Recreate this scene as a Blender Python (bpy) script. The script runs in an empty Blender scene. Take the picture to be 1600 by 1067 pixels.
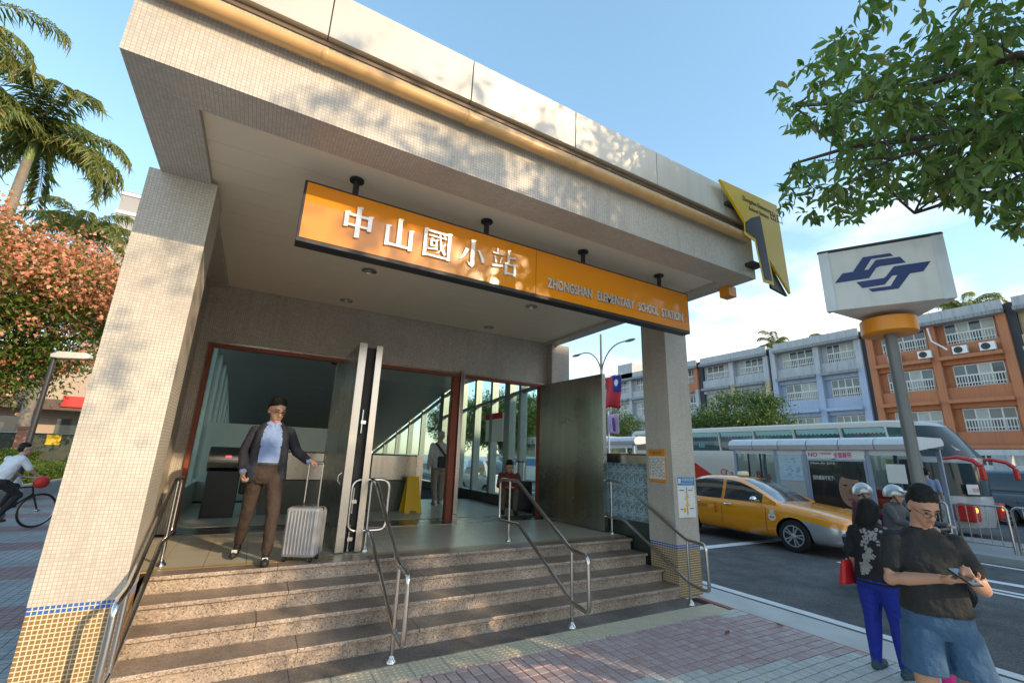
import bpy, bmesh, math, random
import numpy as np
from mathutils import Vector, Matrix
from mathutils.bvhtree import BVHTree

R = math.radians
scene = bpy.context.scene
COL = scene.collection
random.seed(7)

# ------------------------------------------------------------------ camera
cam_data = bpy.data.cameras.new("camera")
cam_data.sensor_width = 36.0
cam_data.sensor_fit = 'HORIZONTAL'
cam_data.lens = 685.76 / 1600 * 36
cam_data.clip_start = 0.05
cam_data.clip_end = 3000
cam = bpy.data.objects.new("camera", cam_data)
COL.objects.link(cam)
yaw, pitch, roll = 0.5105, 0.2561, 0.0336
fw = Vector((math.sin(yaw) * math.cos(pitch), math.cos(yaw) * math.cos(pitch), math.sin(pitch)))
rt = Vector((math.cos(yaw), -math.sin(yaw), 0))
up = rt.cross(fw)
rt2 = math.cos(roll) * rt + math.sin(roll) * up
up2 = -math.sin(roll) * rt + math.cos(roll) * up
CAMP = Vector((0, 0, 1.6987))
m = Matrix((rt2, up2, -fw)).transposed().to_4x4()
m.translation = CAMP
cam.matrix_world = m
scene.camera = cam

def project(P):
    """image position in photo pixels (1600 wide); None when behind"""
    d = Vector(P) - CAMP
    z = d.dot(fw)
    if z < 0.1:
        return None
    return 800 + 685.76 * d.dot(rt2) / z, 533.5 - 685.76 * d.dot(up2) / z

# ------------------------------------------------------------------ sky and sun
SUN_AZ, SUN_EL = R(26.0), R(21.4)          # behind the camera, from the right
sun_dir = Vector((math.sin(SUN_AZ) * math.cos(SUN_EL), -math.cos(SUN_AZ) * math.cos(SUN_EL), math.sin(SUN_EL)))
world = bpy.data.worlds.new("World")
scene.world = world
world.use_nodes = True
wn, wl = world.node_tree.nodes, world.node_tree.links
wn.clear()
out = wn.new('ShaderNodeOutputWorld')
bg = wn.new('ShaderNodeBackground')
sky = wn.new('ShaderNodeTexSky')
sky.sky_type = 'NISHITA'
sky.sun_disc = False
sky.sun_elevation = SUN_EL
sky.sun_rotation = math.pi - SUN_AZ
sky.air_density = 1.0
sky.dust_density = 0.6
sky.ozone_density = 1.0
bg.inputs['Strength'].default_value = 0.15
# soft white clouds low in the sky
tc = wn.new('ShaderNodeTexCoord')
mp = wn.new('ShaderNodeMapping'); mp.inputs['Scale'].default_value = (1.0, 1.0, 2.2)
mp.inputs['Location'].default_value = (13.0, 7.0, 4.0)
nz = wn.new('ShaderNodeTexNoise'); nz.inputs['Scale'].default_value = 1.7; nz.inputs['Detail'].default_value = 8; nz.inputs['Roughness'].default_value = 0.52
cr = wn.new('ShaderNodeMapRange'); cr.inputs['From Min'].default_value = 0.49; cr.inputs['From Max'].default_value = 0.60
sep = wn.new('ShaderNodeSeparateXYZ')
hz = wn.new('ShaderNodeMapRange'); hz.inputs['From Min'].default_value = 0.50; hz.inputs['From Max'].default_value = 0.34
hz.inputs['To Min'].default_value = 0.0; hz.inputs['To Max'].default_value = 1.0
mul = wn.new('ShaderNodeMath'); mul.operation = 'MULTIPLY'
mul2 = wn.new('ShaderNodeMath'); mul2.operation = 'MULTIPLY'; mul2.inputs[1].default_value = 0.92
cmix = wn.new('ShaderNodeMixRGB'); cmix.inputs['Color2'].default_value = (4.6, 4.7, 4.8, 1)
wl.new(tc.outputs['Generated'], mp.inputs['Vector']); wl.new(mp.outputs['Vector'], nz.inputs['Vector'])
wl.new(nz.outputs['Fac'], cr.inputs['Value']); wl.new(tc.outputs['Generated'], sep.inputs[0])
wl.new(sep.outputs['Z'], hz.inputs['Value'])
wl.new(cr.outputs['Result'], mul.inputs[0]); wl.new(hz.outputs['Result'], mul.inputs[1])
wl.new(mul.outputs[0], mul2.inputs[0]); wl.new(mul2.outputs[0], cmix.inputs['Fac'])
hs = wn.new('ShaderNodeHueSaturation'); hs.inputs['Saturation'].default_value = 1.18; hs.inputs['Value'].default_value = 1.75; hs.inputs['Hue'].default_value = 0.49
gm = wn.new('ShaderNodeGamma'); gm.inputs['Gamma'].default_value = 0.72
wl.new(sky.outputs['Color'], hs.inputs['Color']); wl.new(hs.outputs['Color'], gm.inputs['Color'])
wl.new(gm.outputs['Color'], cmix.inputs['Color1'])
wl.new(cmix.outputs['Color'], bg.inputs['Color']); wl.new(bg.outputs[0], out.inputs[0])

sl = bpy.data.lights.new("sun", 'SUN')
sl.energy = 2.1
sl.angle = R(0.5)
sl.color = (1.0, 0.75, 0.47)
sun = bpy.data.objects.new("sun", sl)
COL.objects.link(sun)
sun.rotation_euler = sun_dir.to_track_quat('Z', 'Y').to_euler()
sun.location = (0, 0, 60)

vs = scene.view_settings
vs.view_transform = 'Standard'
vs.look = 'None'
vs.gamma = 1.0
vs.use_curve_mapping = False
vs.exposure = 1.26
scene.cycles.max_bounces = 8
scene.cycles.transparent_max_bounces = 16

# ------------------------------------------------------------------ helpers
ROOT = {}

class MB:
    """collects faces, then links them as ONE mesh object"""
    def __init__(s):
        s.v, s.f, s.m, s.cur = [], [], [], 0
    def add(s, vs, fs):
        o = len(s.v)
        s.v.extend([tuple(p) for p in vs])
        for f in fs:
            s.f.append(tuple(i + o for i in f)); s.m.append(s.cur)
        return s
    def box(s, x0, x1, y0, y1, z0, z1):
        return s.add([(x0, y0, z0), (x1, y0, z0), (x1, y1, z0), (x0, y1, z0), (x0, y0, z1), (x1, y0, z1), (x1, y1, z1), (x0, y1, z1)],
                     [(0, 3, 2, 1), (4, 5, 6, 7), (0, 1, 5, 4), (1, 2, 6, 5), (2, 3, 7, 6), (3, 0, 4, 7)])
    def hexa(s, b, t):
        """four bottom and four top corners"""
        return s.add(list(b) + list(t), [(0, 3, 2, 1), (4, 5, 6, 7), (0, 1, 5, 4), (1, 2, 6, 5), (2, 3, 7, 6), (3, 0, 4, 7)])
    def beam(s, p, q, w, h, upv=(0, 0, 1)):
        p, q, u = Vector(p), Vector(q), Vector(upv)
        d = (q - p).normalized(); a = d.cross(u)
        if a.length < 1e-4: a = d.cross(Vector((1, 0, 0)))
        a.normalize(); b = a.cross(d)
        a *= w / 2; b *= h / 2
        return s.hexa([p - a - b, p + a - b, p + a + b, p - a + b], [q - a - b, q + a - b, q + a + b, q - a + b])
    def tube(s, pts, r, n=8, caps=True):
        pts = [Vector(p) for p in pts]
        rs = r if isinstance(r, (list, tuple)) else [r] * len(pts)
        vs, fs = [], []
        prev = None
        for i, p in enumerate(pts):
            if i == 0: t = pts[1] - p
            elif i == len(pts) - 1: t = p - pts[i - 1]
            else: t = (pts[i + 1] - p).normalized() + (p - pts[i - 1]).normalized()
            t.normalize()
            if prev is None:
                a = t.cross(Vector((0, 0, 1)))
                if a.length < 0.05: a = t.cross(Vector((0, 1, 0)))
            else:
                a = prev - t * prev.dot(t)
            a.normalize(); prev = a; b = t.cross(a)
            for k in range(n):
                an = 2 * math.pi * k / n
                vs.append(p + rs[i] * (math.cos(an) * a + math.sin(an) * b))
        for i in range(len(pts) - 1):
            for k in range(n):
                fs.append((i * n + k, i * n + (k + 1) % n, (i + 1) * n + (k + 1) % n, (i + 1) * n + k))
        if caps:
            fs.append(tuple(reversed(range(n)))); fs.append(tuple(range((len(pts) - 1) * n, len(pts) * n)))
        return s.add(vs, fs)
    def prism(s, poly, O, U, V, N):
        """polygon (a,b) on O+aU+bV, extruded by vector N"""
        O, U, V, N = Vector(O), Vector(U), Vector(V), Vector(N)
        n = len(poly)
        a = [O + U * p[0] + V * p[1] for p in poly]
        return s.add(a + [p + N for p in a], [tuple(range(n)), tuple(reversed(range(n, 2 * n)))] +
                     [((i + 1) % n, i, n + i, n + (i + 1) % n) for i in range(n)])
    def lathe(s, prof, c, ax=(0, 0, 1), n=16, caps=True):
        """profile of (radius, height) about axis ax through c"""
        c, ax = Vector(c), Vector(ax).normalized()
        a = ax.cross(Vector((0, 0, 1)))
        if a.length < 0.05: a = Vector((1, 0, 0))
        a.normalize(); b = ax.cross(a)
        vs = []
        for r, h in prof:
            for k in range(n):
                an = 2 * math.pi * k / n
                vs.append(c + ax * h + r * (math.cos(an) * a + math.sin(an) * b))
        fs = [(i * n + k, i * n + (k + 1) % n, (i + 1) * n + (k + 1) % n, (i + 1) * n + k) for i in range(len(prof) - 1) for k in range(n)]
        if caps:
            fs.append(tuple(reversed(range(n)))); fs.append(tuple(range((len(prof) - 1) * n, len(prof) * n)))
        return s.add(vs, fs)
    def ell(s, c, rx, ry, rz, nu=12, nv=8, rot=None):
        c = Vector(c); vs, fs = [], []
        for j in range(1, nv):
            t = math.pi * j / nv
            for k in range(nu):
                p = 2 * math.pi * k / nu
                q = Vector((rx * math.sin(t) * math.cos(p), ry * math.sin(t) * math.sin(p), rz * math.cos(t)))
                vs.append(c + (rot @ q if rot else q))
        tp = Vector((0, 0, rz)); bt = Vector((0, 0, -rz))
        vs += [c + (rot @ tp if rot else tp), c + (rot @ bt if rot else bt)]
        T, B = len(vs) - 2, len(vs) - 1
        for j in range(nv - 2):
            for k in range(nu):
                fs.append((j * nu + k, (j + 1) * nu + k, (j + 1) * nu + (k + 1) % nu, j * nu + (k + 1) % nu))
        for k in range(nu):
            fs.append((T, k, (k + 1) % nu)); fs.append((B, (nv - 2) * nu + (k + 1) % nu, (nv - 2) * nu + k))
        return s.add(vs, fs)
    def loft(s, rings, caps=True):
        n = len(rings[0]); vs = [p for r in rings for p in r]
        fs = [(i * n + k, i * n + (k + 1) % n, (i + 1) * n + (k + 1) % n, (i + 1) * n + k) for i in range(len(rings) - 1) for k in range(n)]
        if caps:
            fs.append(tuple(reversed(range(n)))); fs.append(tuple(range((len(rings) - 1) * n, len(rings) * n)))
        return s.add(vs, fs)
    def mesh(s, name, mats, off=Vector((0, 0, 0)), smooth=0):
        me = bpy.data.meshes.new(name)
        me.from_pydata([(p[0] - off[0], p[1] - off[1], p[2] - off[2]) for p in s.v], [], s.f)
        for mt in (mats if isinstance(mats, (list, tuple)) else [mats]): me.materials.append(mt)
        if any(s.m): me.polygons.foreach_set('material_index', s.m)
        if smooth:
            me.shade_smooth(); me.set_sharp_from_angle(angle=R(smooth))
        me.update()
        return me
    def build(s, name, mats, parent=None, smooth=0, bevel=0, local=False):
        off = Vector((0, 0, 0)) if local else (ROOT.get(parent.name, Vector((0, 0, 0))) if parent else Vector((0, 0, 0)))
        o = bpy.data.objects.new(name, s.mesh(name, mats, off, smooth))
        COL.objects.link(o)
        if parent:
            o.parent = parent; ROOT[o.name] = off
        if bevel:
            b = o.modifiers.new('bevel', 'BEVEL'); b.width = bevel; b.segments = 2; b.limit_method = 'ANGLE'; b.angle_limit = R(40)
        return o

def tag(o, label=None, cat=None, group=None, kind=None):
    if label: o['label'] = label
    if cat: o['category'] = cat
    if group: o['group'] = group
    if kind: o['kind'] = kind
    return o

def thing(name, label, cat, loc=(0, 0, 0), rz=0.0, group=None):
    o = bpy.data.objects.new(name, None)
    o.empty_display_size = 0.2
    COL.objects.link(o)
    o.location = loc; o.rotation_euler = (0, 0, rz)
    ROOT[o.name] = Vector(loc)
    return tag(o, label, cat, group)

def struct(o):
    o['kind'] = 'structure'; return o

def place(name, me, parent, loc, rot=None, scale=None):
    """another object on shared mesh data"""
    o = bpy.data.objects.new(name, me); COL.objects.link(o)
    o.parent = parent
    o.location = loc
    if rot: o.rotation_euler = rot
    if scale: o.scale = scale
    return o

def copy_tree(src, parent=None, depth=0):
    c = src.copy(); COL.objects.link(c); c.parent = parent
    ROOT[c.name] = ROOT.get(src.name, Vector((0, 0, 0)))
    for ch in list(src.children): copy_tree(ch, c, depth + 1)
    return c

def fast_mesh(name, V, F, mats, smooth=False, mi=None):
    """V (n,3), F (m,k) arrays"""
    me = bpy.data.meshes.new(name)
    k = F.shape[1]
    me.vertices.add(len(V)); me.vertices.foreach_set('co', np.asarray(V, np.float32).ravel())
    me.loops.add(F.size); me.loops.foreach_set('vertex_index', np.asarray(F, np.int32).ravel())
    me.polygons.add(len(F)); me.polygons.foreach_set('loop_start', np.arange(0, F.size, k, dtype=np.int32))
    for mt in (mats if isinstance(mats, (list, tuple)) else [mats]): me.materials.append(mt)
    if mi is not None: me.polygons.foreach_set('material_index', np.asarray(mi, np.int32))
    me.update(calc_edges=True)
    if smooth: me.shade_smooth()
    return me

# ------------------------------------------------------------------ materials
def nodes(name):
    mt = bpy.data.materials.new(name); mt.use_nodes = True
    nt = mt.node_tree
    return mt, nt.nodes, nt.links, nt.nodes['Principled BSDF']

def math_node(N, L, op, a, b=None, clamp=False):
    n = N.new('ShaderNodeMath'); n.operation = op; n.use_clamp = clamp
    for i, x in enumerate((a, b)):
        if x is None: continue
        if isinstance(x, (int, float)): n.inputs[i].default_value = x
        else: L.new(x, n.inputs[i])
    return n.outputs[0]

def pm(name, col, rough=0.6, metal=0.0, var=0.08, vscale=6.0, bump=0.0, bscale=60.0, bdist=0.01, spec=None, coat=0.0, emit=None, estr=0.0, streak=0.0, rvar=0.0, aniso=None):
    mt, N, L, P = nodes(name)
    P.inputs['Roughness'].default_value = rough
    P.inputs['Metallic'].default_value = metal
    if spec is not None: P.inputs['Specular IOR Level'].default_value = spec
    if coat: P.inputs['Coat Weight'].default_value = coat; P.inputs['Coat Roughness'].default_value = 0.06
    tcn = N.new('ShaderNodeTexCoord')
    nz = N.new('ShaderNodeTexNoise'); nz.inputs['Scale'].default_value = vscale; nz.inputs['Detail'].default_value = 6
    L.new(tcn.outputs['Object'], nz.inputs['Vector'])
    mx = N.new('ShaderNodeMixRGB')
    c = np.array(col[:3])
    mx.inputs['Color1'].default_value = (*np.clip(c * (1 - 1.6 * var), 0, 1), 1)
    mx.inputs['Color2'].default_value = (*np.clip(c * (1 + 1.6 * var), 0, 1), 1)
    L.new(nz.outputs['Fac'], mx.inputs['Fac'])
    colout = mx.outputs['Color']
    if streak:
        mp = N.new('ShaderNodeMapping'); mp.inputs['Scale'].default_value = (3.0, 3.0, 0.18)
        n2 = N.new('ShaderNodeTexNoise'); n2.inputs['Scale'].default_value = 3.0; n2.inputs['Detail'].default_value = 7
        L.new(tcn.outputs['Object'], mp.inputs['Vector']); L.new(mp.outputs['Vector'], n2.inputs['Vector'])
        rm = N.new('ShaderNodeMapRange'); rm.inputs['From Min'].default_value = 0.48; rm.inputs['From Max'].default_value = 0.72
        L.new(n2.outputs['Fac'], rm.inputs['Value'])
        m2 = N.new('ShaderNodeMixRGB'); m2.blend_type = 'MULTIPLY'; m2.inputs['Color2'].default_value = (1 - streak, 1 - streak, 1 - streak, 1)
        L.new(rm.outputs['Result'], m2.inputs['Fac']); L.new(colout, m2.inputs['Color1']); colout = m2.outputs['Color']
    L.new(colout, P.inputs['Base Color'])
    if rvar:
        rr = N.new('ShaderNodeMapRange'); rr.inputs['To Min'].default_value = max(0.02, rough - rvar); rr.inputs['To Max'].default_value = min(1, rough + rvar)
        L.new(nz.outputs['Fac'], rr.inputs['Value']); L.new(rr.outputs['Result'], P.inputs['Roughness'])
    if bump:
        b = N.new('ShaderNodeBump'); b.inputs['Strength'].default_value = bump; b.inputs['Distance'].default_value = bdist
        nb = N.new('ShaderNodeTexNoise'); nb.inputs['Scale'].default_value = bscale; nb.inputs['Detail'].default_value = 4
        L.new(tcn.outputs['Object'], nb.inputs['Vector']); L.new(nb.outputs['Fac'], b.inputs['Height']); L.new(b.outputs['Normal'], P.inputs['Normal'])
    if emit:
        P.inputs['Emission Color'].default_value = (*emit, 1); P.inputs['Emission Strength'].default_value = estr
    return mt

def tilemat(name, size, ca, cb, grout, gw=0.09, rough=0.3, bump=0.4, off=(0, 0, 0), bands=None, dirt=0.18):
    """square tiles on world position, joints on every face by its normal"""
    mt, N, L, P = nodes(name)
    g = N.new('ShaderNodeNewGeometry')
    sx = (size, size, size) if isinstance(size, (int, float)) else size
    add = N.new('ShaderNodeVectorMath'); add.operation = 'SUBTRACT'; add.inputs[1].default_value = off
    L.new(g.outputs['Position'], add.inputs[0])
    dv = N.new('ShaderNodeVectorMath'); dv.operation = 'DIVIDE'; dv.inputs[1].default_value = sx
    L.new(add.outputs[0], dv.inputs[0])
    ab = N.new('ShaderNodeVectorMath'); ab.operation = 'ABSOLUTE'; L.new(g.outputs['True Normal'], ab.inputs[0])
    sp = N.new('ShaderNodeSeparateXYZ'); L.new(dv.outputs[0], sp.inputs[0])
    sn = N.new('ShaderNodeSeparateXYZ'); L.new(ab.outputs[0], sn.inputs[0])
    tot = None; cells = []
    for i in range(3):
        fr = math_node(N, L, 'PINGPONG', sp.outputs[i], 0.5)
        line = N.new('ShaderNodeMapRange'); line.inputs['From Min'].default_value = gw; line.inputs['From Max'].default_value = gw * 0.5
        L.new(fr, line.inputs['Value'])
        k = math_node(N, L, 'LESS_THAN', sn.outputs[i], 0.6)
        w = math_node(N, L, 'MULTIPLY', line.outputs['Result'], k)
        tot = w if tot is None else math_node(N, L, 'MAXIMUM', tot, w)
        fl = math_node(N, L, 'FLOOR', sp.outputs[i]); cells.append(math_node(N, L, 'MULTIPLY', fl, k))
    cb_ = N.new('ShaderNodeCombineXYZ')
    for i in range(3): L.new(cells[i], cb_.inputs[i])
    wnz = N.new('ShaderNodeTexWhiteNoise'); L.new(cb_.outputs[0], wnz.inputs['Vector'])
    mx = N.new('ShaderNodeMixRGB'); mx.inputs['Color1'].default_value = (*ca, 1); mx.inputs['Color2'].default_value = (*cb, 1)
    L.new(wnz.outputs['Value'], mx.inputs['Fac'])
    colr = mx.outputs['Color']
    if bands:
        # bands = (axis, period, share, colour a, colour b)
        axis, per, share, ba, bb = bands
        pw = N.new('ShaderNodeSeparateXYZ'); L.new(g.outputs['Position'], pw.inputs[0])
        fr = math_node(N, L, 'FRACT', math_node(N, L, 'DIVIDE', pw.outputs[axis], per))
        isb = math_node(N, L, 'LESS_THAN', fr, share)
        m2 = N.new('ShaderNodeMixRGB'); m2.inputs['Color1'].default_value = (*ba, 1); m2.inputs['Color2'].default_value = (*bb, 1)
        L.new(wnz.outputs['Value'], m2.inputs['Fac'])
        m3 = N.new('ShaderNodeMixRGB'); L.new(isb, m3.inputs['Fac']); L.new(colr, m3.inputs['Color1']); L.new(m2.outputs['Color'], m3.inputs['Color2'])
        colr = m3.outputs['Color']
    nz = N.new('ShaderNodeTexNoise'); nz.inputs['Scale'].default_value = 1.3; nz.inputs['Detail'].default_value = 8
    L.new(g.outputs['Position'], nz.inputs['Vector'])
    rm = N.new('ShaderNodeMapRange'); rm.inputs['To Min'].default_value = 1 - dirt; rm.inputs['To Max'].default_value = 1 + dirt * 0.6
    rm.inputs['From Min'].default_value = 0.3; rm.inputs['From Max'].default_value = 0.7
    L.new(nz.outputs['Fac'], rm.inputs['Value'])
    smp = N.new('ShaderNodeMapping'); smp.inputs['Scale'].default_value = (5.0, 5.0, 0.35)
    sn2 = N.new('ShaderNodeTexNoise'); sn2.inputs['Scale'].default_value = 2.2; sn2.inputs['Detail'].default_value = 8; sn2.inputs['Roughness'].default_value = 0.7
    L.new(g.outputs['Position'], smp.inputs['Vector']); L.new(smp.outputs['Vector'], sn2.inputs['Vector'])
    srm = N.new('ShaderNodeMapRange'); srm.inputs['From Min'].default_value = 0.5; srm.inputs['From Max'].default_value = 0.75; srm.inputs['To Min'].default_value = 1.0; srm.inputs['To Max'].default_value = 1 - dirt * 1.2
    L.new(sn2.outputs['Fac'], srm.inputs['Value'])
    sm_ = N.new('ShaderNodeMixRGB'); sm_.blend_type = 'MULTIPLY'; sm_.inputs['Fac'].default_value = 1
    L.new(colr, sm_.inputs['Color1']); L.new(srm.outputs['Result'], sm_.inputs['Color2']); colr = sm_.outputs['Color']
    dm = N.new('ShaderNodeMixRGB'); dm.blend_type = 'MULTIPLY'; dm.inputs['Fac'].default_value = 1
    L.new(colr, dm.inputs['Color1']); L.new(rm.outputs['Result'], dm.inputs['Color2'])
    fm = N.new('ShaderNodeMixRGB'); L.new(tot, fm.inputs['Fac']); L.new(dm.outputs['Color'], fm.inputs['Color1']); fm.inputs['Color2'].default_value = (*grout, 1)
    L.new(fm.outputs['Color'], P.inputs['Base Color'])
    ro = N.new('ShaderNodeMapRange'); ro.inputs['To Min'].default_value = rough; ro.inputs['To Max'].default_value = 0.85
    L.new(tot, ro.inputs['Value']); L.new(ro.outputs['Result'], P.inputs['Roughness'])
    inv = math_node(N, L, 'SUBTRACT', 1.0, tot)
    h = math_node(N, L, 'ADD', inv, math_node(N, L, 'MULTIPLY', wnz.outputs['Value'], 0.25))
    b = N.new('ShaderNodeBump'); b.inputs['Strength'].default_value = bump; b.inputs['Distance'].default_value = 0.003
    L.new(h, b.inputs['Height']); L.new(b.outputs['Normal'], P.inputs['Normal'])
    return mt

def glassmat(name, tint=(0.8, 0.9, 0.88), refl=1.0, rough=0.0, body=None):
    """clear pane: what is behind shows, the sky mirrors at a glance"""
    mt, N, L, P = nodes(name)
    tr = N.new('ShaderNodeBsdfTransparent'); tr.inputs['Color'].default_value = (*tint, 1)
    gl = N.new('ShaderNodeBsdfGlossy'); gl.inputs['Roughness'].default_value = rough
    lw = N.new('ShaderNodeLayerWeight'); lw.inputs['Blend'].default_value = 0.5
    fr = math_node(N, L, 'MULTIPLY_ADD', math_node(N, L, 'POWER', lw.outputs['Facing'], 5.0), 0.95)
    fr.node.inputs[2].default_value = 0.045
    k = math_node(N, L, 'MULTIPLY', fr, refl, True)
    mx = N.new('ShaderNodeMixShader'); L.new(k, mx.inputs['Fac']); L.new(tr.outputs[0], mx.inputs[1]); L.new(gl.outputs[0], mx.inputs[2])
    L.new(mx.outputs[0], N['Material Output'].inputs['Surface'])
    return mt

def leafmat(name, ca, cb, trans=0.35, rough=0.45):
    mt, N, L, P = nodes(name)
    g = N.new('ShaderNodeNewGeometry')
    mx = N.new('ShaderNodeValToRGB'); el = mx.color_ramp.elements
    el[0].color = (*ca, 1); el[0].position = 0.0; el[1].color = (*cb, 1); el[1].position = 0.90
    x_ = el.new(0.975); x_.color = (cb[0] * 1.5, cb[1] * 1.15, cb[2], 1); x_ = el.new(1.0); x_.color = (cb[0] * 1.6, cb[1] * .75, cb[2] * .8, 1)
    L.new(g.outputs['Random Per Island'], mx.inputs['Fac'])
    L.new(mx.outputs['Color'], P.inputs['Base Color']); P.inputs['Roughness'].default_value = rough
    t = N.new('ShaderNodeBsdfTranslucent')
    br = N.new('ShaderNodeMixRGB'); br.blend_type = 'MULTIPLY'; br.inputs['Fac'].default_value = 1; br.inputs['Color2'].default_value = (1.2, 1.35, 0.6, 1)
    L.new(mx.outputs['Color'], br.inputs['Color1']); L.new(br.outputs['Color'], t.inputs['Color'])
    ms = N.new('ShaderNodeMixShader'); ms.inputs['Fac'].default_value = trans
    L.new(P.outputs[0], ms.inputs[1]); L.new(t.outputs[0], ms.inputs[2]); L.new(ms.outputs[0], N['Material Output'].inputs['Surface'])
    return mt

M = {}
BEI_A, BEI_B = (0.51, 0.465, 0.395), (0.60, 0.55, 0.475)
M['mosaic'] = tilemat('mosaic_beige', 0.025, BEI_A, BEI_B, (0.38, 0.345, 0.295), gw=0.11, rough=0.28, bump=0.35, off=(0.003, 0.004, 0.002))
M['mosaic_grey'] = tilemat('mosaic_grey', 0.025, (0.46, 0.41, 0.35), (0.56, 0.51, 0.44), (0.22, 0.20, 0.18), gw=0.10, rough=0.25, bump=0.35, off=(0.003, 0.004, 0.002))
M['mosaic_brown'] = tilemat('mosaic_brown', 0.0291, (0.22, 0.13, 0.045), (0.30, 0.19, 0.07), (0.62, 0.55, 0.40), gw=0.12, rough=0.3, bump=0.5, off=(-1.1437, 4.393, 0.0))
M['tile_brown'] = pm('tile_brown', (0.26, 0.16, 0.055), 0.28, var=0.22, vscale=17, coat=0.2)
M['tile_blue'] = pm('tile_blue', (0.045, 0.13, 0.42), 0.22, var=0.3, vscale=17, coat=0.3)
M['grout'] = pm('grout_cream', (0.62, 0.56, 0.42), 0.9, var=0.06, bump=0.2)
M['coping'] = pm('coping_aluminium', (0.60, 0.55, 0.46), 0.38, 0.35, var=0.05, vscale=2, streak=0.10)
M['drip'] = pm('drip_brown', (0.16, 0.115, 0.075), 0.5, 0.2)
M['pipe'] = pm('pipe_paint', (0.62, 0.37, 0.15), 0.38, var=0.10, vscale=5, streak=0.1)
M['ceil'] = pm('ceiling_paint', (0.86, 0.74, 0.57), 0.42, var=0.03, vscale=3, rvar=0.06)
M['steel'] = pm('brushed_steel', (0.46, 0.44, 0.41), 0.26, 1.0, var=0.10, vscale=3, streak=0.12, rvar=0.06)
M['steel_dark'] = pm('door_steel', (0.36, 0.345, 0.31), 0.27, 1.0, var=0.16, vscale=1.2, streak=0.18, rvar=0.08)
M['rail'] = pm('polished_rail', (0.60, 0.58, 0.55), 0.2, 1.0, var=0.05)
M['red_frame'] = pm('red_brown_frame', (0.22, 0.05, 0.025), 0.45, 0.2, var=0.1)
M['black'] = pm('black_rubber', (0.014, 0.014, 0.015), 0.55, var=0.1)
M['dark'] = pm('dark_metal', (0.035, 0.035, 0.037), 0.45, 0.3)
M['orange'] = pm('orange_sign_face', (0.78, 0.27, 0.012), 0.16, var=0.03, vscale=2, coat=0.5)
M['orange_matt'] = pm('orange_enamel', (0.74, 0.27, 0.015), 0.4, var=0.05)
M['letter'] = pm('letter_metal', (0.70, 0.68, 0.64), 0.28, 0.5, var=0.03)
M['white'] = pm('white_paint', (0.78, 0.78, 0.76), 0.5, var=0.04)
M['white_dirty'] = pm('white_box_paint', (0.62, 0.62, 0.58), 0.55, var=0.10, vscale=4, streak=0.14)
M['navy'] = pm('navy_print', (0.015, 0.032, 0.13), 0.45)
M['yellow'] = pm('yellow_sign', (0.74, 0.47, 0.012), 0.35, var=0.04, spec=0.25)
M['hall_wall'] = pm('hall_wall', (0.56, 0.55, 0.46), 0.5, var=0.05)
M['hall_dark'] = pm('hall_dark_stone', (0.07, 0.085, 0.07), 0.25, var=0.2)
M['hall_ceil'] = pm('hall_ceiling', (0.50, 0.49, 0.43), 0.4, var=0.04)
M['mullion'] = pm('mullion_steel', (0.36, 0.40, 0.38), 0.35, 0.6)
M['glass'] = glassmat('pane_glass')
M['glass_dark'] = glassmat('vehicle_glass', (0.30, 0.36, 0.36), 1.6)

def speckle(name, base, dark, light, rough=0.4, scale=160):
    mt, N, L, P = nodes(name)
    g = N.new('ShaderNodeNewGeometry')
    v = N.new('ShaderNodeTexVoronoi'); v.inputs['Scale'].default_value = scale
    L.new(g.outputs['Position'], v.inputs['Vector'])
    sepc = N.new('ShaderNodeSeparateColor'); L.new(v.outputs['Color'], sepc.inputs[0])
    rp = N.new('ShaderNodeValToRGB'); e = rp.color_ramp.elements
    e[0].position = 0.0; e[0].color = (*dark, 1); e[1].position = 0.27; e[1].color = (*base, 1)
    x = rp.color_ramp.elements.new(0.62); x.color = (*base, 1)
    x = rp.color_ramp.elements.new(0.9); x.color = (*light, 1)
    L.new(sepc.outputs[0], rp.inputs['Fac'])
    nz = N.new('ShaderNodeTexNoise'); nz.inputs['Scale'].default_value = 1.6; nz.inputs['Detail'].default_value = 9; nz.inputs['Roughness'].default_value = 0.65
    L.new(g.outputs['Position'], nz.inputs['Vector'])
    rm = N.new('ShaderNodeMapRange'); rm.inputs['From Min'].default_value = 0.32; rm.inputs['From Max'].default_value = 0.68; rm.inputs['To Min'].default_value = 0.46; rm.inputs['To Max'].default_value = 1.10
    L.new(nz.outputs['Fac'], rm.inputs['Value'])
    mx = N.new('ShaderNodeMixRGB'); mx.blend_type = 'MULTIPLY'; mx.inputs['Fac'].default_value = 1
    L.new(rp.outputs['Color'], mx.inputs['Color1']); L.new(rm.outputs['Result'], mx.inputs['Color2'])
    L.new(mx.outputs['Color'], P.inputs['Base Color']); P.inputs['Roughness'].default_value = rough
    return mt
M['granite'] = speckle('granite_pink', (0.44, 0.345, 0.27), (0.15, 0.125, 0.105), (0.60, 0.49, 0.40), 0.42, 100)
M['granite_polished'] = speckle('granite_worn_tread', (0.29, 0.225, 0.175), (0.15, 0.12, 0.10), (0.38, 0.30, 0.24), 0.36, 95)
M['granite_strip'] = speckle('granite_strip', (0.22, 0.19, 0.165), (0.09, 0.08, 0.07), (0.30, 0.26, 0.23), 0.55, 150)
M['asphalt'] = speckle('asphalt', (0.10, 0.098, 0.096), (0.055, 0.055, 0.055), (0.17, 0.165, 0.16), 0.85, 90)
M['concrete'] = pm('concrete_pale', (0.54, 0.54, 0.51), 0.85, var=0.14, vscale=2.5, bump=0.2, bscale=90)
M['paint_line'] = pm('road_paint', (0.74, 0.74, 0.72), 0.7, var=0.10, vscale=9)
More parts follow.
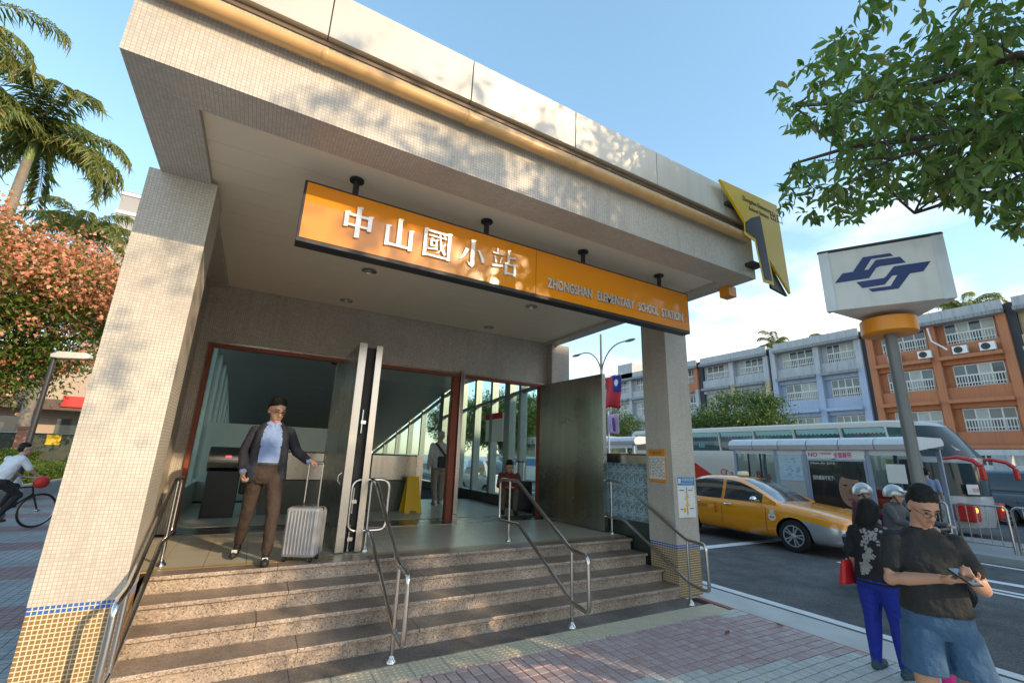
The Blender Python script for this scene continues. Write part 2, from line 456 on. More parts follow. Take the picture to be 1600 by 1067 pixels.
# ================================================================== THE GROUND
YC, YF, ZF = 4.393, 3.012, 3.98
b = MB(); b.box(-400, 900, -400, 900, -0.6, -0.16)
struct(b.build('ground', M['concrete']))
b = MB(); b.box(6.10, 13.2, -120, 300, -0.15, -0.06); b.box(16.3, 27.5, -120, 300, -0.15, -0.06)
struct(b.build('road', M['asphalt']))
b = MB(); b.hexa([(5.42, -60, -0.15), (6.10, -60, -0.15), (6.10, 160, -0.15), (5.42, 160, -0.15)], [(5.42, -60, -0.022), (6.10, -60, -0.052), (6.10, 160, -0.052), (5.42, 160, -0.022)])
struct(b.build('gutter', M['concrete']))
M['red_edge'] = pm('red_edge_paint', (0.42, 0.13, 0.07), 0.8, var=0.25, vscale=7)
b = MB(); b.box(5.34, 5.42, -60, 160, -0.15, -0.012)
struct(b.build('kerb_edge', M['red_edge']))
# painted markings
for k, (x0, x1, y0, y1) in enumerate([(6.18, 6.33, -60, 160), (10.05, 10.17, -60, 4.9), (10.30, 10.42, -60, 4.6), (12.9, 13.02, -60, 160)]):
    b = MB(); b.box(x0, x1, y0, y1, -0.0595, -0.056)
    struct(b.build('road_line', M['paint_line']))
b = MB(); b.box(7.9, 13.1, 6.72, 6.95, -0.0595, -0.0555)
struct(b.build('stop_line', M['paint_line']))
b = MB(); b.add([(10.9, 3.7, -0.055), (11.1, 3.7, -0.055), (11.4, 1.0, -0.055), (11.1, 1.0, -0.055)], [(0, 3, 2, 1)])
struct(b.build('road_arrow', M['paint_line']))

# footpath bed (seen between the pavers and beyond them)
PINK_A, PINK_B = (0.27, 0.165, 0.155), (0.36, 0.225, 0.205)
PALE_A, PALE_B = (0.36, 0.41, 0.39), (0.44, 0.49, 0.47)
M['pave_far'] = tilemat('pavers_far', 0.10, (0.25, 0.29, 0.31), (0.32, 0.36, 0.37), (0.055, 0.055, 0.06), gw=0.05, rough=0.6, bump=0.3, bands=(1, 2.1, 0.38, (0.23, 0.15, 0.16), (0.29, 0.19, 0.19)))
M['joint'] = pm('paver_joint', (0.022, 0.02, 0.02), 0.95, var=0.2, bump=0.3)
b = MB(); b.box(-12, -1.16, 4.2, 120, -0.15, -0.001); b.box(-12, 5.34, -30, -2, -0.15, -0.001); b.box(-12, -1.16, -2, 4.2, -0.15, -0.001)
struct(b.build('footpath', M['pave_far']))
bed = MB(); bed.box(-1.16, 5.34, -2, 4.39, -0.15, -0.012); bed.box(5.08, 5.34, 4.39, 60, -0.15, -0.012)
bed = struct(bed.build('pavement', M['joint']))

M['pink'] = pm('paver_pink', (0.50, 0.375, 0.355), 0.7, var=0.12, vscale=20, bump=0.25, bscale=200)
M['pink2'] = pm('paver_rose', (0.46, 0.325, 0.305), 0.7, var=0.12, vscale=20, bump=0.25, bscale=200)
M['pink3'] = pm('paver_dusty', (0.52, 0.415, 0.395), 0.7, var=0.12, vscale=20, bump=0.25, bscale=200)
M['pale'] = pm('paver_pale', (0.58, 0.585, 0.545), 0.7, var=0.10, vscale=20, bump=0.25, bscale=200)
M['pale2'] = pm('paver_sage', (0.53, 0.545, 0.505), 0.7, var=0.10, vscale=20, bump=0.25, bscale=200)
M['tactile'] = pm('tactile_slab', (0.58, 0.52, 0.38), 0.7, var=0.10, vscale=9, bump=0.3, bscale=120)

def ramp_z(x):
    return 0.0 if x < 4.5 else -0.010 * ((x - 4.5) / 0.84) ** 1.5

def paver_mesh(mat, w, d, name):
    mb = MB(); g = 0.0055
    x0, x1, y0, y1 = g, w - g, g, d - g; e = 0.003
    mb.add([(x0, y0, -0.03), (x1, y0, -0.03), (x1, y1, -0.03), (x0, y1, -0.03), (x0, y0, -e), (x1, y0, -e), (x1, y1, -e), (x0, y1, -e),
            (x0 + e, y0 + e, 0), (x1 - e, y0 + e, 0), (x1 - e, y1 - e, 0), (x0 + e, y1 - e, 0)],
           [(0, 1, 5, 4), (1, 2, 6, 5), (2, 3, 7, 6), (3, 0, 4, 7), (4, 5, 9, 8), (5, 6, 10, 9), (6, 7, 11, 10), (7, 4, 8, 11), (8, 9, 10, 11)])
    return mb.mesh(name, mat)
pav = {k: paver_mesh(M[k], 0.1, 0.1, 'paver') for k in ('pink', 'pink2', 'pink3', 'pale', 'pale2')}
rng = random.Random(3)
cells = []
for ix in range(-11, 54):
    for iy in range(-19, 38):
        x, y = ix * 0.1, iy * 0.1 + 0.05
        if x < -1.15: continue
        bow = 2.95 - 0.23 * (x - 3.1) * (1 if x > 3.1 else 0)
        kind = 'pink' if y > bow else 'pale'
        if y > 3.6 and x > 4.9: kind = 'pale'
        key = rng.choice(['pink', 'pink', 'pink2', 'pink3']) if kind == 'pink' else rng.choice(['pale', 'pale', 'pale2'])
        q = project((x + 0.05, y + 0.05, 0))
        vis = q is not None and -20 < q[0] < 1620 and -20 < q[1] < 1090
        dist = (Vector((x, y, 0)) - CAMP).length
        cells.append((0 if vis else 1, dist, x, y, key))
for ix in range(51, 54):
    for iy in range(44, 110): cells.append((0, 9, ix * 0.1, iy * 0.1 - 0.05, rng.choice(['pale', 'pale2'])))
cells.sort()
rest = MB(); rest_mats = [M[k] for k in ('pink', 'pink2', 'pink3', 'pale', 'pale2')]; keyi = {k: i for i, k in enumerate(('pink', 'pink2', 'pink3', 'pale', 'pale2'))}
for n, (v, d, x, y, key) in enumerate(cells):
    z = ramp_z(x) + rng.uniform(-0.0012, 0.0008)
    if n < 300:
        place('paver', pav[key], bed, (x, y, z), (rng.uniform(-.006, .006), rng.uniform(-.006, .006), rng.uniform(-.006, .006)))
    else:
        rest.cur = keyi[key]; g = 0.0055
        rest.add([(x + g, y + g, -0.02), (x + .1 - g, y + g, -0.02), (x + .1 - g, y + .1 - g, -0.02), (x + g, y + .1 - g, -0.02),
                  (x + g, y + g, z), (x + .1 - g, y + g, z), (x + .1 - g, y + .1 - g, z), (x + g, y + .1 - g, z)],
                 [(4, 5, 6, 7), (0, 1, 5, 4), (1, 2, 6, 5), (2, 3, 7, 6), (3, 0, 4, 7)])
tag(rest.build('paver_field', rest_mats, bed), kind='stuff')
# tactile slabs along the foot of the steps
tm = MB(); g = 0.003
tm.box(g, 0.3 - g, g, 0.3 - g, -0.03, 0.0)
for i in range(6):
    for j in range(6):
        tm.lathe([(0.016, 0.0), (0.011, 0.004)], (0.03 + i * 0.048, 0.03 + j * 0.048, 0), n=8)
tme = tm.mesh('tactile_slab', M['tactile'], smooth=40)
for i in range(20):
    place('tactile_slab', tme, bed, (-0.72 + i * 0.3, 3.80, 0.0005 + ramp_z(-0.72 + i * .3)))
for i in range(5):
    mb = MB(); mb.box(-0.66 + i * 1.16, -0.663 + (i + 1) * 1.16, 4.105, 4.385, -0.03, 0.002)
    mb.build('granite_slab', M['granite_strip'], bed, bevel=0.002)

# ================================================================== STEPS
steps = thing('entrance_steps', 'wide pinkish granite steps with four risers leading up to the station doors', 'steps', (2.2, 4.4, 0))
NOSE = [4.345, 4.605, 4.865, 5.135]
for k in range(4):
    zt = 0.15 * (k + 1)
    x0, x1 = -0.645, 5.07 - (0.02 * k)
    n = 5 + (k % 2)
    cuts = [x0 + (x1 - x0) * (i + (0 if i in (0, n) else rng.uniform(-.12, .12))) / n for i in range(n + 1)]
    for i in range(n):
        mb = MB(); mb.box(cuts[i] + 0.0015, cuts[i + 1] - 0.0015, NOSE[k] + 0.045, NOSE[k] + 0.085, zt - 0.15, zt - 0.034)
        mb.build('riser', M['granite'], steps)
        back = (NOSE[k + 1] + 0.05) if k < 3 else NOSE[k] + 0.20
        mb = MB(); mb.box(cuts[i] + 0.0015, cuts[i + 1] - 0.0015, NOSE[k], back, zt - 0.034, zt)
        o = mb.build('tread', [M['granite_polished'], M['granite']], steps, bevel=0.006)
        o.data.polygons[2].material_index = 1
core = MB()
for k in range(4):
    zt = 0.15 * (k + 1)
    core.box(-0.64, 5.04, NOSE[k] + 0.085, (NOSE[k + 1] + 0.084) if k < 3 else 5.34, 0.0, zt - 0.036)
core.build('core', M['concrete'], steps)

# ================================================================== STATION BUILDING
st = thing('station_entrance', 'beige mosaic tiled metro station entrance pavilion with a deep flat canopy on square columns', 'building', (2.2, 5.0, 0))
# landing and hall floor
M['land_tile'] = pm('landing_tile', (0.50, 0.47, 0.38), 0.3, var=0.10, vscale=3.0, bump=0.05)
M['land_edge'] = pm('landing_edge_tile', (0.42, 0.30, 0.14), 0.4, var=0.2, vscale=14)
fl = MB(); fl.box(-1.14, 5.5, 5.335, 30, 0.02, 0.588); struct
floor = fl.build('hall_floor', M['joint'], st)
lt = MB(); lt.box(0.002, 0.353, 0.002, 0.353, -0.02, 0.0); ltm = lt.mesh('floor_tile', M['land_tile'])
le = MB(); le.box(0.002, 0.353, 0.002, 0.098, -0.02, 0.0); lem = le.mesh('edge_tile', M['land_edge'])
ox, oy = 2.2, 5.0
for i in range(17):
    x = -0.96 + i * 0.355
    place('edge_tile', lem, floor, (x - ox, 5.337 - oy, 0.600))
    for j in range(16):
        y = 5.437 + j * 0.355
        if 7.3 < y + 0.17 < 7.75: continue
        place('floor_tile', ltm, floor, (x - ox, y - oy, 0.5995 + rng.uniform(-.0006, .0006)))
th = MB()
for y in (7.21, 7.36, 7.51, 7.66): th.box(-0.75, 4.9, y, y + 0.12, 0.58, 0.604)
th.build('threshold', M['steel_dark'], floor)

def column(x0, x1, y0, y1, tiles):
    c = MB(); c.box(x0, x1, y0, y1, 0.63, ZF + 0.01)
    col = c.build('column', M['mosaic'], st)
    c = MB(); c.box(x0 + 0.004, x1 - 0.004, y0 + 0.004, y1 - 0.004, 0.0, 0.63)
    base = c.build('column_base', M['grout'], st)
    return col, base
colL, baseL = column(-1.1437, -0.6488, YC, YC + 0.49, True)
colR, baseR = column(5.0736, 5.5376, YC, YC + 0.47, False)
# small glazed tiles on the bases, blue band above brown
def small_tile(mat, w, h, name):
    mb = MB(); e = 0.002
    mb.hexa([(0, 0, 0), (w, 0, 0), (w, 0, h), (0, 0, h)], [(e, -0.004, e), (w - e, -0.004, e), (w - e, -0.004, h - e), (e, -0.004, h - e)])
    return mb.mesh(name, mat)
PT = 0.0291; tw = PT - 0.0062
tb = small_tile(M['tile_brown'], tw, tw, 'tile'); tbl = small_tile(M['tile_blue'], tw, tw, 'blue_tile')
def tile_wall(parent, x0, n, y, rows_obj, base_name):
    rs = MB(); rs_m = []
    for i in range(n):
        for j in range(22):
            x, z = x0 + i * PT + 0.003, j * PT - 0.002
            blue = j >= 20
            if j >= rows_obj:
                place('blue_tile' if blue else 'tile', tbl if blue else tb, parent, (x - ox, y - oy, z))
            else:
                rs.cur = 1 if blue else 0
                rs.hexa([(x, y, z), (x + tw, y, z), (x + tw, y, z + tw), (x, y, z + tw)], [(x + .002, y - .004, z + .002), (x + tw - .002, y - .004, z + .002), (x + tw - .002, y - .004, z + tw - .002), (x + .002, y - .004, z + tw - .002)])
    if rs.v: tag(rs.build('tile_field', [M['tile_brown'], M['tile_blue']], parent), kind='stuff')
tile_wall(baseL, -1.1437, 17, YC + 0.004, 6, 'l')
tile_wall(baseR, 5.0736, 16, YC + 0.004, 22, 'r')
def tile_side(parent, x, y0, n, sgn):
    rs = MB()
    for i in range(n):
        for j in range(22):
            y, z = y0 + i * PT + 0.003, j * PT - 0.002
            rs.cur = 1 if j >= 20 else 0
            rs.hexa([(x, y, z), (x, y + tw, z), (x, y + tw, z + tw), (x, y, z + tw)], [(x + sgn * .004, y + .002, z + .002), (x + sgn * .004, y + tw - .002, z + .002), (x + sgn * .004, y + tw - .002, z + tw - .002), (x + sgn * .004, y + .002, z + tw - .002)])
    tag(rs.build('tile_field', [M['tile_brown'], M['tile_blue']], parent), kind='stuff')
tile_side(baseL, -0.6528, YC, 16, 1); tile_side(baseR, 5.0776, YC, 16, -1)

# canopy
cn = MB()
cn.box(-1.064, 5.21, YF, 3.36, ZF, 4.62)                       # front beam
cn.box(-1.064, -0.70, 3.36, 8.2, ZF, 4.62)                     # left beam
cn.box(4.97, 5.21, 3.36, 8.2, ZF, 4.62)                        # right beam
canopy = cn.build('canopy', M['mosaic'], st)
rf = MB(); rf.box(-0.70, 4.97, 3.36, 8.2, 4.14, 4.60)
rf.build('roof_slab', M['concrete'], st)
y = 3.362; k = 0
while y < 7.6:
    w = 0.118 if k == 0 else 0.30
    mb = MB(); mb.box(-0.698, 4.968, y, min(y + w, 7.66) - 0.004, 4.03 + (0.004 if k else 0.0), 4.06)
    mb.build('ceiling_panel', M['ceil'], st)
    y += w; k += 1
mb = MB(); mb.box(-1.075, 5.22, YF - 0.012, 8.2, 4.62, 4.665)
mb.build('drip_shadow_strip', M['drip'], st)  # brown drip strip, its dark tone also standing in for the shadow under the coping
xs = [-1.09, 0.01, 1.17, 2.30, 3.44, 4.585, 5.23]
for i in range(6):
    mb = MB()
    mb.hexa([(xs[i] + 0.004, 2.955, 4.665), (xs[i + 1] - 0.004, 2.955, 4.665), (xs[i + 1] - 0.004, 3.3, 4.665), (xs[i] + 0.004, 3.3, 4.665)],
            [(xs[i] + 0.004, 2.945, 5.08), (xs[i + 1] - 0.004, 2.945, 5.08), (xs[i + 1] - 0.004, 3.3, 5.10), (xs[i] + 0.004, 3.3, 5.10)])
    mb.build('coping_panel', M['coping'], st, bevel=0.004)
mb = MB(); mb.box(-1.085, -0.8, 3.31, 8.2, 4.665, 5.09); mb.box(4.98, 5.225, 3.31, 8.2, 4.665, 5.09)
mb.build('coping_return', M['coping'], st)
mb = MB(); mb.box(-1.08, 5.22, 2.975, 3.29, 4.67, 5.06); mb.build('coping_core', M['drip'], st)
# drainpipe along the fascia
xs = [-1.02, 0.01, 1.15, 2.23, 3.37, 4.55, 5.0]
for i in range(6):
    mb = MB(); mb.tube([(xs[i] + 0.002, 2.935, 4.455), (xs[i + 1] - 0.004, 2.935, 4.455)], 0.056, 16)
    mb.build('pipe', M['pipe'], st, smooth=40)
for x in (0.008, 1.148, 2.228, 3.368, 4.548):
    mb = MB(); mb.lathe([(0.060, -0.02), (0.062, -0.014), (0.062, 0.014), (0.060, 0.02)], (x, 2.935, 4.455), (1, 0, 0), 16)
    mb.build('pipe_coupling', M['pipe'], st, smooth=40)
mb = MB(); mb.box(5.10, 5.26, 3.32, 3.46, 3.84, ZF); mb.build('soffit_box', M['orange_matt'], st, bevel=0.004)

# walls
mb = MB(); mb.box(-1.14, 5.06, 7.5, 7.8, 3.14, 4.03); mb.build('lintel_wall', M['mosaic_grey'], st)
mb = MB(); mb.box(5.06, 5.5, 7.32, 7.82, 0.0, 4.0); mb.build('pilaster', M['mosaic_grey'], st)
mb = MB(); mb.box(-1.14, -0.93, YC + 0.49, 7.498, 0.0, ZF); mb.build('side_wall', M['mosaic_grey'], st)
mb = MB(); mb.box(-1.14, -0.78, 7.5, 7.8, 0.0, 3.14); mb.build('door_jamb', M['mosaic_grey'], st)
# door frames
fr = MB()
fr.box(-0.78, 4.94, 7.44, 7.56, 3.085, 3.14)
fr.box(-0.78, -0.73, 7.44, 7.56, 0.6, 3.085); fr.box(4.86, 4.94, 7.44, 7.56, 0.6, 3.085)
fr.box(2.99, 3.10, 7.47, 7.60, 0.6, 3.085); fr.box(1.03, 1.12, 7.47, 7.60, 0.6, 3.085)
fr.build('door_frame', M['red_frame'], st)
mb = MB(); mb.box(3.105, 3.175, 7.40, 7.60, 0.72, 3.20); mb.box(3.095, 3.185, 7.39, 7.61, 0.6, 0.72); mb.build('door_post', M['steel'], st, bevel=0.004)
mb = MB(); mb.box(-0.80, 5.06, 7.462, 7.498, 3.142, 3.172); mb.build('frame_trim', M['steel'], st)
# folding steel leaves standing open
def leaf(p, q, th, z0, z1, name='steel_leaf', mat='steel_dark'):
    mb = MB(); p, q = Vector(p), Vector(q); d = (q - p).normalized()
    mb.beam((p.x, p.y, (z0 + z1) / 2), (q.x, q.y, (z0 + z1) / 2), th, z1 - z0)
    lf = mb.build(name, M[mat], st, bevel=0.005)
    e = MB(); e.beam((p.x - d.x * 0.012, p.y - d.y * 0.012, (z0 + z1) / 2), (p.x + d.x * 0.0, p.y + d.y * 0.0, (z0 + z1) / 2), th + 0.004, z1 - z0 + 0.004)
    e.build('edge_plate', M['steel'], lf)
    return lf
lfa = leaf((0.985, 5.52), (0.985, 7.44), 0.085, 0.615, 3.0)
leaf((1.185, 5.52), (1.185, 7.44), 0.07, 0.615, 2.99)
lfc = leaf((5.0, 5.70), (4.90, 7.44), 0.075, 0.615, 3.12)
mb = MB(); mb.box(1.03, 1.148, 5.60, 5.66, 0.615, 2.97); mb.build('gap_shade', M['black'], lfa)  # black strip stands in for the shaded gap between the leaves
for z in (2.05, 1.15, 0.75):
    h = MB(); h.tube([(1.085, 5.57, z - 0.14), (1.085, 5.57, z + 0.14)], 0.013, 8); h.box(1.065, 1.12, 5.54, 5.60, z - 0.03, z + 0.01)
    h.build('bolt', M['rail'], lfa)
mb = MB(); mb.tube([(0.93, 5.62, 1.45), (0.90, 5.62, 1.42), (0.90, 5.62, 1.36), (0.93, 5.62, 1.33)], 0.012, 8); mb.build('pull', M['rail'], lfa)

# low glass block wall beside the steps
gw = MB(); gw.box(5.22, 5.42, YC + 0.49, 7.31, 0.0, 0.80); gw.build('block_wall_base', M['hall_dark'], st)
mb = MB(); mb.box(5.20, 5.44, YC + 0.49, 7.31, 1.66, 1.78); blocktop = mb.build('block_wall_coping', M['steel_dark'], st)
mb = MB(); mb.box(5.19, 5.45, YC + 0.49, 7.31, 1.781, 1.805); mb.build('coping_strip', M['red_frame'], st)
M['glassblock'] = (lambda: None)
def gbm():
    mt, N, L, P = nodes('glass_block')
    P.inputs['Base Color'].default_value = (0.72, 0.82, 0.82, 1); P.inputs['Roughness'].default_value = 0.12
    tcn = N.new('ShaderNodeTexCoord'); v = N.new('ShaderNodeTexNoise'); v.inputs['Scale'].default_value = 22; v.inputs['Detail'].default_value = 3; v.inputs['Distortion'].default_value = 1.5
    L.new(tcn.outputs['Object'], v.inputs['Vector'])
    rp = N.new('ShaderNodeValToRGB'); rp.color_ramp.elements[0].position = .38; rp.color_ramp.elements[0].color = (0.22, 0.27, 0.27, 1); rp.color_ramp.elements[1].position = .55; rp.color_ramp.elements[1].color = (0.78, 0.88, 0.88, 1)
    L.new(v.outputs['Fac'], rp.inputs['Fac'])
    t = N.new('ShaderNodeBsdfTranslucent'); L.new(rp.outputs['Color'], t.inputs['Color']); L.new(rp.outputs['Color'], P.inputs['Base Color'])
    ms = N.new('ShaderNodeMixShader'); ms.inputs['Fac'].default_value = 0.72
    b = N.new('ShaderNodeBump'); b.inputs['Strength'].default_value = 0.8; b.inputs['Distance'].default_value = 0.01
    L.new(v.outputs['Fac'], b.inputs['Height']); L.new(b.outputs['Normal'], P.inputs['Normal'])
    L.new(P.outputs[0], ms.inputs[1]); L.new(t.outputs[0], ms.inputs[2]); L.new(ms.outputs[0], N['Material Output'].inputs['Surface'])
    return mt
M['glassblock'] = gbm()
gb = MB(); e = 0.012
gb.box(-0.04, 0.04, 0.006, 0.194, 0.006, 0.206)
gbmesh = gb.mesh('glass_block', M['glassblock'])
blk = MB()
for j in range(5): blk.box(5.30, 5.34, YC + 0.49, 7.31, 0.80 + j * 0.213, 0.808 + j * 0.213)
for i in range(13): blk.box(5.30, 5.34, 4.884 + i * 0.2, 4.892 + i * 0.2, 0.80, 1.66)
joint_o = blk.build('block_joint', M['concrete'], st)
for i in range(12):
    for j in range(4): place('glass_block', gbmesh, joint_o, (5.32 - ox, 4.888 + i * 0.2 - oy, 0.803 + j * 0.213))

# downlights
for x, y in ((0.97, 5.69), (0.92, 7.12), (3.5, 5.66), (3.48, 7.12)):
    mb = MB(); mb.lathe([(0.095, 0.0), (0.10, -0.008), (0.085, -0.010), (0.078, 0.0), (0.055, 0.05), (0.05, 0.05)], (x, y, 4.030), n=20)
    d = mb.build('downlight', M['rail'], st, smooth=40)
    mb = MB(); mb.ell((x, y, 4.045), 0.03, 0.03, 0.02); mb.build('bulb', M['white'], d, smooth=60)

# ------------------------------------------------------------------ hall behind the doors
mb = MB(); mb.box(-1.14, -0.93, 7.8, 26, 0.0, 1.0); mb.build('hall_side_wall', M['hall_wall'], st)
for k in range(12):  # unseen left glazing, added to let daylight into the dark hall
    mb = MB(); mb.box(-1.10, -0.97, 7.9 + k * 1.5, 8.0 + k * 1.5, 1.0, 3.86); mb.build('mullion', M['mullion'], st)
    if k < 11:
        mb = MB(); mb.box(-1.038, -1.032, 8.0 + k * 1.5, 9.4 + k * 1.5, 1.0, 3.86); mb.build('window_pane', M['glass'], st)
mb = MB(); mb.box(-0.93, 5.5, 25, 25.3, -1, 4.4); mb.build('hall_back_wall', M['hall_wall'], st)
for k in range(26):
    y0 = 7.8 + k * 0.66; y1 = y0 + 0.655
    zc = lambda y: 3.75 - max(0, y - 13.2) * 0.198
    mb = MB(); mb.hexa([(-0.93, y0, zc(y0)), (5.20, y0, zc(y0)), (5.20, y1, zc(y1)), (-0.93, y1, zc(y1))], [(-0.93, y0, zc(y0) + .05), (5.20, y0, zc(y0) + .05), (5.20, y1, zc(y1) + .05), (-0.93, y1, zc(y1) + .05)])
    mb.build('hall_ceiling_panel', M['hall_ceil'], st)
mb = MB(); mb.hexa([(-1.14, 7.8, 3.86), (5.3, 7.8, 3.86), (5.3, 25.3, 3.86), (-1.14, 25.3, 3.86)], [(-1.14, 7.8, 4.5), (5.3, 7.8, 4.5), (5.3, 25.3, 4.5), (-1.14, 25.3, 4.5)])
mb.build('hall_roof', M['concrete'], st)
# street side glazing
sill = MB(); sill.box(5.12, 5.38, 7.82, 25, 0.0, 0.82); sill.build('glazing_sill', M['hall_dark'], st)
ys = [7.95, 8.75, 9.35, 10.2, 11.2, 12.2, 13.8, 15.8, 17.3, 19.0, 21, 23]
wids = [0.12, 0.10, 0.26, 0.12, 0.12, 0.12, 0.34, 0.12, 0.12, 0.12, 0.12, 0.12]
for y, w in zip(ys, wids):
    mb = MB(); mb.box(5.16, 5.34, y - w / 2, y + w / 2, 0.82, 3.86); mb.build('mullion', M['mullion'], st)
for za, zb, ya, yb in ((3.22, 2.88, 8.0, 13.7), (3.66, 1.7, 13.2, 23)):
    mb = MB(); mb.beam((5.25, ya, za), (5.25, yb, zb), 0.10, 0.07); mb.build('transom', M['mullion'], st)
for i in range(len(ys) - 1):
    mb = MB(); mb.box(5.248, 5.254, ys[i] + wids[i] / 2, ys[i + 1] - wids[i + 1] / 2, 0.825, 3.855); mb.build('window_pane', M['glass'], st)

# stair and escalator parapets in the hall
def parapet(x0, x1, y0, y1, z1):
    mb = MB(); mb.box(x0, x1, y0, y1, 0.601, z1 - 0.5); o = thing('stair_parapet', 'x', 'parapet', ((x0 + x1) / 2, y0, 0.6))
    mb.build('lower_panel', M['hall_dark'], o)
    mb = MB(); mb.box(x0, x1, y0 + 0.002, y1, z1 - 0.5, z1); mb.build('top_panel', M['steel_dark'], o, bevel=0.02)
    mb = MB(); mb.box(x1 - 0.13, x1 + 0.004, y0 - 0.012, y0 - 0.001, 0.601, z1 + 0.002); mb.build('end_plate', M['steel'], o)
    return o
o = parapet(2.02, 3.06, 9.05, 13, 1.66); o['label'] = 'brushed steel stair parapet behind the yellow caution board inside the hall'
o = parapet(0.2, 1.28, 9.05, 13, 1.66); o['label'] = 'dark stair parapet inside the hall behind the grey suitcase'
o = thing('ticket_machine', 'black rounded machine with a small red display inside the left doorway', 'machine', (-0.38, 9.0, 0.6))
mb = MB(); mb.tube([(-0.62, 9.0, 1.50), (-0.10, 9.0, 1.50)], 0.20, 20); mb.build('drum', M['steel_dark'], o, smooth=40)
mb = MB(); mb.box(-0.12, -0.02, 8.85, 9.15, 0.95, 1.78); mb.build('side_plate', M['black'], o, bevel=0.03)
mb = MB(); mb.box(-0.60, -0.14, 8.84, 9.16, 0.601, 1.32); mb.build('pedestal', M['dark'], o, bevel=0.01)
M['led'] = pm('red_led', (0.5, 0.02, 0.02), 0.4, emit=(1.0, 0.03, 0.06), estr=2.5)
mb = MB(); mb.box(-0.38, -0.30, 8.798, 8.812, 1.535, 1.56); mb.build('display', M['led'], o)
mb = MB(); mb.box(-0.93, 1.6, 11.5, 11.6, 0.6, 2.2); mb.build('hall_screen_wall', M['hall_wall'], st)
# cctv cameras under the hall ceiling
for i, (x, y, lab) in enumerate(((0.35, 9.0, 'white tube camera hanging under the hall ceiling, left of the darker one'), (1.05, 9.2, 'dark camera hanging under the hall ceiling beside the steel leaves'))):
    o = thing('security_camera', lab, 'camera', (x, y, 3.75), 0, 'cameras under the hall ceiling')
    mb = MB(); mb.tube([(x, y, 3.75), (x, y, 3.55)], 0.018, 8); mb.build('stem', M['dark'], o)
    mb = MB(); mb.beam((x - 0.02, y + 0.12, 3.56), (x + 0.06, y - 0.16, 3.36), 0.10, 0.10); mb.build('housing', M['white'] if i == 0 else M['dark'], o, bevel=0.01)
# ================================================================== TEXT
def text_mesh(txt, size, depth=0.0, bold=0.0, align='LEFT', name='lettering', xs=1.0):
    cu = bpy.data.curves.new(name, 'FONT'); cu.body = txt; cu.size = size; cu.extrude = depth; cu.offset = bold
    cu.align_x = align; cu.resolution_u = 3
    o = bpy.data.objects.new(name, cu); COL.objects.link(o)
    dg = bpy.context.evaluated_depsgraph_get(); dg.update()
    me = bpy.data.meshes.new_from_object(o.evaluated_get(dg))
    bpy.data.objects.remove(o); bpy.data.curves.remove(cu)
    me.name = name
    return me

def put_text(txt, size, O, U, V, mat, parent, name='lettering', depth=0.002, bold=0.0, align='LEFT', width=None, world=True):
    """flat text laid on the plane O + aU + bV; width squeezes it to a length"""
    me = text_mesh(txt, size, depth, bold, align, name)
    if not len(me.vertices): return None
    co = np.empty(len(me.vertices) * 3, np.float32); me.vertices.foreach_get('co', co); co = co.reshape(-1, 3)
    if width: co[:, 0] *= width / max(1e-6, (co[:, 0].max() - co[:, 0].min()))
    U, V = Vector(U), Vector(V); Nn = U.cross(V)
    off = ROOT.get(parent.name, Vector((0, 0, 0))) if world else Vector((0, 0, 0))
    B = np.array([U, V, Nn]); w = co @ B + np.array(Vector(O) - off)
    me.vertices.foreach_set('co', w.astype(np.float32).ravel()); me.update()
    me.materials.clear(); me.materials.append(mat)
    o = bpy.data.objects.new(name, me); COL.objects.link(o); o.parent = parent
    ROOT[o.name] = off
    return o

# ================================================================== HANGING STATION SIGN
sg = thing('station_sign', 'long orange hanging sign with silver Chinese and English station name lettering', 'sign', (2.33, 3.65, 3.3))
SX0, SX1, SY, SZ0, SZ1 = 0.03, 4.66, 3.62, 3.30, 3.85
mb = MB(); mb.box(SX0, SX1, SY, SY + 0.13, SZ0, SZ1); box = mb.build('sign_box', M['dark'], sg, bevel=0.004)
for a, c in ((SX0 + 0.02, 2.282), (2.288, SX1 - 0.02)):
    mb = MB(); mb.box(a, c, SY - 0.006, SY - 0.001, SZ0 + 0.035, SZ1 - 0.02); mb.build('sign_face', M['orange'], sg)
for x in (0.43, 1.72, 2.97, 4.21):
    mb = MB(); mb.tube([(x, SY + 0.065, SZ1), (x, SY + 0.065, 4.03)], 0.026, 10); mb.lathe([(0.062, 0), (0.062, 0.016)], (x, SY + 0.065, 4.012), n=14); mb.build('hanger', M['dark'], sg, smooth=40)
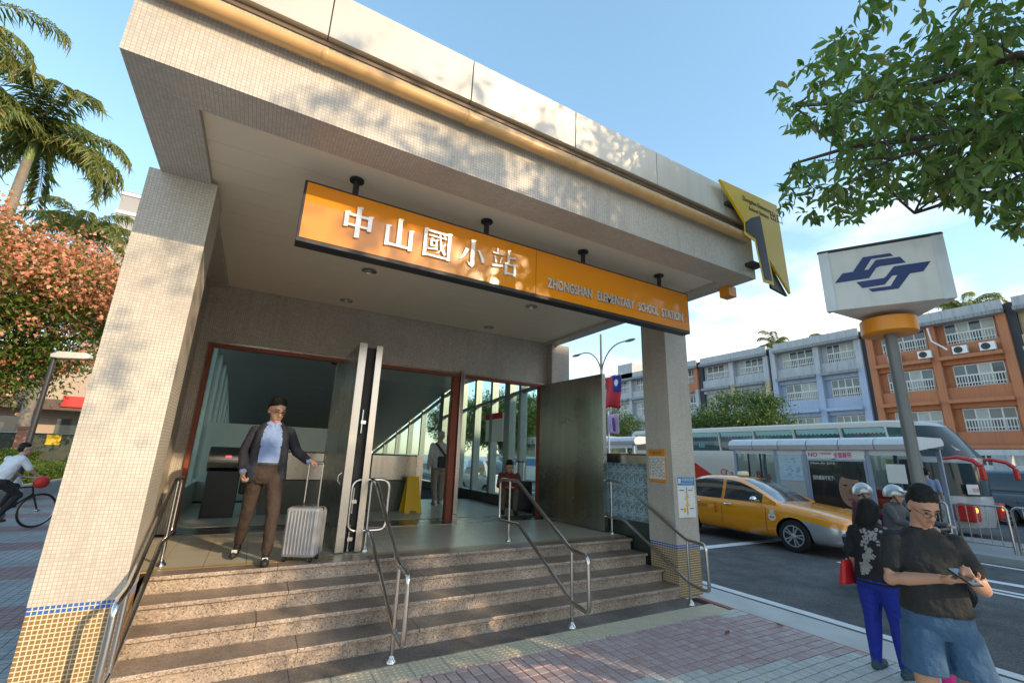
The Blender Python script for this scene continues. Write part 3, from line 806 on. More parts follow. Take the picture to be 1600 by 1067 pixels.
# characters, drawn stroke by stroke on a 100 unit square: thick uprights, thinner cross strokes with a pointed right shoulder
def Vs(x, y0, y1, w=13): return [(x - w / 2, y0), (x + w / 2, y0 + 2), (x + w / 2, y1 - 1), (x + w / 2 + 5, y1 + 4), (x + w / 2, y1 + 6), (x - w / 2, y1 + 3)]
def Hs(x0, x1, y, t=8): return [(x0, y - t / 2), (x1, y - t / 2), (x1, y + t / 2), (x1 - 5, y + t / 2 + 5), (x1 - 11, y + t / 2), (x0, y + t / 2)]
def Bx(x0, x1, y0, y1): return [(x0, y0), (x1, y0), (x1, y1), (x0, y1)]
GL = {
 'zhong': [Vs(50, 0, 96, 14), Vs(17, 28, 74, 12), Vs(83, 28, 74, 12), Hs(17, 88, 70), Bx(17, 83, 34, 41)],
 'shan': [Vs(50, 8, 96, 14), Vs(14, 2, 66, 12), Vs(86, 0, 66, 12), Bx(14, 86, 5, 13)],
 'guo': [Vs(10, 0, 92, 10), Vs(90, 0, 92, 10), Hs(10, 94, 90, 8), Bx(10, 90, 3, 10), Hs(20, 80, 74, 5), Vs(30, 40, 60, 6), Vs(47, 40, 60, 6), Bx(28, 50, 56, 60), Bx(28, 50, 38, 42),
         [(20, 24), (52, 30), (52, 35), (20, 29)], [(54, 82), (60, 84), (66, 45), (80, 20), (84, 22), (74, 14), (60, 38)], [(74, 56), (79, 54), (56, 20), (46, 14), (58, 26)], [(66, 84), (70, 86), (78, 78), (72, 78)]],
 'xiao': [Vs(52, 8, 96, 14), [(52, 2), (59, 10), (45, 12), (34, 18), (40, 8)], [(26, 66), (38, 62), (22, 34), (6, 20), (18, 40)], [(70, 66), (76, 68), (94, 40), (96, 26), (86, 26), (82, 42)]],
 'zhan': [Bx(20, 27, 82, 95), Hs(4, 46, 76, 6), [(10, 66), (17, 64), (20, 42), (14, 42)], [(36, 66), (43, 64), (35, 42), (31, 42)], [(4, 24), (46, 32), (46, 38), (4, 31)], Vs(66, 46, 95, 9), Hs(66, 96, 72, 6), Vs(56, 4, 46, 9), Vs(90, 4, 46, 9), Hs(54, 94, 45, 6), Bx(56, 90, 8, 14)],
}
for n, key in enumerate(('zhong', 'shan', 'guo', 'xiao', 'zhan')):
    mb = MB(); s = 0.0029; cx = 0.33 + n * 0.355; cz = 3.435
    for k, poly in enumerate(GL[key]):
        mb.prism(poly, (cx, SY - 0.006, cz), (s, 0, 0), (0, 0, s), (0, -0.022 - 0.0006 * k, 0))
    mb.build('character', M['letter'], sg)
for wd, xa, xb in (('ZHONGSHAN', 2.42, 3.02), ('ELEMENTARY', 3.09, 3.66), ('SCHOOL', 3.73, 4.06), ('STATION', 4.12, 4.50)):
    put_text(wd, 0.15, (xa, SY - 0.020, 3.435), (1, 0, 0), (0, 0, 1), M['letter'], sg, 'english_lettering', depth=0.010, bold=0.003, width=xb - xa)

# ================================================================== EXIT 1 SIGN
ex = thing('exit_sign', 'yellow angular exit sign with a black figure 1 on the canopy corner', 'sign', (5.1, 2.9, 3.88))
ye = 2.865
mb = MB(); mb.prism([(4.44, 5.06), (5.64, 5.10), (5.69, 3.84), (5.10, 4.42), (4.86, 4.62)], (0, ye, 0), (1, 0, 0), (0, 0, 1), (0, 0.03, 0)); mb.build('sign_plate', M['yellow'], ex)
mb = MB(); mb.prism([(4.84, 4.66), (5.02, 4.72), (5.24, 4.72), (5.33, 3.87), (5.10, 3.86), (5.02, 4.38), (4.82, 4.42)], (0, ye - 0.004, 0), (1, 0, 0), (0, 0, 1), (0, 0.003, 0)); mb.build('figure_outline', M['yellow'], ex)
M['ink'] = pm('black_print', (0.012, 0.014, 0.016), 0.4, spec=0.2)
mb = MB(); mb.prism([(4.86, 4.60), (4.99, 4.70), (5.20, 4.80), (5.29, 3.92), (5.135, 3.905), (5.05, 4.43), (4.85, 4.47)], (0, ye - 0.008, 0), (1, 0, 0), (0, 0, 1), (0, 0.003, 0)); mb.build('figure_one', M['ink'], ex)
mb = MB(); mb.prism([(5.34, 4.24), (5.69, 3.82), (5.35, 3.86)], (0, ye + 0.04, 0), (1, 0, 0), (0, 0, 1), (0, 0.03, 0)); mb.build('back_plate', M['dark'], ex)
put_text('Zhongshan Elementary', 0.09, (4.86, ye - 0.003, 4.92), (1, 0, 0), (0, 0, 1), M['ink'], ex, depth=0.001, width=0.62)
put_text('School Station', 0.08, (4.98, ye - 0.003, 4.82), (1, 0, 0), (0, 0, 1), M['ink'], ex, depth=0.001, width=0.42)
put_text('出口', 0.15, (5.44, ye - 0.003, 4.84), (1, 0, 0), (0, 0, 1), M['ink'], ex, depth=0.001)
for q in ((4.6, 5.2, 2.90, 2.95, 4.80, 4.84), (5.0, 5.2, 2.90, 3.01, 4.1, 4.14)):
    mb = MB(); mb.box(*q); mb.build('bracket', M['dark'], ex)

# ================================================================== METRO TOTEM
tt = thing('metro_totem', 'white three sided box with a navy metro emblem on a grey pole with orange ring', 'sign', (5.03, 1.71, 0))
A, B_, C_ = Vector((4.47, 1.95)), Vector((4.91, 1.18)), Vector((5.62, 1.88))
def chamf(a, b, c, k=0.07):
    pts = []
    for p, q, r in ((a, c, b), (b, a, c), (c, b, a)):
        pts.append(p + (q - p).normalized() * k * 0.35); pts.append(p + (r - p).normalized() * k * 0.35)
    return pts
pl = chamf(A, B_, C_)
mb = MB(); mb.prism([(p.x, p.y) for p in pl], (0, 0, 3.11), (1, 0, 0), (0, 1, 0), (0, 0, 0.58)); mb.build('light_box', M['white_dirty'], tt, bevel=0.006)
M['trim'] = pm('box_trim', (0.56, 0.58, 0.57), 0.45, 0.2, var=0.1, streak=0.12)
cen = (A + B_ + C_) / 3
for p in (A, B_, C_):
    d = (p - cen).normalized(); q = p - d * 0.026; s2 = Vector((-d.y, d.x)) * 0.05
    mb = MB(); mb.prism([(q.x - s2.x - d.x * .03, q.y - s2.y - d.y * .03), (q.x + d.x * .034, q.y + d.y * .034), (q.x + s2.x - d.x * .03, q.y + s2.y - d.y * .03)], (0, 0, 3.105), (1, 0, 0), (0, 1, 0), (0, 0, 0.59)); mb.build('corner_trim', M['trim'], tt)
big = [cen + (p - cen) * 1.05 for p in pl]
mb = MB(); mb.prism([(p.x, p.y) for p in big], (0, 0, 3.692), (1, 0, 0), (0, 1, 0), (0, 0, 0.018)); mb.build('lid', M['dark'], tt)
LOGO = [[(0.101, 0.457), (0.178, 0.606), (0.266, 0.607), (0.37, 0.828), (0.59, 0.827), (0.611, 0.774), (0.435, 0.777), (0.361, 0.608), (0.396, 0.608), (0.47, 0.751), (0.66, 0.743), (0.695, 0.636), (0.488, 0.635), (0.46, 0.617), (0.391, 0.466)],
        [(0.28, 0.426), (0.504, 0.434), (0.527, 0.46), (0.599, 0.601), (0.879, 0.602), (0.811, 0.458), (0.708, 0.45), (0.602, 0.234), (0.395, 0.233), (0.368, 0.289), (0.545, 0.292), (0.613, 0.456), (0.573, 0.453), (0.502, 0.326), (0.321, 0.315)]]
for a, b2 in ((A, B_), (B_, C_), (C_, A)):
    U = (b2 - a); n = Vector((U.y, -U.x)).normalized()
    if n.dot((a + b2) / 2 - cen) < 0: n = -n
    flip = U.x * n.y - U.y * n.x > 0
    mb = MB()
    for poly in LOGO: mb.prism([((1 - q[0] if flip else q[0]), q[1]) for q in poly], (a.x + n.x * 0.0015, a.y + n.y * 0.0015, 3.11), (U.x, U.y, 0), (0, 0, 0.58), (n.x * 0.002, n.y * 0.002, 0))
    mb.build('emblem', M['navy'], tt)
M['pole_grey'] = pm('pole_grey', (0.16, 0.17, 0.165), 0.5, 0.2, var=0.12, vscale=5, streak=0.1)
mb = MB(); mb.tube([(5.03, 1.71, -0.02), (5.03, 1.71, 3.12)], 0.047, 20); mb.build('pole', M['pole_grey'], tt, smooth=40)
mb = MB(); mb.lathe([(0.05, 2.925), (0.207, 2.925), (0.213, 2.93), (0.213, 3.06), (0.207, 3.065), (0.05, 3.065)], (5.03, 1.71, 0), n=36); mb.build('ring', M['orange_matt'], tt, smooth=40)

# ================================================================== HANDRAILS
def handrail(x, label, loopback):
    h = thing('handrail', label, 'handrail', (x, 4.6, 0), 0, 'steel handrails on the steps')
    r = 0.0215
    def arc(pts, rad=0.07):
        """round the corners of a polyline"""
        pts = [Vector(p) for p in pts]; o = [pts[0]]
        for i in range(1, len(pts) - 1):
            p = pts[i]; a = (pts[i - 1] - p); c = (pts[i + 1] - p); k = min(rad, a.length * .45, c.length * .45)
            a = p + a.normalized() * k; c = p + c.normalized() * k
            for t in range(6):
                u = t / 5; o.append(a.lerp(p, u).lerp(p.lerp(c, u), u))
        o.append(pts[-1]); return o
    low = [(x, 4.17, 0.74), (x, 3.885, 0.725), (x, 3.875, 0.20), (x, 4.16, 0.235)]
    if loopback:
        loop = [(x, 5.35, 1.38)] + low + [(x, 5.30, 0.84), (x, 5.84, 0.83), (x, 5.84, 1.38), (x, 5.35, 1.38)]
        mid = Vector(loop[0]).lerp(Vector(loop[1]), 0.5)
        seq = [mid] + loop[1:-1] + [loop[0], mid]
        mb = MB(); mb.tube(arc(seq), r, 10, caps=False); mb.build('rail_loop', M['rail'], h, smooth=50)
    else:
        # the landing end is a rounded rectangle set crosswise
        mb = MB(); mb.tube(arc([(x, 5.56, 1.38), (x, 5.30, 1.36)] + low + [(x, 5.36, 0.82), (x, 5.56, 0.82)]), r, 10); mb.build('rail_loop', M['rail'], h, smooth=50)
        rect = [(x, 5.56, 0.82), (x + 0.215, 5.56, 0.82), (x + 0.215, 5.56, 1.38), (x - 0.215, 5.56, 1.38), (x - 0.215, 5.56, 0.82), (x, 5.56, 0.82)]
        mb = MB(); mb.tube(arc(rect, 0.11), r, 10, caps=False); mb.build('end_loop', M['rail'], h, smooth=50)
    for y, z0, z1 in ((4.16, 0.0, 0.74), (5.56, 0.6, 1.38)):
        mb = MB(); mb.tube([(x, y, z0), (x, y, z1)], 0.018, 10); mb.build('post', M['rail'], h, smooth=50)
        mb = MB(); mb.lathe([(0.048, 0.0), (0.046, 0.012), (0.026, 0.034), (0.02, 0.05)], (x, y, z0 + 0.001), n=16); mb.build('flange', M['rail'], h, smooth=50)
    return h
handrail(-0.60, 'steel handrail on the steps beside the left tiled column', True)
handrail(1.27, 'steel handrail on the steps in front of the folded steel leaves', False)
handrail(3.16, 'steel handrail in the middle of the steps before the seated person', True)
handrail(5.0, 'steel handrail on the steps beside the right tiled column', True)

# ================================================================== NOTICES ON THE RIGHT COLUMN
M['paper'] = pm('paper_white', (0.74, 0.73, 0.68), 0.5, var=0.03)
M['blue_sign'] = pm('blue_print', (0.03, 0.22, 0.48), 0.4, var=0.03)
M['grey_ink'] = pm('grey_ink', (0.12, 0.12, 0.12), 0.6)
nb = thing('notice_board', 'orange topped notice of small print on the inner side of the right column', 'notice', (5.07, 4.64, 1.4))
xn = 5.0735
mb = MB(); mb.box(xn - 0.025, xn - 0.001, 4.49, 4.80, 1.42, 1.87); mb.build('backing', M['orange_matt'], nb, bevel=0.004)
mb = MB(); mb.box(xn - 0.029, xn - 0.0255, 4.50, 4.79, 1.46, 1.77); mb.build('sheet', M['paper'], nb)
rr = random.Random(4)
mb = MB()
for j in range(13):
    z = 1.745 - j * 0.021
    y = 4.78
    while y > 4.53:
        w = rr.uniform(0.015, 0.06); mb.box(xn - 0.0305, xn - 0.0295, y - w, y, z, z + 0.008); y -= w + rr.uniform(.01, .04)
mb.build('small_print', M['grey_ink'], nb)
put_text('行駛路線', 0.055, (xn - 0.026, 4.76, 1.80), (0, -1, 0), (0, 0, 1), M['grey_ink'], nb, depth=0.0005, width=0.2)
mp_ = thing('information_map', 'white and blue location map board on the front of the right column', 'notice', (5.32, 4.36, 0.98))
ym = YC - 0.001
mb = MB(); mb.box(5.135, 5.475, ym - 0.02, ym, 0.97, 1.50); mb.build('board', M['paper'], mp_, bevel=0.003)
mb = MB(); mb.box(5.135, 5.475, ym - 0.023, ym - 0.0205, 1.39, 1.50); mb.build('header', M['blue_sign'], mp_)
put_text('本站資訊位置圖', 0.045, (5.21, ym - 0.0245, 1.45), (1, 0, 0), (0, 0, 1), M['paper'], mp_, depth=0.0006, width=0.24)
put_text('Station Location Map', 0.03, (5.21, ym - 0.0245, 1.41), (1, 0, 0), (0, 0, 1), M['paper'], mp_, depth=0.0006, width=0.22)
mb = MB(); mb.prism([(5.15, 1.415), (5.195, 1.415), (5.195, 1.48), (5.15, 1.48)], (0, ym - 0.0235, 0), (1, 0, 0), (0, 0, 1), (0, -.001, 0)); mb.build('pictogram', M['paper'], mp_)
mb = MB(); mb.box(5.30, 5.312, ym - 0.0225, ym - 0.0205, 1.0, 1.37); mb.build('map_line', M['grey_ink'], mp_)
M['map_yellow'] = pm('map_yellow', (0.75, 0.5, 0.03), 0.5)
mb = MB()
mb.prism([(5.285, 1.10), (5.325, 1.10), (5.33, 1.16), (5.315, 1.17), (5.318, 1.24), (5.335, 1.25), (5.32, 1.28), (5.29, 1.28), (5.285, 1.24), (5.295, 1.17)], (0, ym - 0.023, 0), (1, 0, 0), (0, 0, 1), (0, -.0015, 0))
mb.lathe([(0.03, 0), (0.03, 0.0015)], (5.25, ym - 0.0225, 1.07), (0, -1, 0), 14); mb.build('map_area', M['map_yellow'], mp_)
mb = MB()
for x, z, w in ((5.165, 1.32, .09), (5.34, 1.32, .09), (5.165, 1.075, .05), (5.35, 1.08, .09)): mb.box(x, x + w, ym - 0.0222, ym - 0.0207, z, z + 0.012)
mb.build('map_print', M['grey_ink'], mp_)
mb = MB()
for x, z in ((5.27, 1.21), (5.34, 1.235), (5.275, 1.125), (5.345, 1.13), (5.43, 1.355)): mb.lathe([(0.007, 0), (0.007, 0.0015)], (x, ym - 0.0222, z), (0, -1, 0), 8)
mb.build('map_dots', pm('map_red', (0.5, 0.03, 0.03), 0.5), mp_)
# ================================================================== CARS
def bake(o):
    """apply an object's modifiers, return the mesh"""
    dg = bpy.context.evaluated_depsgraph_get(); dg.update()
    me = bpy.data.meshes.new_from_object(o.evaluated_get(dg))
    return me

def make_wheel(parent, x, y, r, side, mat_rim, spokes=10, w=0.2):
    """wheel at local x,y with its outer face towards side"""
    t = MB(); pr = [(r * .66, -w / 2), (r * .93, -w / 2), (r, -w / 2 + .03), (r, w / 2 - .03), (r * .93, w / 2), (r * .66, w / 2)]
    t.lathe(pr, (x, y, r), (0, side, 0), 28, caps=False)
    t.lathe([(r * .66, -w / 2), (r * .66, w / 2)], (x, y, r), (0, side, 0), 28, caps=False)
    ty = t.build('tyre', M['black'], parent, smooth=40, local=True)
    rb = MB(); o = side * w / 2
    rb.lathe([(r * .66, 0.005), (r * .60, -0.03), (r * .05, -0.03)], (x, y + o * .9, r), (0, side, 0), 24)
    disc = rb.build('rim_dish', M['dark'], ty, smooth=40, local=True)
    sp = MB(); sp.lathe([(r * .665, -.01), (r * .665, .008), (r * .60, .008), (r * .60, -.01)], (x, y + o, r), (0, side, 0), 24, caps=False)
    sp.lathe([(r * .14, -.02), (r * .14, .004), (r * .10, .012)], (x, y + o, r), (0, side, 0), 14)
    for k in range(spokes):
        a = 2 * math.pi * (k // 2 * 2 + (0.32 if k % 2 else -0.32) + 0.0) / spokes
        d = Vector((math.cos(a), 0, math.sin(a))); c = Vector((x, y + o - side * .006, r))
        sp.beam(c + d * r * .1, c + d * r * .62, 0.02, r * .085, (0, side, 0)) if False else sp.beam(c + d * r * .1, c + d * r * .62, r * .085, 0.018, (0, side, 0))
    sp.build('rim', mat_rim, ty, smooth=30, local=True)
    return ty

def car_body(par, p):
    """lofted body + cabin; p: dict of stations"""
    def ring(x, w, zb, zs, zt):
        half = [(0, zb), (w * .80, zb), (w * .97, zb + .10), (w, zb + (zs - zb) * .45), (w * .985, zb + (zs - zb) * .78), (w * .94, zs), (w * .72, zt - .012), (0, zt)]
        return [Vector((x, -a, b)) for a, b in half] + [Vector((x, a, b)) for a, b in reversed(half[1:-1])]
    mb = MB(); mb.loft([ring(*s) for s in p['body']])
    o = mb.build('tmp', p['paint'])
    o.data.materials.append(p['lower']); o.data.materials.append(M['black'])
    sb = o.modifiers.new('s', 'SUBSURF'); sb.levels = 2; sb.render_levels = 2
    cut = MB()
    for ax in p['axles']: cut.lathe([(p['r'] + .045, -2.5), (p['r'] + .045, 2.5)], (ax, 0, p['r']), (0, 1, 0), 32)
    for ax in p['axles']: pass
    co = cut.build('cut', M['black'])
    bo = o.modifiers.new('b', 'BOOLEAN'); bo.operation = 'DIFFERENCE'; bo.object = co; bo.solver = 'EXACT'
    try: bo.material_mode = 'TRANSFER'
    except Exception: pass
    me = bake(o)
    bpy.data.objects.remove(o); bpy.data.objects.remove(co)
    me.name = 'body'
    if p.get('cuts'):
        bm = bmesh.new(); bm.from_mesh(me)
        for co_, no_ in p['cuts']:
            bmesh.ops.bisect_plane(bm, geom=bm.verts[:] + bm.edges[:] + bm.faces[:], plane_co=co_, plane_no=no_)
        bm.to_mesh(me); bm.free()
    bi = [i for i, m_ in enumerate(me.materials) if m_ == M['black']]
    for po in me.polygons:
        if po.material_index in bi: continue
        po.material_index = p['rule'](po.center)
    me.shade_smooth(); me.set_sharp_from_angle(angle=R(38))
    body = bpy.data.objects.new('body', me); COL.objects.link(body); body.parent = par
    # under floor, keeps light out of the arches
    uf = MB(); uf.box(p['body'][-1][0] + .35, p['body'][0][0] - .35, -p['w'] * .62, p['w'] * .62, p['body'][3][2] + .02, p['body'][3][3] - .02)
    uf.build('underfloor', M['black'], par, local=True)
    # cabin
    def cr(x, zt):
        wb = p['cw']; zb = p['belt']; h = max(zt - zb, 0.0)
        wt = wb - h * .36
        zt1 = zb + h * .86
        half = [(0, zb - .05), (wb, zb - .05), (wb, zb), (wt + .02, zt1), (wt * .82, zb + h * .985), (0, zt)]
        return [Vector((x, -a, b)) for a, b in half] + [Vector((x, a, b)) for a, b in reversed(half[1:-1])]
    mb = MB(); st_ = p['cabin']; rings = [cr(x, z) for x, z in st_]
    n = len(rings[0])
    vs = [q for r_ in rings for q in r_]
    mb.add(vs, [])
    for i in range(len(st_) - 1):
        xa, xb = st_[i][0], st_[i + 1][0]; xm = (xa + xb) / 2
        for k in range(n):
            glass = False
            if k in (2, n - 3):
                glass = any(lo < xm < hi for lo, hi in p['side_win'])
            if k in (4, n - 5):
                glass = xm > p['wind'] or xm < p['rear']
            mb.cur = 1 if glass else 0
            mb.f.append((i * n + k, i * n + (k + 1) % n, (i + 1) * n + (k + 1) % n, (i + 1) * n + k)); mb.m.append(mb.cur)
    mb.f.append(tuple(reversed(range(n)))); mb.m.append(0); mb.f.append(tuple(range((len(st_) - 1) * n, len(st_) * n))); mb.m.append(0)
    cab = mb.build('cabin', [p['paint'], M['car_glass']], par, smooth=38, local=True)
    return body, cab

M['car_glass'] = pm('car_glass', (0.028, 0.034, 0.036), 0.05, var=0.1, coat=1.0)
M['taxi'] = pm('taxi_yellow', (0.86, 0.31, 0.006), 0.22, var=0.02, coat=0.8)
M['silver'] = pm('silver_paint', (0.50, 0.51, 0.52), 0.28, 0.5, var=0.03, coat=0.6)
M['chrome'] = pm('chrome', (0.75, 0.75, 0.75), 0.08, 1.0, var=0.02)
M['lamp_glass'] = pm('lamp_glass', (0.72, 0.74, 0.75), 0.08, 0.4, var=0.1, vscale=30, coat=1.0)
M['plate'] = pm('plate_white', (0.75, 0.75, 0.73), 0.4)
M['red_print'] = pm('red_print', (0.45, 0.03, 0.02), 0.5)

def project_strip(me, rows, off, name, mat, parent):
    """rows of (origin, direction): cast on a body mesh, make a fitted sheet lying off it"""
    bm = bmesh.new(); bm.from_mesh(me); bvh = BVHTree.FromBMesh(bm); bm.free()
    mb = MB(); pts = []
    for row in rows:
        r_ = []
        for o, d in row:
            h = bvh.ray_cast(Vector(o), Vector(d).normalized())
            if h[0] is None: h = bvh.find_nearest(Vector(o))
            nrm = h[1] if h[1].dot(Vector(d)) < 0 else -h[1]
            r_.append(h[0] + nrm * off)
        pts.append(r_)
    nr, nc = len(pts), len(pts[0])
    mb.add([q for r_ in pts for q in r_], [(i * nc + j, i * nc + j + 1, (i + 1) * nc + j + 1, (i + 1) * nc + j) for i in range(nr - 1) for j in range(nc - 1)])
    o = mb.build(name, mat, parent, smooth=60, local=True)
    s_ = o.modifiers.new('thick', 'SOLIDIFY'); s_.thickness = off * 0.9; s_.offset = 1
    return o

SEDAN = dict(
    body=[(2.33, .60, .30, .62, .70), (2.32, .70, .24, .66, .735), (2.22, .81, .19, .72, .79), (1.95, .875, .18, .80, .87), (1.75, .885, .18, .83, .90), (1.36, .892, .18, .865, .95), (0.95, .892, .18, .90, .995),
          (0.3, .888, .18, .92, .985), (-0.9, .888, .18, .945, 1.0), (-1.34, .885, .18, .955, 1.02), (-1.75, .875, .19, .955, 1.04), (-2.1, .84, .22, .935, 1.03), (-2.25, .76, .28, .88, .98), (-2.31, .62, .36, .78, .86)],
    cabin=[(1.02, .965), (0.92, 1.02), (0.70, 1.145), (0.40, 1.295), (0.10, 1.41), (-0.02, 1.435), (-0.26, 1.462), (-0.34, 1.467), (-0.62, 1.47), (-0.85, 1.462), (-1.08, 1.42), (-1.22, 1.37), (-1.45, 1.24), (-1.70, 1.07), (-1.80, 1.02)],
    side_win=[(-0.26, 0.70), (-1.22, -0.34)], wind=0.08, rear=-1.05, belt=.93, cw=.80, axles=(1.36, -1.34), r=.325, w=.888, hz=.70)

def make_car(name, label, loc, rz, paint, lower, rule, spec=SEDAN, group=None, taxi=False, cuts=None):
    c = thing(name, label, 'taxi' if taxi else ('van' if name == 'parked_van' else 'car'), loc, rz, group)
    p = dict(spec); p['paint'] = paint; p['lower'] = lower; p['rule'] = rule; p['cuts'] = cuts
    body, cab = car_body(c, p)
    for ax in p['axles']:
        for s in (-1, 1): make_wheel(c, ax, s * (p['w'] - .115), p['r'], s, M['silver'])
    me = body.data
    W = p['w']; fx = p['body'][0][0]; rx_ = p['body'][-1][0]; k = p.get('k', 1.0)
    for s in (-1, 1):
        # headlight wraps from the nose round the wing
        def dr(t, z): 
            a = R(8 + 62 * t); o = Vector((fx - .75 + 2.2 * math.cos(a), s * (0.30 + 2.2 * math.sin(a)), z)); return (o, Vector((fx - .75, s * .30, z)) - o)
        rows = [[dr(t, (p.get('hz', .64) - .05 + .15 * t - .03 * (1 - t))) for t in (0.08, .25, .45, .65, .85, 1.0)], [dr(t, p.get('hz', .64) + .045 + .125 * t) for t in (0.08, .25, .45, .65, .85, 1.0)]]
        project_strip(me, rows, .006, 'headlight', M['lamp_glass'], c)
        def dt(t, z):
            a = R(12 + 60 * t); o = Vector((rx_ + .7 - 2.2 * math.cos(a), s * (0.30 + 2.2 * math.sin(a)), z)); return (o, Vector((rx_ + .7, s * .30, z)) - o)
        project_strip(me, [[dt(t, z) for t in (0, .3, .6, .9)] for z in (.74, .9)], .006, 'tail_light', M['red_print'], c)
        # fog lamp recess
        rows = [[(Vector((4, s * y, z)), Vector((-1, 0, 0))) for y in (.50, .62, .74)] for z in (.33, .46)]
        project_strip(me, rows, .004, 'fog_lamp', M['black'], c)
        # mirror
        mb = MB(); mb.ell((.62, s * (W + .10), 1.0), .07, .10, .065, 12, 8); mb.beam((.64, s * (W - .06), .96), (.63, s * (W + .05), .98), .05, .03); mb.build('mirror', M['chrome'] if taxi else paint, c, smooth=50, local=True)
        # door seams and handles
        for xs_, za, zb in ((.80, .30, .92), (-.30, .28, .93), (-1.02, .45, .94)):
            rows = [[(Vector((xs_ + dx, s * 3, z)), Vector((0, -s, 0))) for dx in (-.005, .005)] for z in np.linspace(za, zb, 7)]
            project_strip(me, rows, .0022, 'door_seam', M['black'], c)
        for xs_ in (-.12, -.98):
            rows = [[(Vector((xs_ + dx, s * 3, z)), Vector((0, -s, 0))) for dx in (-.09, -.03, .03, .09)] for z in (.80, .83)]
            project_strip(me, rows, .022, 'door_handle', M['chrome'] if taxi else paint, c)
    rows = [[(Vector((4, y, z)), Vector((-1, 0, 0))) for y in np.linspace(-.46, .46, 9)] for z in (.24, .36)]
    project_strip(me, rows, .005, 'lower_grille', M['black'], c)
    rows = [[(Vector((4, y, z)), Vector((-1, 0, 0))) for y in np.linspace(-.40, .40, 9)] for z in (p.get('hz', .64) - .06, p.get('hz', .64) - .02)]
    project_strip(me, rows, .006, 'grille_bar', M['chrome'], c)
    rows = [[(Vector((4, y, z)), Vector((-1, 0, 0))) for y in np.linspace(-.16, .16, 5)] for z in (.38, .50)]
    project_strip(me, rows, .016, 'number_plate', M['plate'], c)
    for y in (-.25, .3):
        x0 = .98 if spec is SEDAN else p['cabin'][0][0]
        mb = MB(); mb.tube([(x0 + .0, y - .3, p['belt'] + .04), (x0 - .02, y + .25, p['belt'] + .06)], .012, 6); mb.build('wiper', M['black'], c, local=True)
    return c, me

taxi, tme_ = make_car('taxi', 'yellow taxi with silver front bumper and roof lamp waiting in the near lane', (11.09, 7.10, -0.06), -math.pi / 2, M['taxi'], M['silver'],
    lambda q: 1 if (q.x > 1.58 and q.z < .55 + (2.33 - q.x) * .16) or q.z < .245 else 0, taxi=True,
    cuts=[((1.58, 0, 0), (1, 0, 0)), ((2.33, 0, .55), (.16, 0, 1)), ((0, 0, .245), (0, 0, 1))])
M['taxi_lamp'] = pm('taxi_lamp_shell', (0.78, 0.74, 0.55), 0.3, coat=0.4)
mb = MB(); mb.prism([(-.17, 0), (.17, 0), (.13, .10), (-.13, .10)], (-.16, 0, 1.485), (0, 1, 0), (0, 0, 1), (-.13, 0, 0)); rl = mb.build('roof_lamp', M['taxi_lamp'], taxi, bevel=0.02, local=True)
put_text('TAXI', .09, (-.155, .12, 1.50), (0, -1, 0), (0, 0, 1), M['red_print'], taxi, 'roof_lettering', width=.2, world=False) if False else None
put_text('TAXI', .08, (-.29, -.11, 1.505), (0, 1, 0), (0, 0, 1), M['red_print'], rl, 'roof_lettering', depth=.001, width=.2, world=False)
# writing and badge on the doors of the side we see (local -y)
put_text('衛星計程車', .09, (-1.12, -.8935, .70), (1, 0, 0), (0, 0, 1), M['red_print'], taxi, 'door_lettering', depth=.001, width=.42, world=False)
for k, ch in enumerate('計程車'): put_text(ch, .085, (-.50, -.8945, .76 - k * .085), (1, 0, 0), (0, 0, 1), M['red_print'], taxi, 'door_lettering', depth=.001, world=False)
mb = MB(); mb.lathe([(.085, 0), (.085, .004)], (.95, -.8895, .66), (0, -1, 0), 20); mb.prism([(.90, .74), (1.0, .74), (.99, .81), (.91, .81)], (0, -.8895, 0), (1, 0, 0), (0, 0, 1), (0, -.004, 0)); mb.build('door_badge', M['plate'], taxi, local=True)
mb = MB(); mb.box(.90, 1.0, -.8955, -.8938, .635, .675); mb.build('badge_stripe', M['orange_matt'], taxi, local=True)

HATCH = dict(
    body=[(1.75, .52, .32, .58, .64), (1.70, .64, .25, .68, .74), (1.55, .72, .20, .80, .87), (1.2, .745, .18, .90, .98), (.9, .75, .18, .95, 1.02), (.3, .75, .18, .97, 1.03), (-.6, .75, .18, .98, 1.03), (-1.2, .75, .18, .98, 1.03), (-1.5, .74, .2, .97, 1.02), (-1.68, .70, .25, .95, 1.0), (-1.75, .62, .32, .88, .92)],
    cabin=[(1.15, 1.0), (1.05, 1.08), (.8, 1.28), (.52, 1.47), (.36, 1.555), (.2, 1.60), (-.1, 1.63), (-.18, 1.635), (-.7, 1.63), (-1.1, 1.62), (-1.25, 1.60), (-1.45, 1.53), (-1.60, 1.30), (-1.72, 1.02)],
    side_win=[(-.1, .8), (-1.1, -.18)], wind=.4, rear=-1.45, belt=.97, cw=.70, axles=(1.15, -1.15), r=.28, w=.75, hz=.74)
M['car_white'] = pm('car_white', (0.66, 0.68, 0.69), 0.25, var=0.02, coat=0.8)
make_car('parked_car', 'small white hatchback seen through the hall windows', (9.3, 18.3, -0.06), -math.pi / 2, M['car_white'], M['car_white'], lambda q: 0, HATCH)
M['car_blue'] = pm('van_slate', (0.09, 0.12, 0.15), 0.25, var=0.03, coat=0.8)
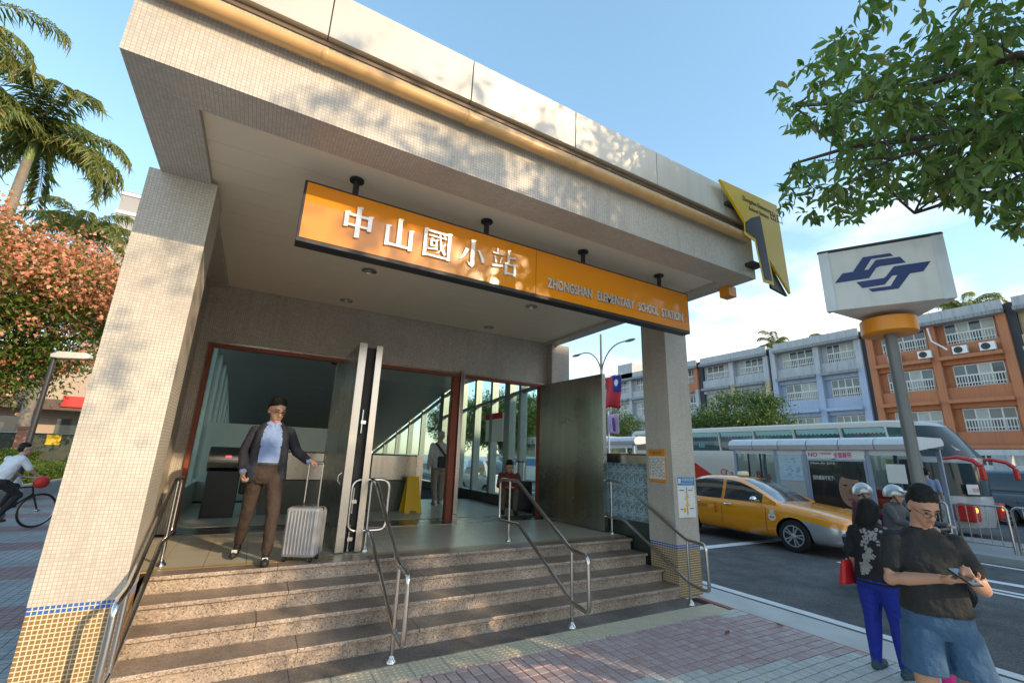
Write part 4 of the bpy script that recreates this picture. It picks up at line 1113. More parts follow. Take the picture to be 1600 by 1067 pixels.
VAN = dict(
    body=[(2.3, .6, .35, .75, .85), (2.25, .75, .28, .86, .95), (2.05, .84, .22, .96, 1.05), (1.6, .88, .2, 1.06, 1.16), (1.2, .88, .2, 1.10, 1.2), (.3, .88, .2, 1.12, 1.2), (-1, .88, .2, 1.12, 1.2), (-1.9, .88, .2, 1.12, 1.2), (-2.2, .86, .24, 1.1, 1.18), (-2.3, .78, .32, 1.0, 1.1)],
    cabin=[(1.75, 1.16), (1.6, 1.26), (1.2, 1.56), (.95, 1.74), (.8, 1.80), (.5, 1.86), (.4, 1.86), (-.4, 1.87), (-.5, 1.87), (-1.4, 1.86), (-1.8, 1.85), (-2.0, 1.80), (-2.15, 1.5), (-2.25, 1.2)],
    side_win=[(.5, 1.2), (-.4, .4), (-1.8, -.5)], wind=.82, rear=-2.0, belt=1.12, cw=.83, axles=(1.4, -1.4), r=.33, w=.88, hz=.80)
make_car('parked_van', 'dark slate blue van parked in the road beyond the coach', (24.2, 4.3, -0.06), -math.pi / 2, M['car_blue'], M['car_blue'], lambda q: 0, VAN)

# ================================================================== COACH
M['bus_cream'] = pm('coach_cream', (0.58, 0.52, 0.43), 0.35, var=0.03, coat=0.3, streak=0.05)
M['bus_grey'] = pm('coach_grey', (0.40, 0.41, 0.41), 0.35, var=0.03, coat=0.3)
M['bus_red'] = pm('coach_red', (0.62, 0.03, 0.02), 0.3, var=0.03, coat=0.5)
M['bus_glass'] = pm('coach_glass', (0.055, 0.115, 0.115), 0.06, var=0.15, vscale=1.5, coat=1.0)
M['curtain'] = pm('coach_curtain', (0.30, 0.46, 0.42), 0.8, var=0.1)
cx0, cx1, cy0, cy1 = 16.7, 19.2, 4.95, 17.0
bus = thing('coach', 'tall cream coach with red mirror arms and script lettering stopped behind the bus shelter', 'bus', (17.95, 11, -0.06))
def bring(y, x0, x1, z0, z1, r=.16):
    pts = [(x0, z0), (x1, z0), (x1, z1 - r), (x1 - r * .3, z1 - r * .3), (x1 - r, z1), (x0 + r, z1), (x0 + r * .3, z1 - r * .3), (x0, z1 - r)]
    return [Vector((a, y, b_)) for a, b_ in pts]
mb = MB(); mb.loft([bring(5.69, cx0 + .004, cx1 - .004, .25, 3.13), bring(6.2, cx0, cx1, .25, 3.16), bring(16.8, cx0, cx1, .25, 3.16), bring(17.0, cx0 + .1, cx1 - .1, .35, 3.1)])
mb.build('coach_body', M['bus_cream'], bus, smooth=40)
# raked nose
def nring(z, yf, x0=cx0 + .01, x1=cx1 - .01):
    xm = (x0 + x1) / 2; yc = min(5.66, yf + .78)
    return [Vector(q) for q in ((x0, 5.70, z), (x0, yc, z), (x0 + .10, min(5.64, yf + .42), z), (x0 + .38, min(5.6, yf + .08), z), (xm, min(5.55, yf - .12), z), (x1 - .38, min(5.6, yf + .08), z), (x1 - .10, min(5.64, yf + .42), z), (x1, yc, z), (x1, 5.70, z))]
mb = MB(); mb.loft([nring(.25, 4.72), nring(.55, 4.66), nring(.95, 4.66), nring(1.05, 4.68), nring(1.95, 4.72), nring(2.08, 4.70), nring(2.3, 4.82), nring(2.75, 5.10), nring(3.0, 5.3), nring(3.12, 5.5)])
mb.build('nose', M['bus_grey'], bus, smooth=40)
def nose_glass(zs, inset, name):
    rows = []
    for z, yf in zs:
        r_ = nring(z, yf - .016, cx0 - .006, cx1 + .006); rows.append(r_[1:8])
    g_ = MB(); nc = 7; g_.add([q for r_ in rows for q in r_], [(i * nc + j, i * nc + j + 1, (i + 1) * nc + j + 1, (i + 1) * nc + j) for i in range(len(rows) - 1) for j in range(nc - 1)])
    return g_.build(name, M['windscreen'], bus, smooth=40)
M['windscreen'] = pm('coach_windscreen', (0.03, 0.05, 0.055), 0.08, var=0.2, vscale=1.5, spec=0.25)
ug = nose_glass([(2.10, 4.70), (2.3, 4.82), (2.75, 5.10), (2.98, 5.28)], 0, 'upper_windscreen')
nose_glass([(1.06, 4.68), (1.5, 4.70), (1.93, 4.72)], 0, 'lower_windscreen')
put_text('亞通客運', .26, (cx0 + .42, 4.865, 2.30), (.97, -.20, -.05), (.10, .56, .83), M['white'], ug, 'windscreen_lettering', depth=.002, width=.95)
put_text('528', .14, (cx0 + .30, 4.655, 1.18), (.93, -.36, 0), (0, 0, 1), M['bus_red'], bus, 'route_number', depth=.002)
mb = MB(); mb.beam((cx0 + .26, 4.75, 1.24), (cx0 + .60, 4.61, 1.24), .012, .26); mb.build('route_card', M['paper'], bus)
# side windows with curtains: panes and slanted pillars
yy = [6.15, 7.4, 8.9, 10.4, 11.9, 13.4, 14.9, 16.6]
for a, c in zip(yy, yy[1:]):
    mb = MB(); mb.hexa([(cx0 - .004, a + .05, 2.22), (cx0 - .004, c - .05, 2.22), (cx0 - .001, c - .05, 2.22), (cx0 - .001, a + .05, 2.22)], [(cx0 - .004, a + .12, 2.96), (cx0 - .004, c + .02, 2.96), (cx0 - .001, c + .02, 2.96), (cx0 - .001, a + .12, 2.96)])
    w_ = mb.build('side_window', M['bus_glass'], bus)
    sc = MB(); n = 10; top = [(a + .13 + (c - a - .16) * i / n, 2.94) for i in range(n + 1)]
    bot = [(a + .10 + (c - a - .16) * i / (2 * n), 2.80 - (.05 if i % 2 else 0)) for i in range(2 * n + 1)]
    sc.prism(top + list(reversed(bot)), (cx0 - .007, 0, 0), (0, 1, 0), (0, 0, 1), (-.002, 0, 0)); sc.build('curtain', M['curtain'], w_)
    sc = MB(); sc.beam((cx0 - .009, c - .05, 2.22), (cx0 - .009, c + .05, 2.98), .01, .07, (1, 0, 0)); sc.build('window_pillar', M['bus_grey'], w_)
mb = MB(); mb.hexa([(cx0 - .004, 5.60, 2.14), (cx0 - .004, 6.14, 2.20), (cx0 - .001, 6.14, 2.20), (cx0 - .001, 5.60, 2.14)], [(cx0 - .004, 5.80, 2.92), (cx0 - .004, 6.2, 2.95), (cx0 - .001, 6.2, 2.95), (cx0 - .001, 5.8, 2.92)]); mb.build('front_side_window', M['bus_glass'], bus)
mb = MB(); mb.box(cx0 - .012, cx0 - .001, 5.55, 6.35, .35, 2.0); mb.build('door_opening', M['black'], bus)
for ya in (5.50, 6.35):
    mb = MB(); mb.box(cx0 - .02, cx0 - .013, ya, ya + .055, .33, 2.02); mb.build('door_jamb', M['bus_grey'], bus)
mb = MB(); mb.prism([(17, .40), (11.6, .40), (9, .55), (6.1, .55), (6.1, 1.0), (8.2, 1.35), (10, 1.05), (11.4, 1.22), (12.0, 1.02), (13.2, 1.7), (15, 1.3), (17, 1.8)], (cx0 - .004, 0, 0), (0, 1, 0), (0, 0, 1), (-.002, 0, 0)); mb.build('red_flash', M['bus_red'], bus)
for k, ch in enumerate('Orange Bus'):
    if ch != ' ': put_text(ch, .36, (cx0 - .009, 12.0 - k * .215, 1.25 + (.05 if k % 2 else 0) - .010 * k), (0, -1, .04), (0, .04, 1), M['bus_red'], bus, 'body_lettering', depth=.002)
put_text('632', .2, (cx0 - .012, 12.95, 2.36), (0, -1, 0), (0, 0, 1), pm('cyan_print', (.25, .62, .62), .4), bus, 'route_number', depth=.002)
put_text('266', .18, (cx0 - .012, 5.98, 2.3), (0, -1, 0), (0, 0, 1), M['white'], bus, 'route_number', depth=.002)
for s_, xx in ((-1, cx0), (1, cx1)):
    pts = [(xx + s_ * -.08, 5.05, 2.04), (xx + s_ * .04, 4.72, 2.08), (xx + s_ * .10, 4.42, 2.0), (xx + s_ * .12, 4.28, 1.85)]
    mb = MB(); mb.tube(pts, [.04, .05, .06, .06], 10); arm = mb.build('mirror_arm', M['bus_red'], bus, smooth=50)
    mb = MB(); mb.box(xx + s_ * .12 - .05, xx + s_ * .12 + .05, 4.21, 4.34, 1.50, 1.84); mb.build('mirror_head', M['bus_red'], arm, bevel=.04)
for x in (cx0 + .03, cx1 - .43):
    mb = MB(); mb.box(x, x + .40, 4.62, 5.05, .42, .85); hl = mb.build('headlight_panel', M['bus_red'], bus, bevel=.04)
    mb = MB(); mb.lathe([(.06, 0), (.06, .015), (.03, .03)], (x + .10, 4.62, .72), (0, -1, 0), 12); mb.build('indicator', pm('indicator_lit', (.8, .2, .02), .3, emit=(1, .25, .02), estr=3.0), hl)
for y in (7.2, 14.2):
    w_ = MB(); w_.lathe([(.28, -.14), (.48, -.14), (.50, -.10), (.50, .10), (.48, .14), (.28, .14)], (cx0 + .10, y, .44), (-1, 0, 0), 28); ty = w_.build('tyre', M['black'], bus, smooth=40)
    w_ = MB(); w_.lathe([(.28, 0), (.26, -.05), (.1, -.05), (.09, .05)], (cx0 - .03, y, .44), (-1, 0, 0), 20); w_.build('hub', M['silver'], ty, smooth=40)

# second bus further along, seen past the column
b2 = thing('city_bus', 'white city bus with a dark windscreen far along the road behind the flag', 'bus', (17.2, 22, -0.06))
M['bus_white'] = pm('bus_white', (.62, .63, .62), .35, var=.03, coat=.3)
mb = MB(); mb.loft([bring(19.3, 16.1, 18.5, .3, 2.85), bring(19.0 + .05, 16.05, 18.55, .3, 2.7), bring(19.6, 16.0, 18.6, .25, 3.0), bring(30, 16.0, 18.6, .25, 3.0)]) if False else mb.loft([bring(19.2, 16.06, 18.54, .3, 2.9), bring(19.5, 16.0, 18.6, .25, 3.0), bring(30, 16.0, 18.6, .25, 3.0)])
mb.build('bus_body', M['bus_white'], b2, smooth=40)
mb = MB(); mb.box(16.2, 18.4, 19.17, 19.195, 1.35, 2.45); mb.build('windscreen', M['bus_glass'], b2)
for k in range(6):
    mb = MB(); mb.box(15.985, 15.998, 20.2 + k * 1.6, 21.65 + k * 1.6, 1.75, 2.55); mb.build('side_window', M['bus_glass'], b2)
mb = MB(); mb.box(15.985, 15.998, 19.7, 29.9, 1.15, 1.6); mb.build('stripe', M['blue_sign'], b2)
# ================================================================== ISLAND, SHELTER, RAILINGS
M['kerb'] = pm('kerb_stone', (.30, .30, .29), .85, var=.12, vscale=3, bump=.15)
b = MB(); b.box(13.2, 16.3, -60, 120, -0.15, 0.09)
struct(b.build('traffic_island', M['kerb'], bevel=.02))
b = MB(); b.box(27.5, 400, -120, 300, -0.15, 0.06)
struct(b.build('far_pavement', M['concrete']))

M['shelter_white'] = pm('shelter_white', (.60, .61, .63), .35, var=.05, coat=.2, streak=.06)
M['shelter_blue'] = pm('shelter_post', (.30, .36, .46), .4, .2, var=.05)
M['shelter_glass'] = glassmat('shelter_glass', (.62, .68, .68), 1.2)
M['poster_black'] = pm('poster_black', (.018, .019, .022), .2, var=.3, vscale=1.2, coat=.6)
M['skin_print'] = pm('poster_skin', (.30, .17, .12), .35, var=.25, vscale=2.5)
M['magenta'] = pm('magenta_print', (.55, .03, .18), .5)
M['poster_blue'] = pm('poster_pale_blue', (.42, .55, .62), .4, var=.12, vscale=7)

def shelter_roof(sh, x0, x1, ya, yb, z, n):
    cuts = np.linspace(ya, yb, n + 1)
    prof = [(x0 - .10, z - .26), (x0 - .16, z - .14), (x0 - .10, z - .02), (x0 + .10, z + .05), (x1 - .1, z + .08), (x1, z), (x1, z - .1), (x0 + .05, z - .28)]
    for a, c in zip(cuts, cuts[1:]):
        mb = MB(); mb.loft([[Vector((p, q_, r_)) for p, r_ in prof] for q_ in (a + .012, c - .012)]); mb.build('roof_panel', M['shelter_white'], sh, smooth=50)
    mb = MB(); mb.box(x0 - .02, x1 - .05, ya + .02, yb - .02, z - .20, z - .06); mb.build('roof_core', M['dark'], sh)

sh = thing('bus_shelter', 'bus shelter with rounded white roof and a dark portrait poster beside the coach', 'bus shelter', (14.2, 6.8, 0.09))
shelter_roof(sh, 13.5, 15.2, 4.5, 9.25, 2.42, 6)
for y in (9.12, 7.82, 7.0, 5.5, 4.6):
    mb = MB(); mb.box(13.46, 13.54, y - .04, y + .04, .09, 2.2); mb.build('post', M['shelter_blue'], sh)
    mb = MB(); mb.box(15.0, 15.08, y - .04, y + .04, .09, 2.3); mb.build('post', M['shelter_blue'], sh)
mb = MB(); mb.box(13.47, 13.53, 4.56, 9.16, 2.03, 2.20); mb.build('header', M['shelter_white'], sh)
mb = MB(); mb.box(13.47, 13.53, 4.56, 9.16, .09, .22); mb.build('plinth', M['shelter_blue'], sh)
for ya, yb in ((7.88, 8.3), (8.32, 8.68), (8.70, 9.07), (4.65, 5.45)):
    mb = MB(); mb.box(13.497, 13.505, ya, yb, .24, 2.02); mb.build('pane', M['shelter_glass'], sh)
for y in (8.31, 8.69):
    mb = MB(); mb.box(13.485, 13.515, y - .02, y + .02, .22, 2.03); mb.build('pane_bar', M['dark'], sh)
mb = MB(); mb.box(13.47, 13.52, 7.05, 7.78, .22, 2.02); mb.build('map_backing', M['bus_grey'], sh)
mb = MB(); mb.box(13.460, 13.4695, 7.10, 7.74, 1.30, 2.0); mp2 = mb.build('route_map', M['poster_blue'], sh)
rr = random.Random(9); mb = MB()
for k in range(22):
    y, z = rr.uniform(7.14, 7.6), rr.uniform(1.36, 1.92); mb.beam((13.458, y, z), (13.458, y + rr.uniform(.03, .12), z + rr.uniform(-.05, .05)), .012, .003, (1, 0, 0))
tag(mb.build('map_lines', M['blue_sign'], mp2), kind='stuff')
mb = MB(); mb.box(13.465, 13.52, 5.56, 6.94, 1.93, 2.13); bn = mb.build('banner', M['paper'], sh)
put_text('NO', .15, (13.462, 6.90, 1.975), (0, -1, 0), (0, 0, 1), M['magenta'], bn, depth=.001, bold=.004)
put_text('全面禁菸', .15, (13.462, 6.26, 1.96), (0, -1, 0), (0, 0, 1), M['magenta'], bn, depth=.001, bold=.003, width=.42)
put_text('公車站候車亭', .06, (13.462, 6.60, 2.03), (0, -1, 0), (0, 0, 1), M['magenta'], bn, depth=.001, width=.28)
mb = MB(); mb.box(13.455, 13.53, 5.55, 6.95, .24, 1.90); lb = mb.build('poster_frame', M['shelter_blue'], sh, bevel=.01)
mb = MB(); mb.box(13.449, 13.4545, 5.60, 6.90, .34, 1.86); po = mb.build('poster', M['poster_black'], lb)
# the portrait: soft rounded shapes printed on the sheet
def blob(cy, cz, ry, rz, mat, d, name, tilt=0, n=28):
    mb = MB(); pts = []
    for k in range(n):
        a = 2 * math.pi * k / n; u, v_ = ry * math.cos(a), rz * math.sin(a)
        pts.append((cy + u * math.cos(tilt) - v_ * math.sin(tilt), cz + u * math.sin(tilt) + v_ * math.cos(tilt)))
    mb.prism(pts, (13.449 - d, 0, 0), (0, 1, 0), (0, 0, 1), (-.0006, 0, 0)); return mb.build(name, mat, po)
blob(5.98, 1.15, .26, .42, M['skin_print'], .001, 'portrait_face')
blob(5.95, 1.60, .34, .18, M['poster_black'], .002, 'portrait_hair', .2)
blob(5.88, 1.28, .05, .022, M['poster_black'], .002, 'portrait_eye'); blob(6.08, 1.26, .05, .022, M['poster_black'], .002, 'portrait_eye')
blob(5.99, 1.10, .03, .07, pm('poster_shade', (.17, .09, .06), .4), .002, 'portrait_nose'); blob(5.99, .92, .09, .025, pm('poster_lip', (.2, .06, .05), .4), .002, 'portrait_mouth')
put_text('我的鳳梨不見了!', .12, (13.447, 6.84, 1.38), (0, -1, 0), (0, 0, 1), M['white'], po, depth=.0005, width=.52)
put_text('Clean Air 2018', .07, (13.447, 6.86, 1.78), (0, -1, 0), (0, 0, 1), M['white'], po, depth=.0005, width=.6)
mb = MB(); mb.box(13.488, 13.494, 4.78, 5.16, 1.38, 1.82); mb.build('pasted_notice', M['paper'], sh)
mb = MB(); mb.box(14.3, 14.7, 4.8, 8.6, .50, .55); seat = mb.build('bench_seat', M['shelter_blue'], sh)
for y in (5.0, 6.7, 8.4):
    mb = MB(); mb.box(14.45, 14.55, y - .03, y + .03, .09, .50); mb.build('bench_leg', M['dark'], seat)

sh2 = thing('bus_shelter', 'smaller bus shelter further along the island, seen between the flag and the column', 'bus shelter', (14.2, 14.8, 0.09))
shelter_roof(sh2, 13.5, 15.0, 13.4, 17.2, 2.62, 4)
for y in (13.6, 15.3, 17.0):
    mb = MB(); mb.box(13.46, 13.54, y - .04, y + .04, .09, 2.4); mb.build('post', M['shelter_blue'], sh2)
for ya, yb in ((13.65, 15.25), (15.35, 16.95)):
    mb = MB(); mb.box(13.497, 13.505, ya, yb, .3, 2.2); mb.build('pane', M['shelter_glass'], sh2)
    mb = MB(); mb.box(13.488, 13.494, ya + .25, ya + .75, 1.3, 2.0); mb.build('notice', M['paper'], sh2)
mb = MB(); mb.box(13.47, 13.53, 13.6, 17.0, 2.2, 2.36); mb.build('header', M['shelter_white'], sh2)

# hoop railings
def railing(y0, y1, x, label, z=0.09):
    f = thing('railing', label, 'railing', (x, y0, z), 0, 'metal railings along the island')
    h = .92; r = .07
    pts = [(x, y0, z), (x, y0, z + h - r), (x, y0 + .03, z + h - .02), (x, y0 + r, z + h), (x, y1 - r, z + h), (x, y1 - .03, z + h - .02), (x, y1, z + h - r), (x, y1, z)]
    mb = MB(); mb.tube(pts, .024, 8); mb.build('hoop', M['steel'], f, smooth=50)
    mb = MB(); mb.tube([(x, y0, z + .14), (x, y1, z + .14)], .018, 8); mb.build('bottom_rail', M['steel'], f, smooth=50)
    k = max(2, int(round((y1 - y0) / .17)))
    for i in range(1, k):
        y = y0 + (y1 - y0) * i / k; mb = MB(); mb.tube([(x, y, z + .14), (x, y, z + h - .01)], .010, 6, caps=False); mb.build('baluster', M['steel'], f)
railing(3.36, 4.14, 13.9, 'hoop railing nearest to the shelter end, in front of the red headlight panel')
railing(2.48, 3.28, 13.9, 'hoop railing at the right edge of the picture beside the coach')
railing(4.30, 4.95, 13.9, 'short hoop railing behind the head of the man in the black shirt')

# ================================================================== SCHOOL
XS = 46.0
M['sch_grey'] = pm('school_grey', (.44, .46, .49), .8, var=.10, vscale=.6, streak=.35)
M['sch_blue'] = pm('school_blue', (.36, .43, .56), .8, var=.08, vscale=.6, streak=.18)
M['sch_orange'] = pm('school_orange', (.46, .18, .085), .8, var=.10, vscale=.6, streak=.18)
M['sch_yellow'] = pm('school_yellow', (.52, .42, .24), .8, var=.10, vscale=.6, streak=.2)
M['sch_parapet'] = pm('school_parapet', (.44, .45, .46), .85, var=.10, vscale=.5, streak=.30)
M['sch_stain'] = pm('school_stained_ledge', (.27, .28, .28), .85, var=.2, vscale=.8, streak=.55)
M['sch_frame'] = pm('window_frame_white', (.66, .66, .63), .6, var=.05)
M['sch_pane'] = pm('window_pane_dark', (.06, .08, .09), .12, var=.35, vscale=.9, coat=.6)
M['sch_curtain'] = pm('window_curtain', (.42, .46, .44), .7, var=.2, vscale=1.5)
M['gap_dark'] = pm('gap_dark', (.05, .055, .06), .8)
sc_ = thing('school_building', 'long four storey school with grey, blue and orange painted bays behind the coach', 'building', (XS, 25, 0))
mb = MB(); mb.box(XS + 1.0, XS + 12, -12, 78, 0, 13.2); mb.build('core_wall', M['sch_grey'], sc_)
FL = [0.3, 3.65, 7.0, 10.35]; FH = 3.35; TOP = 13.3
rs = random.Random(21)
pane_mesh = {}
def window(y0, y1, z0, z1, parent):
    """recessed window: frame, panes, lower balustrade"""
    w = MB(); xw = XS + .62
    w.box(xw, xw + .06, y0, y1, z1 - .08, z1); w.box(xw, xw + .06, y0, y1, z0, z0 + .08)
    w.box(xw - .02, xw + .06, y0, y1, z0 + (z1 - z0) * .48, z0 + (z1 - z0) * .48 + .12)
    n = 4
    for i in range(n + 1):
        y = y0 + (y1 - y0) * i / n; w.box(xw, xw + .06, max(y0, y - .045), min(y1, y + .045), z0 + .08, z1 - .08)
    fo = w.build('window', M['sch_frame'], parent)
    for i in range(n):
        a, c = y0 + (y1 - y0) * i / n, y0 + (y1 - y0) * (i + 1) / n
        g = MB(); g.box(xw + .03, xw + .035, a + .04, c - .04, z0 + .07, z1 - .07); g.build('pane', M['sch_curtain'] if rs.random() < .3 else M['sch_pane'], fo)
    g = MB(); k = int((y1 - y0) / .16)
    for i in range(k):
        y = y0 + (y1 - y0) * (i + .5) / k; g.box(xw - .10, xw - .07, y - .025, y + .025, z0 + .06, z0 + (z1 - z0) * .48)
    g.box(xw - .11, xw - .06, y0, y1, z0 + .25, z0 + .31)
    tag(g.build('balustrade', M['sch_frame'], fo), kind='stuff')

def bay(y0, y1, colours, pil=.5, first=0):
    """one bay between pilasters; colours bottom to top per storey"""
    for k in range(first, 4):
        z = FL[k]; cm = colours[k]
        p_ = MB(); p_.box(XS, XS + 1.0, y0, y0 + pil, z, z + FH - .001); p_.build('pilaster', M['sch_yellow' if (colours is G4 and k == 2) else cm], sc_)
        p_ = MB(); p_.box(XS + .25, XS + 1.0, y0 + pil, y1, z + .02, z + .95); p_.build('spandrel', M[cm], sc_)
        p_ = MB(); p_.hexa([(XS - .35, y0 + pil, z - .28), (XS + 1, y0 + pil, z - .28), (XS + 1, y1 + (0), z - .28), (XS - .35, y1, z - .28)], [(XS - .35, y0 + pil, z - .02), (XS + 1, y0 + pil, z + .02), (XS + 1, y1, z + .02), (XS - .35, y1, z - .02)])
        p_.build('ledge', M['sch_stain' if cm in ('sch_grey',) else cm], sc_)
        p_ = MB(); p_.box(XS + .30, XS + 1.0, y0 + pil, y1, z + 2.72, z + FH - .28); p_.build('beam', M[cm], sc_)
        p_ = MB(); p_.box(XS + .66, XS + 1.0, y0 + pil, y1, z + .95, z + 2.72); p_.build('recess_wall', M[cm], sc_)
        window(y0 + pil + .25, y1 - .45, z + .98, z + 2.68, sc_)
    p_ = MB(); p_.box(XS - .45, XS + 1.0, y0, y1, TOP - .30, TOP - .02); p_.build('roof_ledge', M['sch_stain'], sc_)
    p_ = MB(); p_.box(XS - .1, XS + .25, y0, y1, TOP, TOP + .75); p_.build('parapet', M['sch_parapet'], sc_)

O4 = ['sch_orange'] * 4; B4 = ['sch_blue', 'sch_blue', 'sch_blue', 'sch_grey']; G4 = ['sch_yellow', 'sch_grey', 'sch_grey', 'sch_grey']; K4 = ['sch_grey', 'sch_grey', 'sch_grey', 'sch_grey']
Y4 = ['sch_yellow'] * 4; R4 = ['sch_grey', 'sch_grey', 'sch_grey', 'sch_orange']
def gap(y0, y1):
    p_ = MB(); p_.box(XS + .3, XS + 1, y0, y1, 0, TOP + .5); p_.build('expansion_gap', M['gap_dark'], sc_)
for y0, y1, cc in ((3.0, 8.3, Y4), (8.8, 12.8, O4), (12.8, 17.0, O4), (17.9, 21.4, B4), (21.4, 25.6, B4), (26.4, 30.4, G4), (30.4, 34.6, G4), (35.2, 38.4, R4), (38.4, 42.2, K4), (42.2, 46.4, K4), (46.4, 50.6, K4), (50.6, 54.8, K4), (54.8, 59, K4), (59, 63, K4)):
    bay(y0, y1, cc)
for y0, y1 in ((8.3, 8.8), (17.5, 17.9), (26.0, 26.4), (34.6, 35.2)): gap(y0, y1)
for y, cc in ((17.0, O4), (25.6, B4)):
    for k in range(4):
        p_ = MB(); p_.box(XS, XS + 1, y, y + .5, FL[k], FL[k] + FH - .001); p_.build('pilaster', M[cc[k]], sc_)
p_ = MB(); p_.box(XS - .1, XS + 6, 46, 49, TOP, TOP + 2.2); p_.build('stair_tower', M['sch_parapet'], sc_)
# condensers on the orange bay ledges
for i, y in enumerate((10.0, 11.5, 13.6, 15.6)):
    lab = ['white air conditioning unit on the orange ledge, farthest right in the picture', 'second white air conditioning unit from the right on the orange ledge', 'third white air conditioning unit from the right on the orange ledge', 'white air conditioning unit on the orange ledge just right of the metro pole'][i]
    ac = thing('air_conditioner', lab, 'air conditioner', (XS - .1, y, FL[3] + .02), 0, 'air conditioners on the school')
    mb = MB(); mb.box(XS - .30, XS + .05, y - .42, y + .42, FL[3] + .06, FL[3] + .68); mb.build('casing', M['white'], ac, bevel=.02)
    mb = MB(); mb.lathe([(.25, 0), (.25, .02), (.22, .03), (.22, .01), (.06, .01), (.05, .03)], (XS - .30, y + .08, FL[3] + .37), (-1, 0, 0), 20); mb.build('fan_grille', M['dark'], ac, smooth=40)
    mb = MB(); mb.box(XS - .28, XS, y - .36, y - .30, FL[3] - .02, FL[3] + .06); mb.box(XS - .28, XS, y + .30, y + .36, FL[3] - .02, FL[3] + .06); mb.build('feet', M['dark'], ac)
mb = MB(); mb.tube([(XS - .25, 13.1, TOP - .5), (XS - .25, 13.0, TOP - 1.6), (XS - .3, 12.4, TOP - 2.2), (XS - .25, 12.2, FL[3] + .5)], .06, 8)
tag(mb.build('drain_hose', M['white'], smooth=50), 'white hose running down the orange school wall to the air conditioners', 'hose')

# boundary wall before the school
bw = thing('boundary_wall', 'pale boundary wall with posts in front of the school, behind the coach', 'wall', (30, 10, 0))
mb = MB(); mb.box(30, 30.3, -14, 60, 0.06, 2.0); mb.build('wall_panel', M['white_dirty'], bw)
for k in range(19):
    y = -13 + k * 4; mb = MB(); mb.box(29.9, 30.4, y - .3, y + .3, 0.06, 2.5); mb.build('pier', M['sch_parapet'], bw)
mb = MB(); mb.box(29.95, 30.35, -14, 60, 2.5, 2.75); mb.build('rail_top', M['white_dirty'], bw)

# ================================================================== FLAG, BANNER, LAMPS
fl_ = thing('national_flag', 'red flag with white sun on a blue corner hanging beside the steel leaf', 'flag', (8.9, 10.3, 0))
def cloth(y0, y1, z0, z1, x, mat, name, parent, off=0.0, amp=.035):
    n, k = 14, 10; mb = MB(); vs = []
    for j in range(k + 1):
        for i in range(n + 1):
            u, v_ = i / n, j / k
            y = y0 + (y1 - y0) * u; z = z0 + (z1 - z0) * v_
            vs.append((x + off + amp * math.sin(y * 11 + z * 2.5) + .02 * math.sin(z * 7), y, z + .03 * math.sin(y * 9) * (1 - v_)))
    mb.add(vs, [(j * (n + 1) + i, j * (n + 1) + i + 1, (j + 1) * (n + 1) + i + 1, (j + 1) * (n + 1) + i) for j in range(k) for i in range(n)])
    o = mb.build(name, mat, parent, smooth=60); s_ = o.modifiers.new('t', 'SOLIDIFY'); s_.thickness = .004; return o
M['flag_red'] = pm('flag_red', (.62, .02, .035), .7, var=.05); M['flag_blue'] = pm('flag_blue', (.02, .04, .30), .7)
cloth(9.50, 10.17, 3.18, 4.12, 9.0, M['flag_red'], 'field', fl_)
ca = cloth(9.50, 9.80, 3.66, 4.125, 9.0, M['flag_blue'], 'canton', fl_, off=-.008)
mb = MB(); pts = []
for k in range(24):
    a = 2 * math.pi * k / 24; r_ = .105 if k % 2 == 0 else .058
    pts.append((9.64 + r_ * math.cos(a), 3.90 + r_ * math.sin(a) * 1.15))
mb.prism(pts, (8.955, 0, 0), (0, 1, 0), (0, 0, 1), (-.003, 0, 0)); mb.build('sun_emblem', M['white'], ca)
mb = MB(); mb.tube([(9.0, 10.22, -0.06), (9.0, 10.22, 4.2)], .03, 10); mb.tube([(9.0, 10.25, 4.15), (9.0, 9.45, 4.15)], .012, 8); mb.build('pole', M['white'], fl_)
bn_ = thing('banner', 'narrow pink and blue street banner hanging below the flag', 'banner', (12.6, 14, 0))
M['banner'] = pm('banner_print', (.52, .32, .52), .6, var=.3, vscale=3)
cloth(13.7, 14.25, 2.75, 3.55, 12.8, M['banner'], 'cloth', bn_, amp=.02)
cloth(13.88, 14.02, 2.85, 3.4, 12.8, pm('banner_figure', (.12, .06, .25), .6), 'figure', bn_, off=-.03, amp=.02)
mb = MB(); mb.tube([(12.8, 14.3, -.06), (12.8, 14.3, 3.7)], .04, 8); mb.build('post', M['shelter_blue'], bn_)

sl_ = thing('street_lamp', 'tall twin armed street lamp rising behind the open steel leaf', 'street lamp', (15, 17.2, 0.09))
mb = MB(); mb.tube([(15, 17.2, .09), (15, 17.2, 8.1)], [.10, .06], 10); mb.build('mast', M['pole_grey'], sl_, smooth=50)
for s_ in (-1, 1):
    pts = [(15, 17.2, 5.8)] + [(15, 17.2 + s_ * (1.45 * (1 - math.cos(t))), 5.8 + 1.55 * math.sin(t)) for t in np.linspace(.2, 1.5, 8)] + [(15, 17.2 + s_ * 1.9, 7.36)]
    mb = MB(); mb.tube(pts, .035, 8); arm = mb.build('arm', M['pole_grey'], sl_, smooth=50)
    mb = MB(); mb.ell((15, 17.2 + s_ * 2.1, 7.33), .12, .36, .07); mb.build('lamp_head', M['pole_grey'], arm, smooth=60)

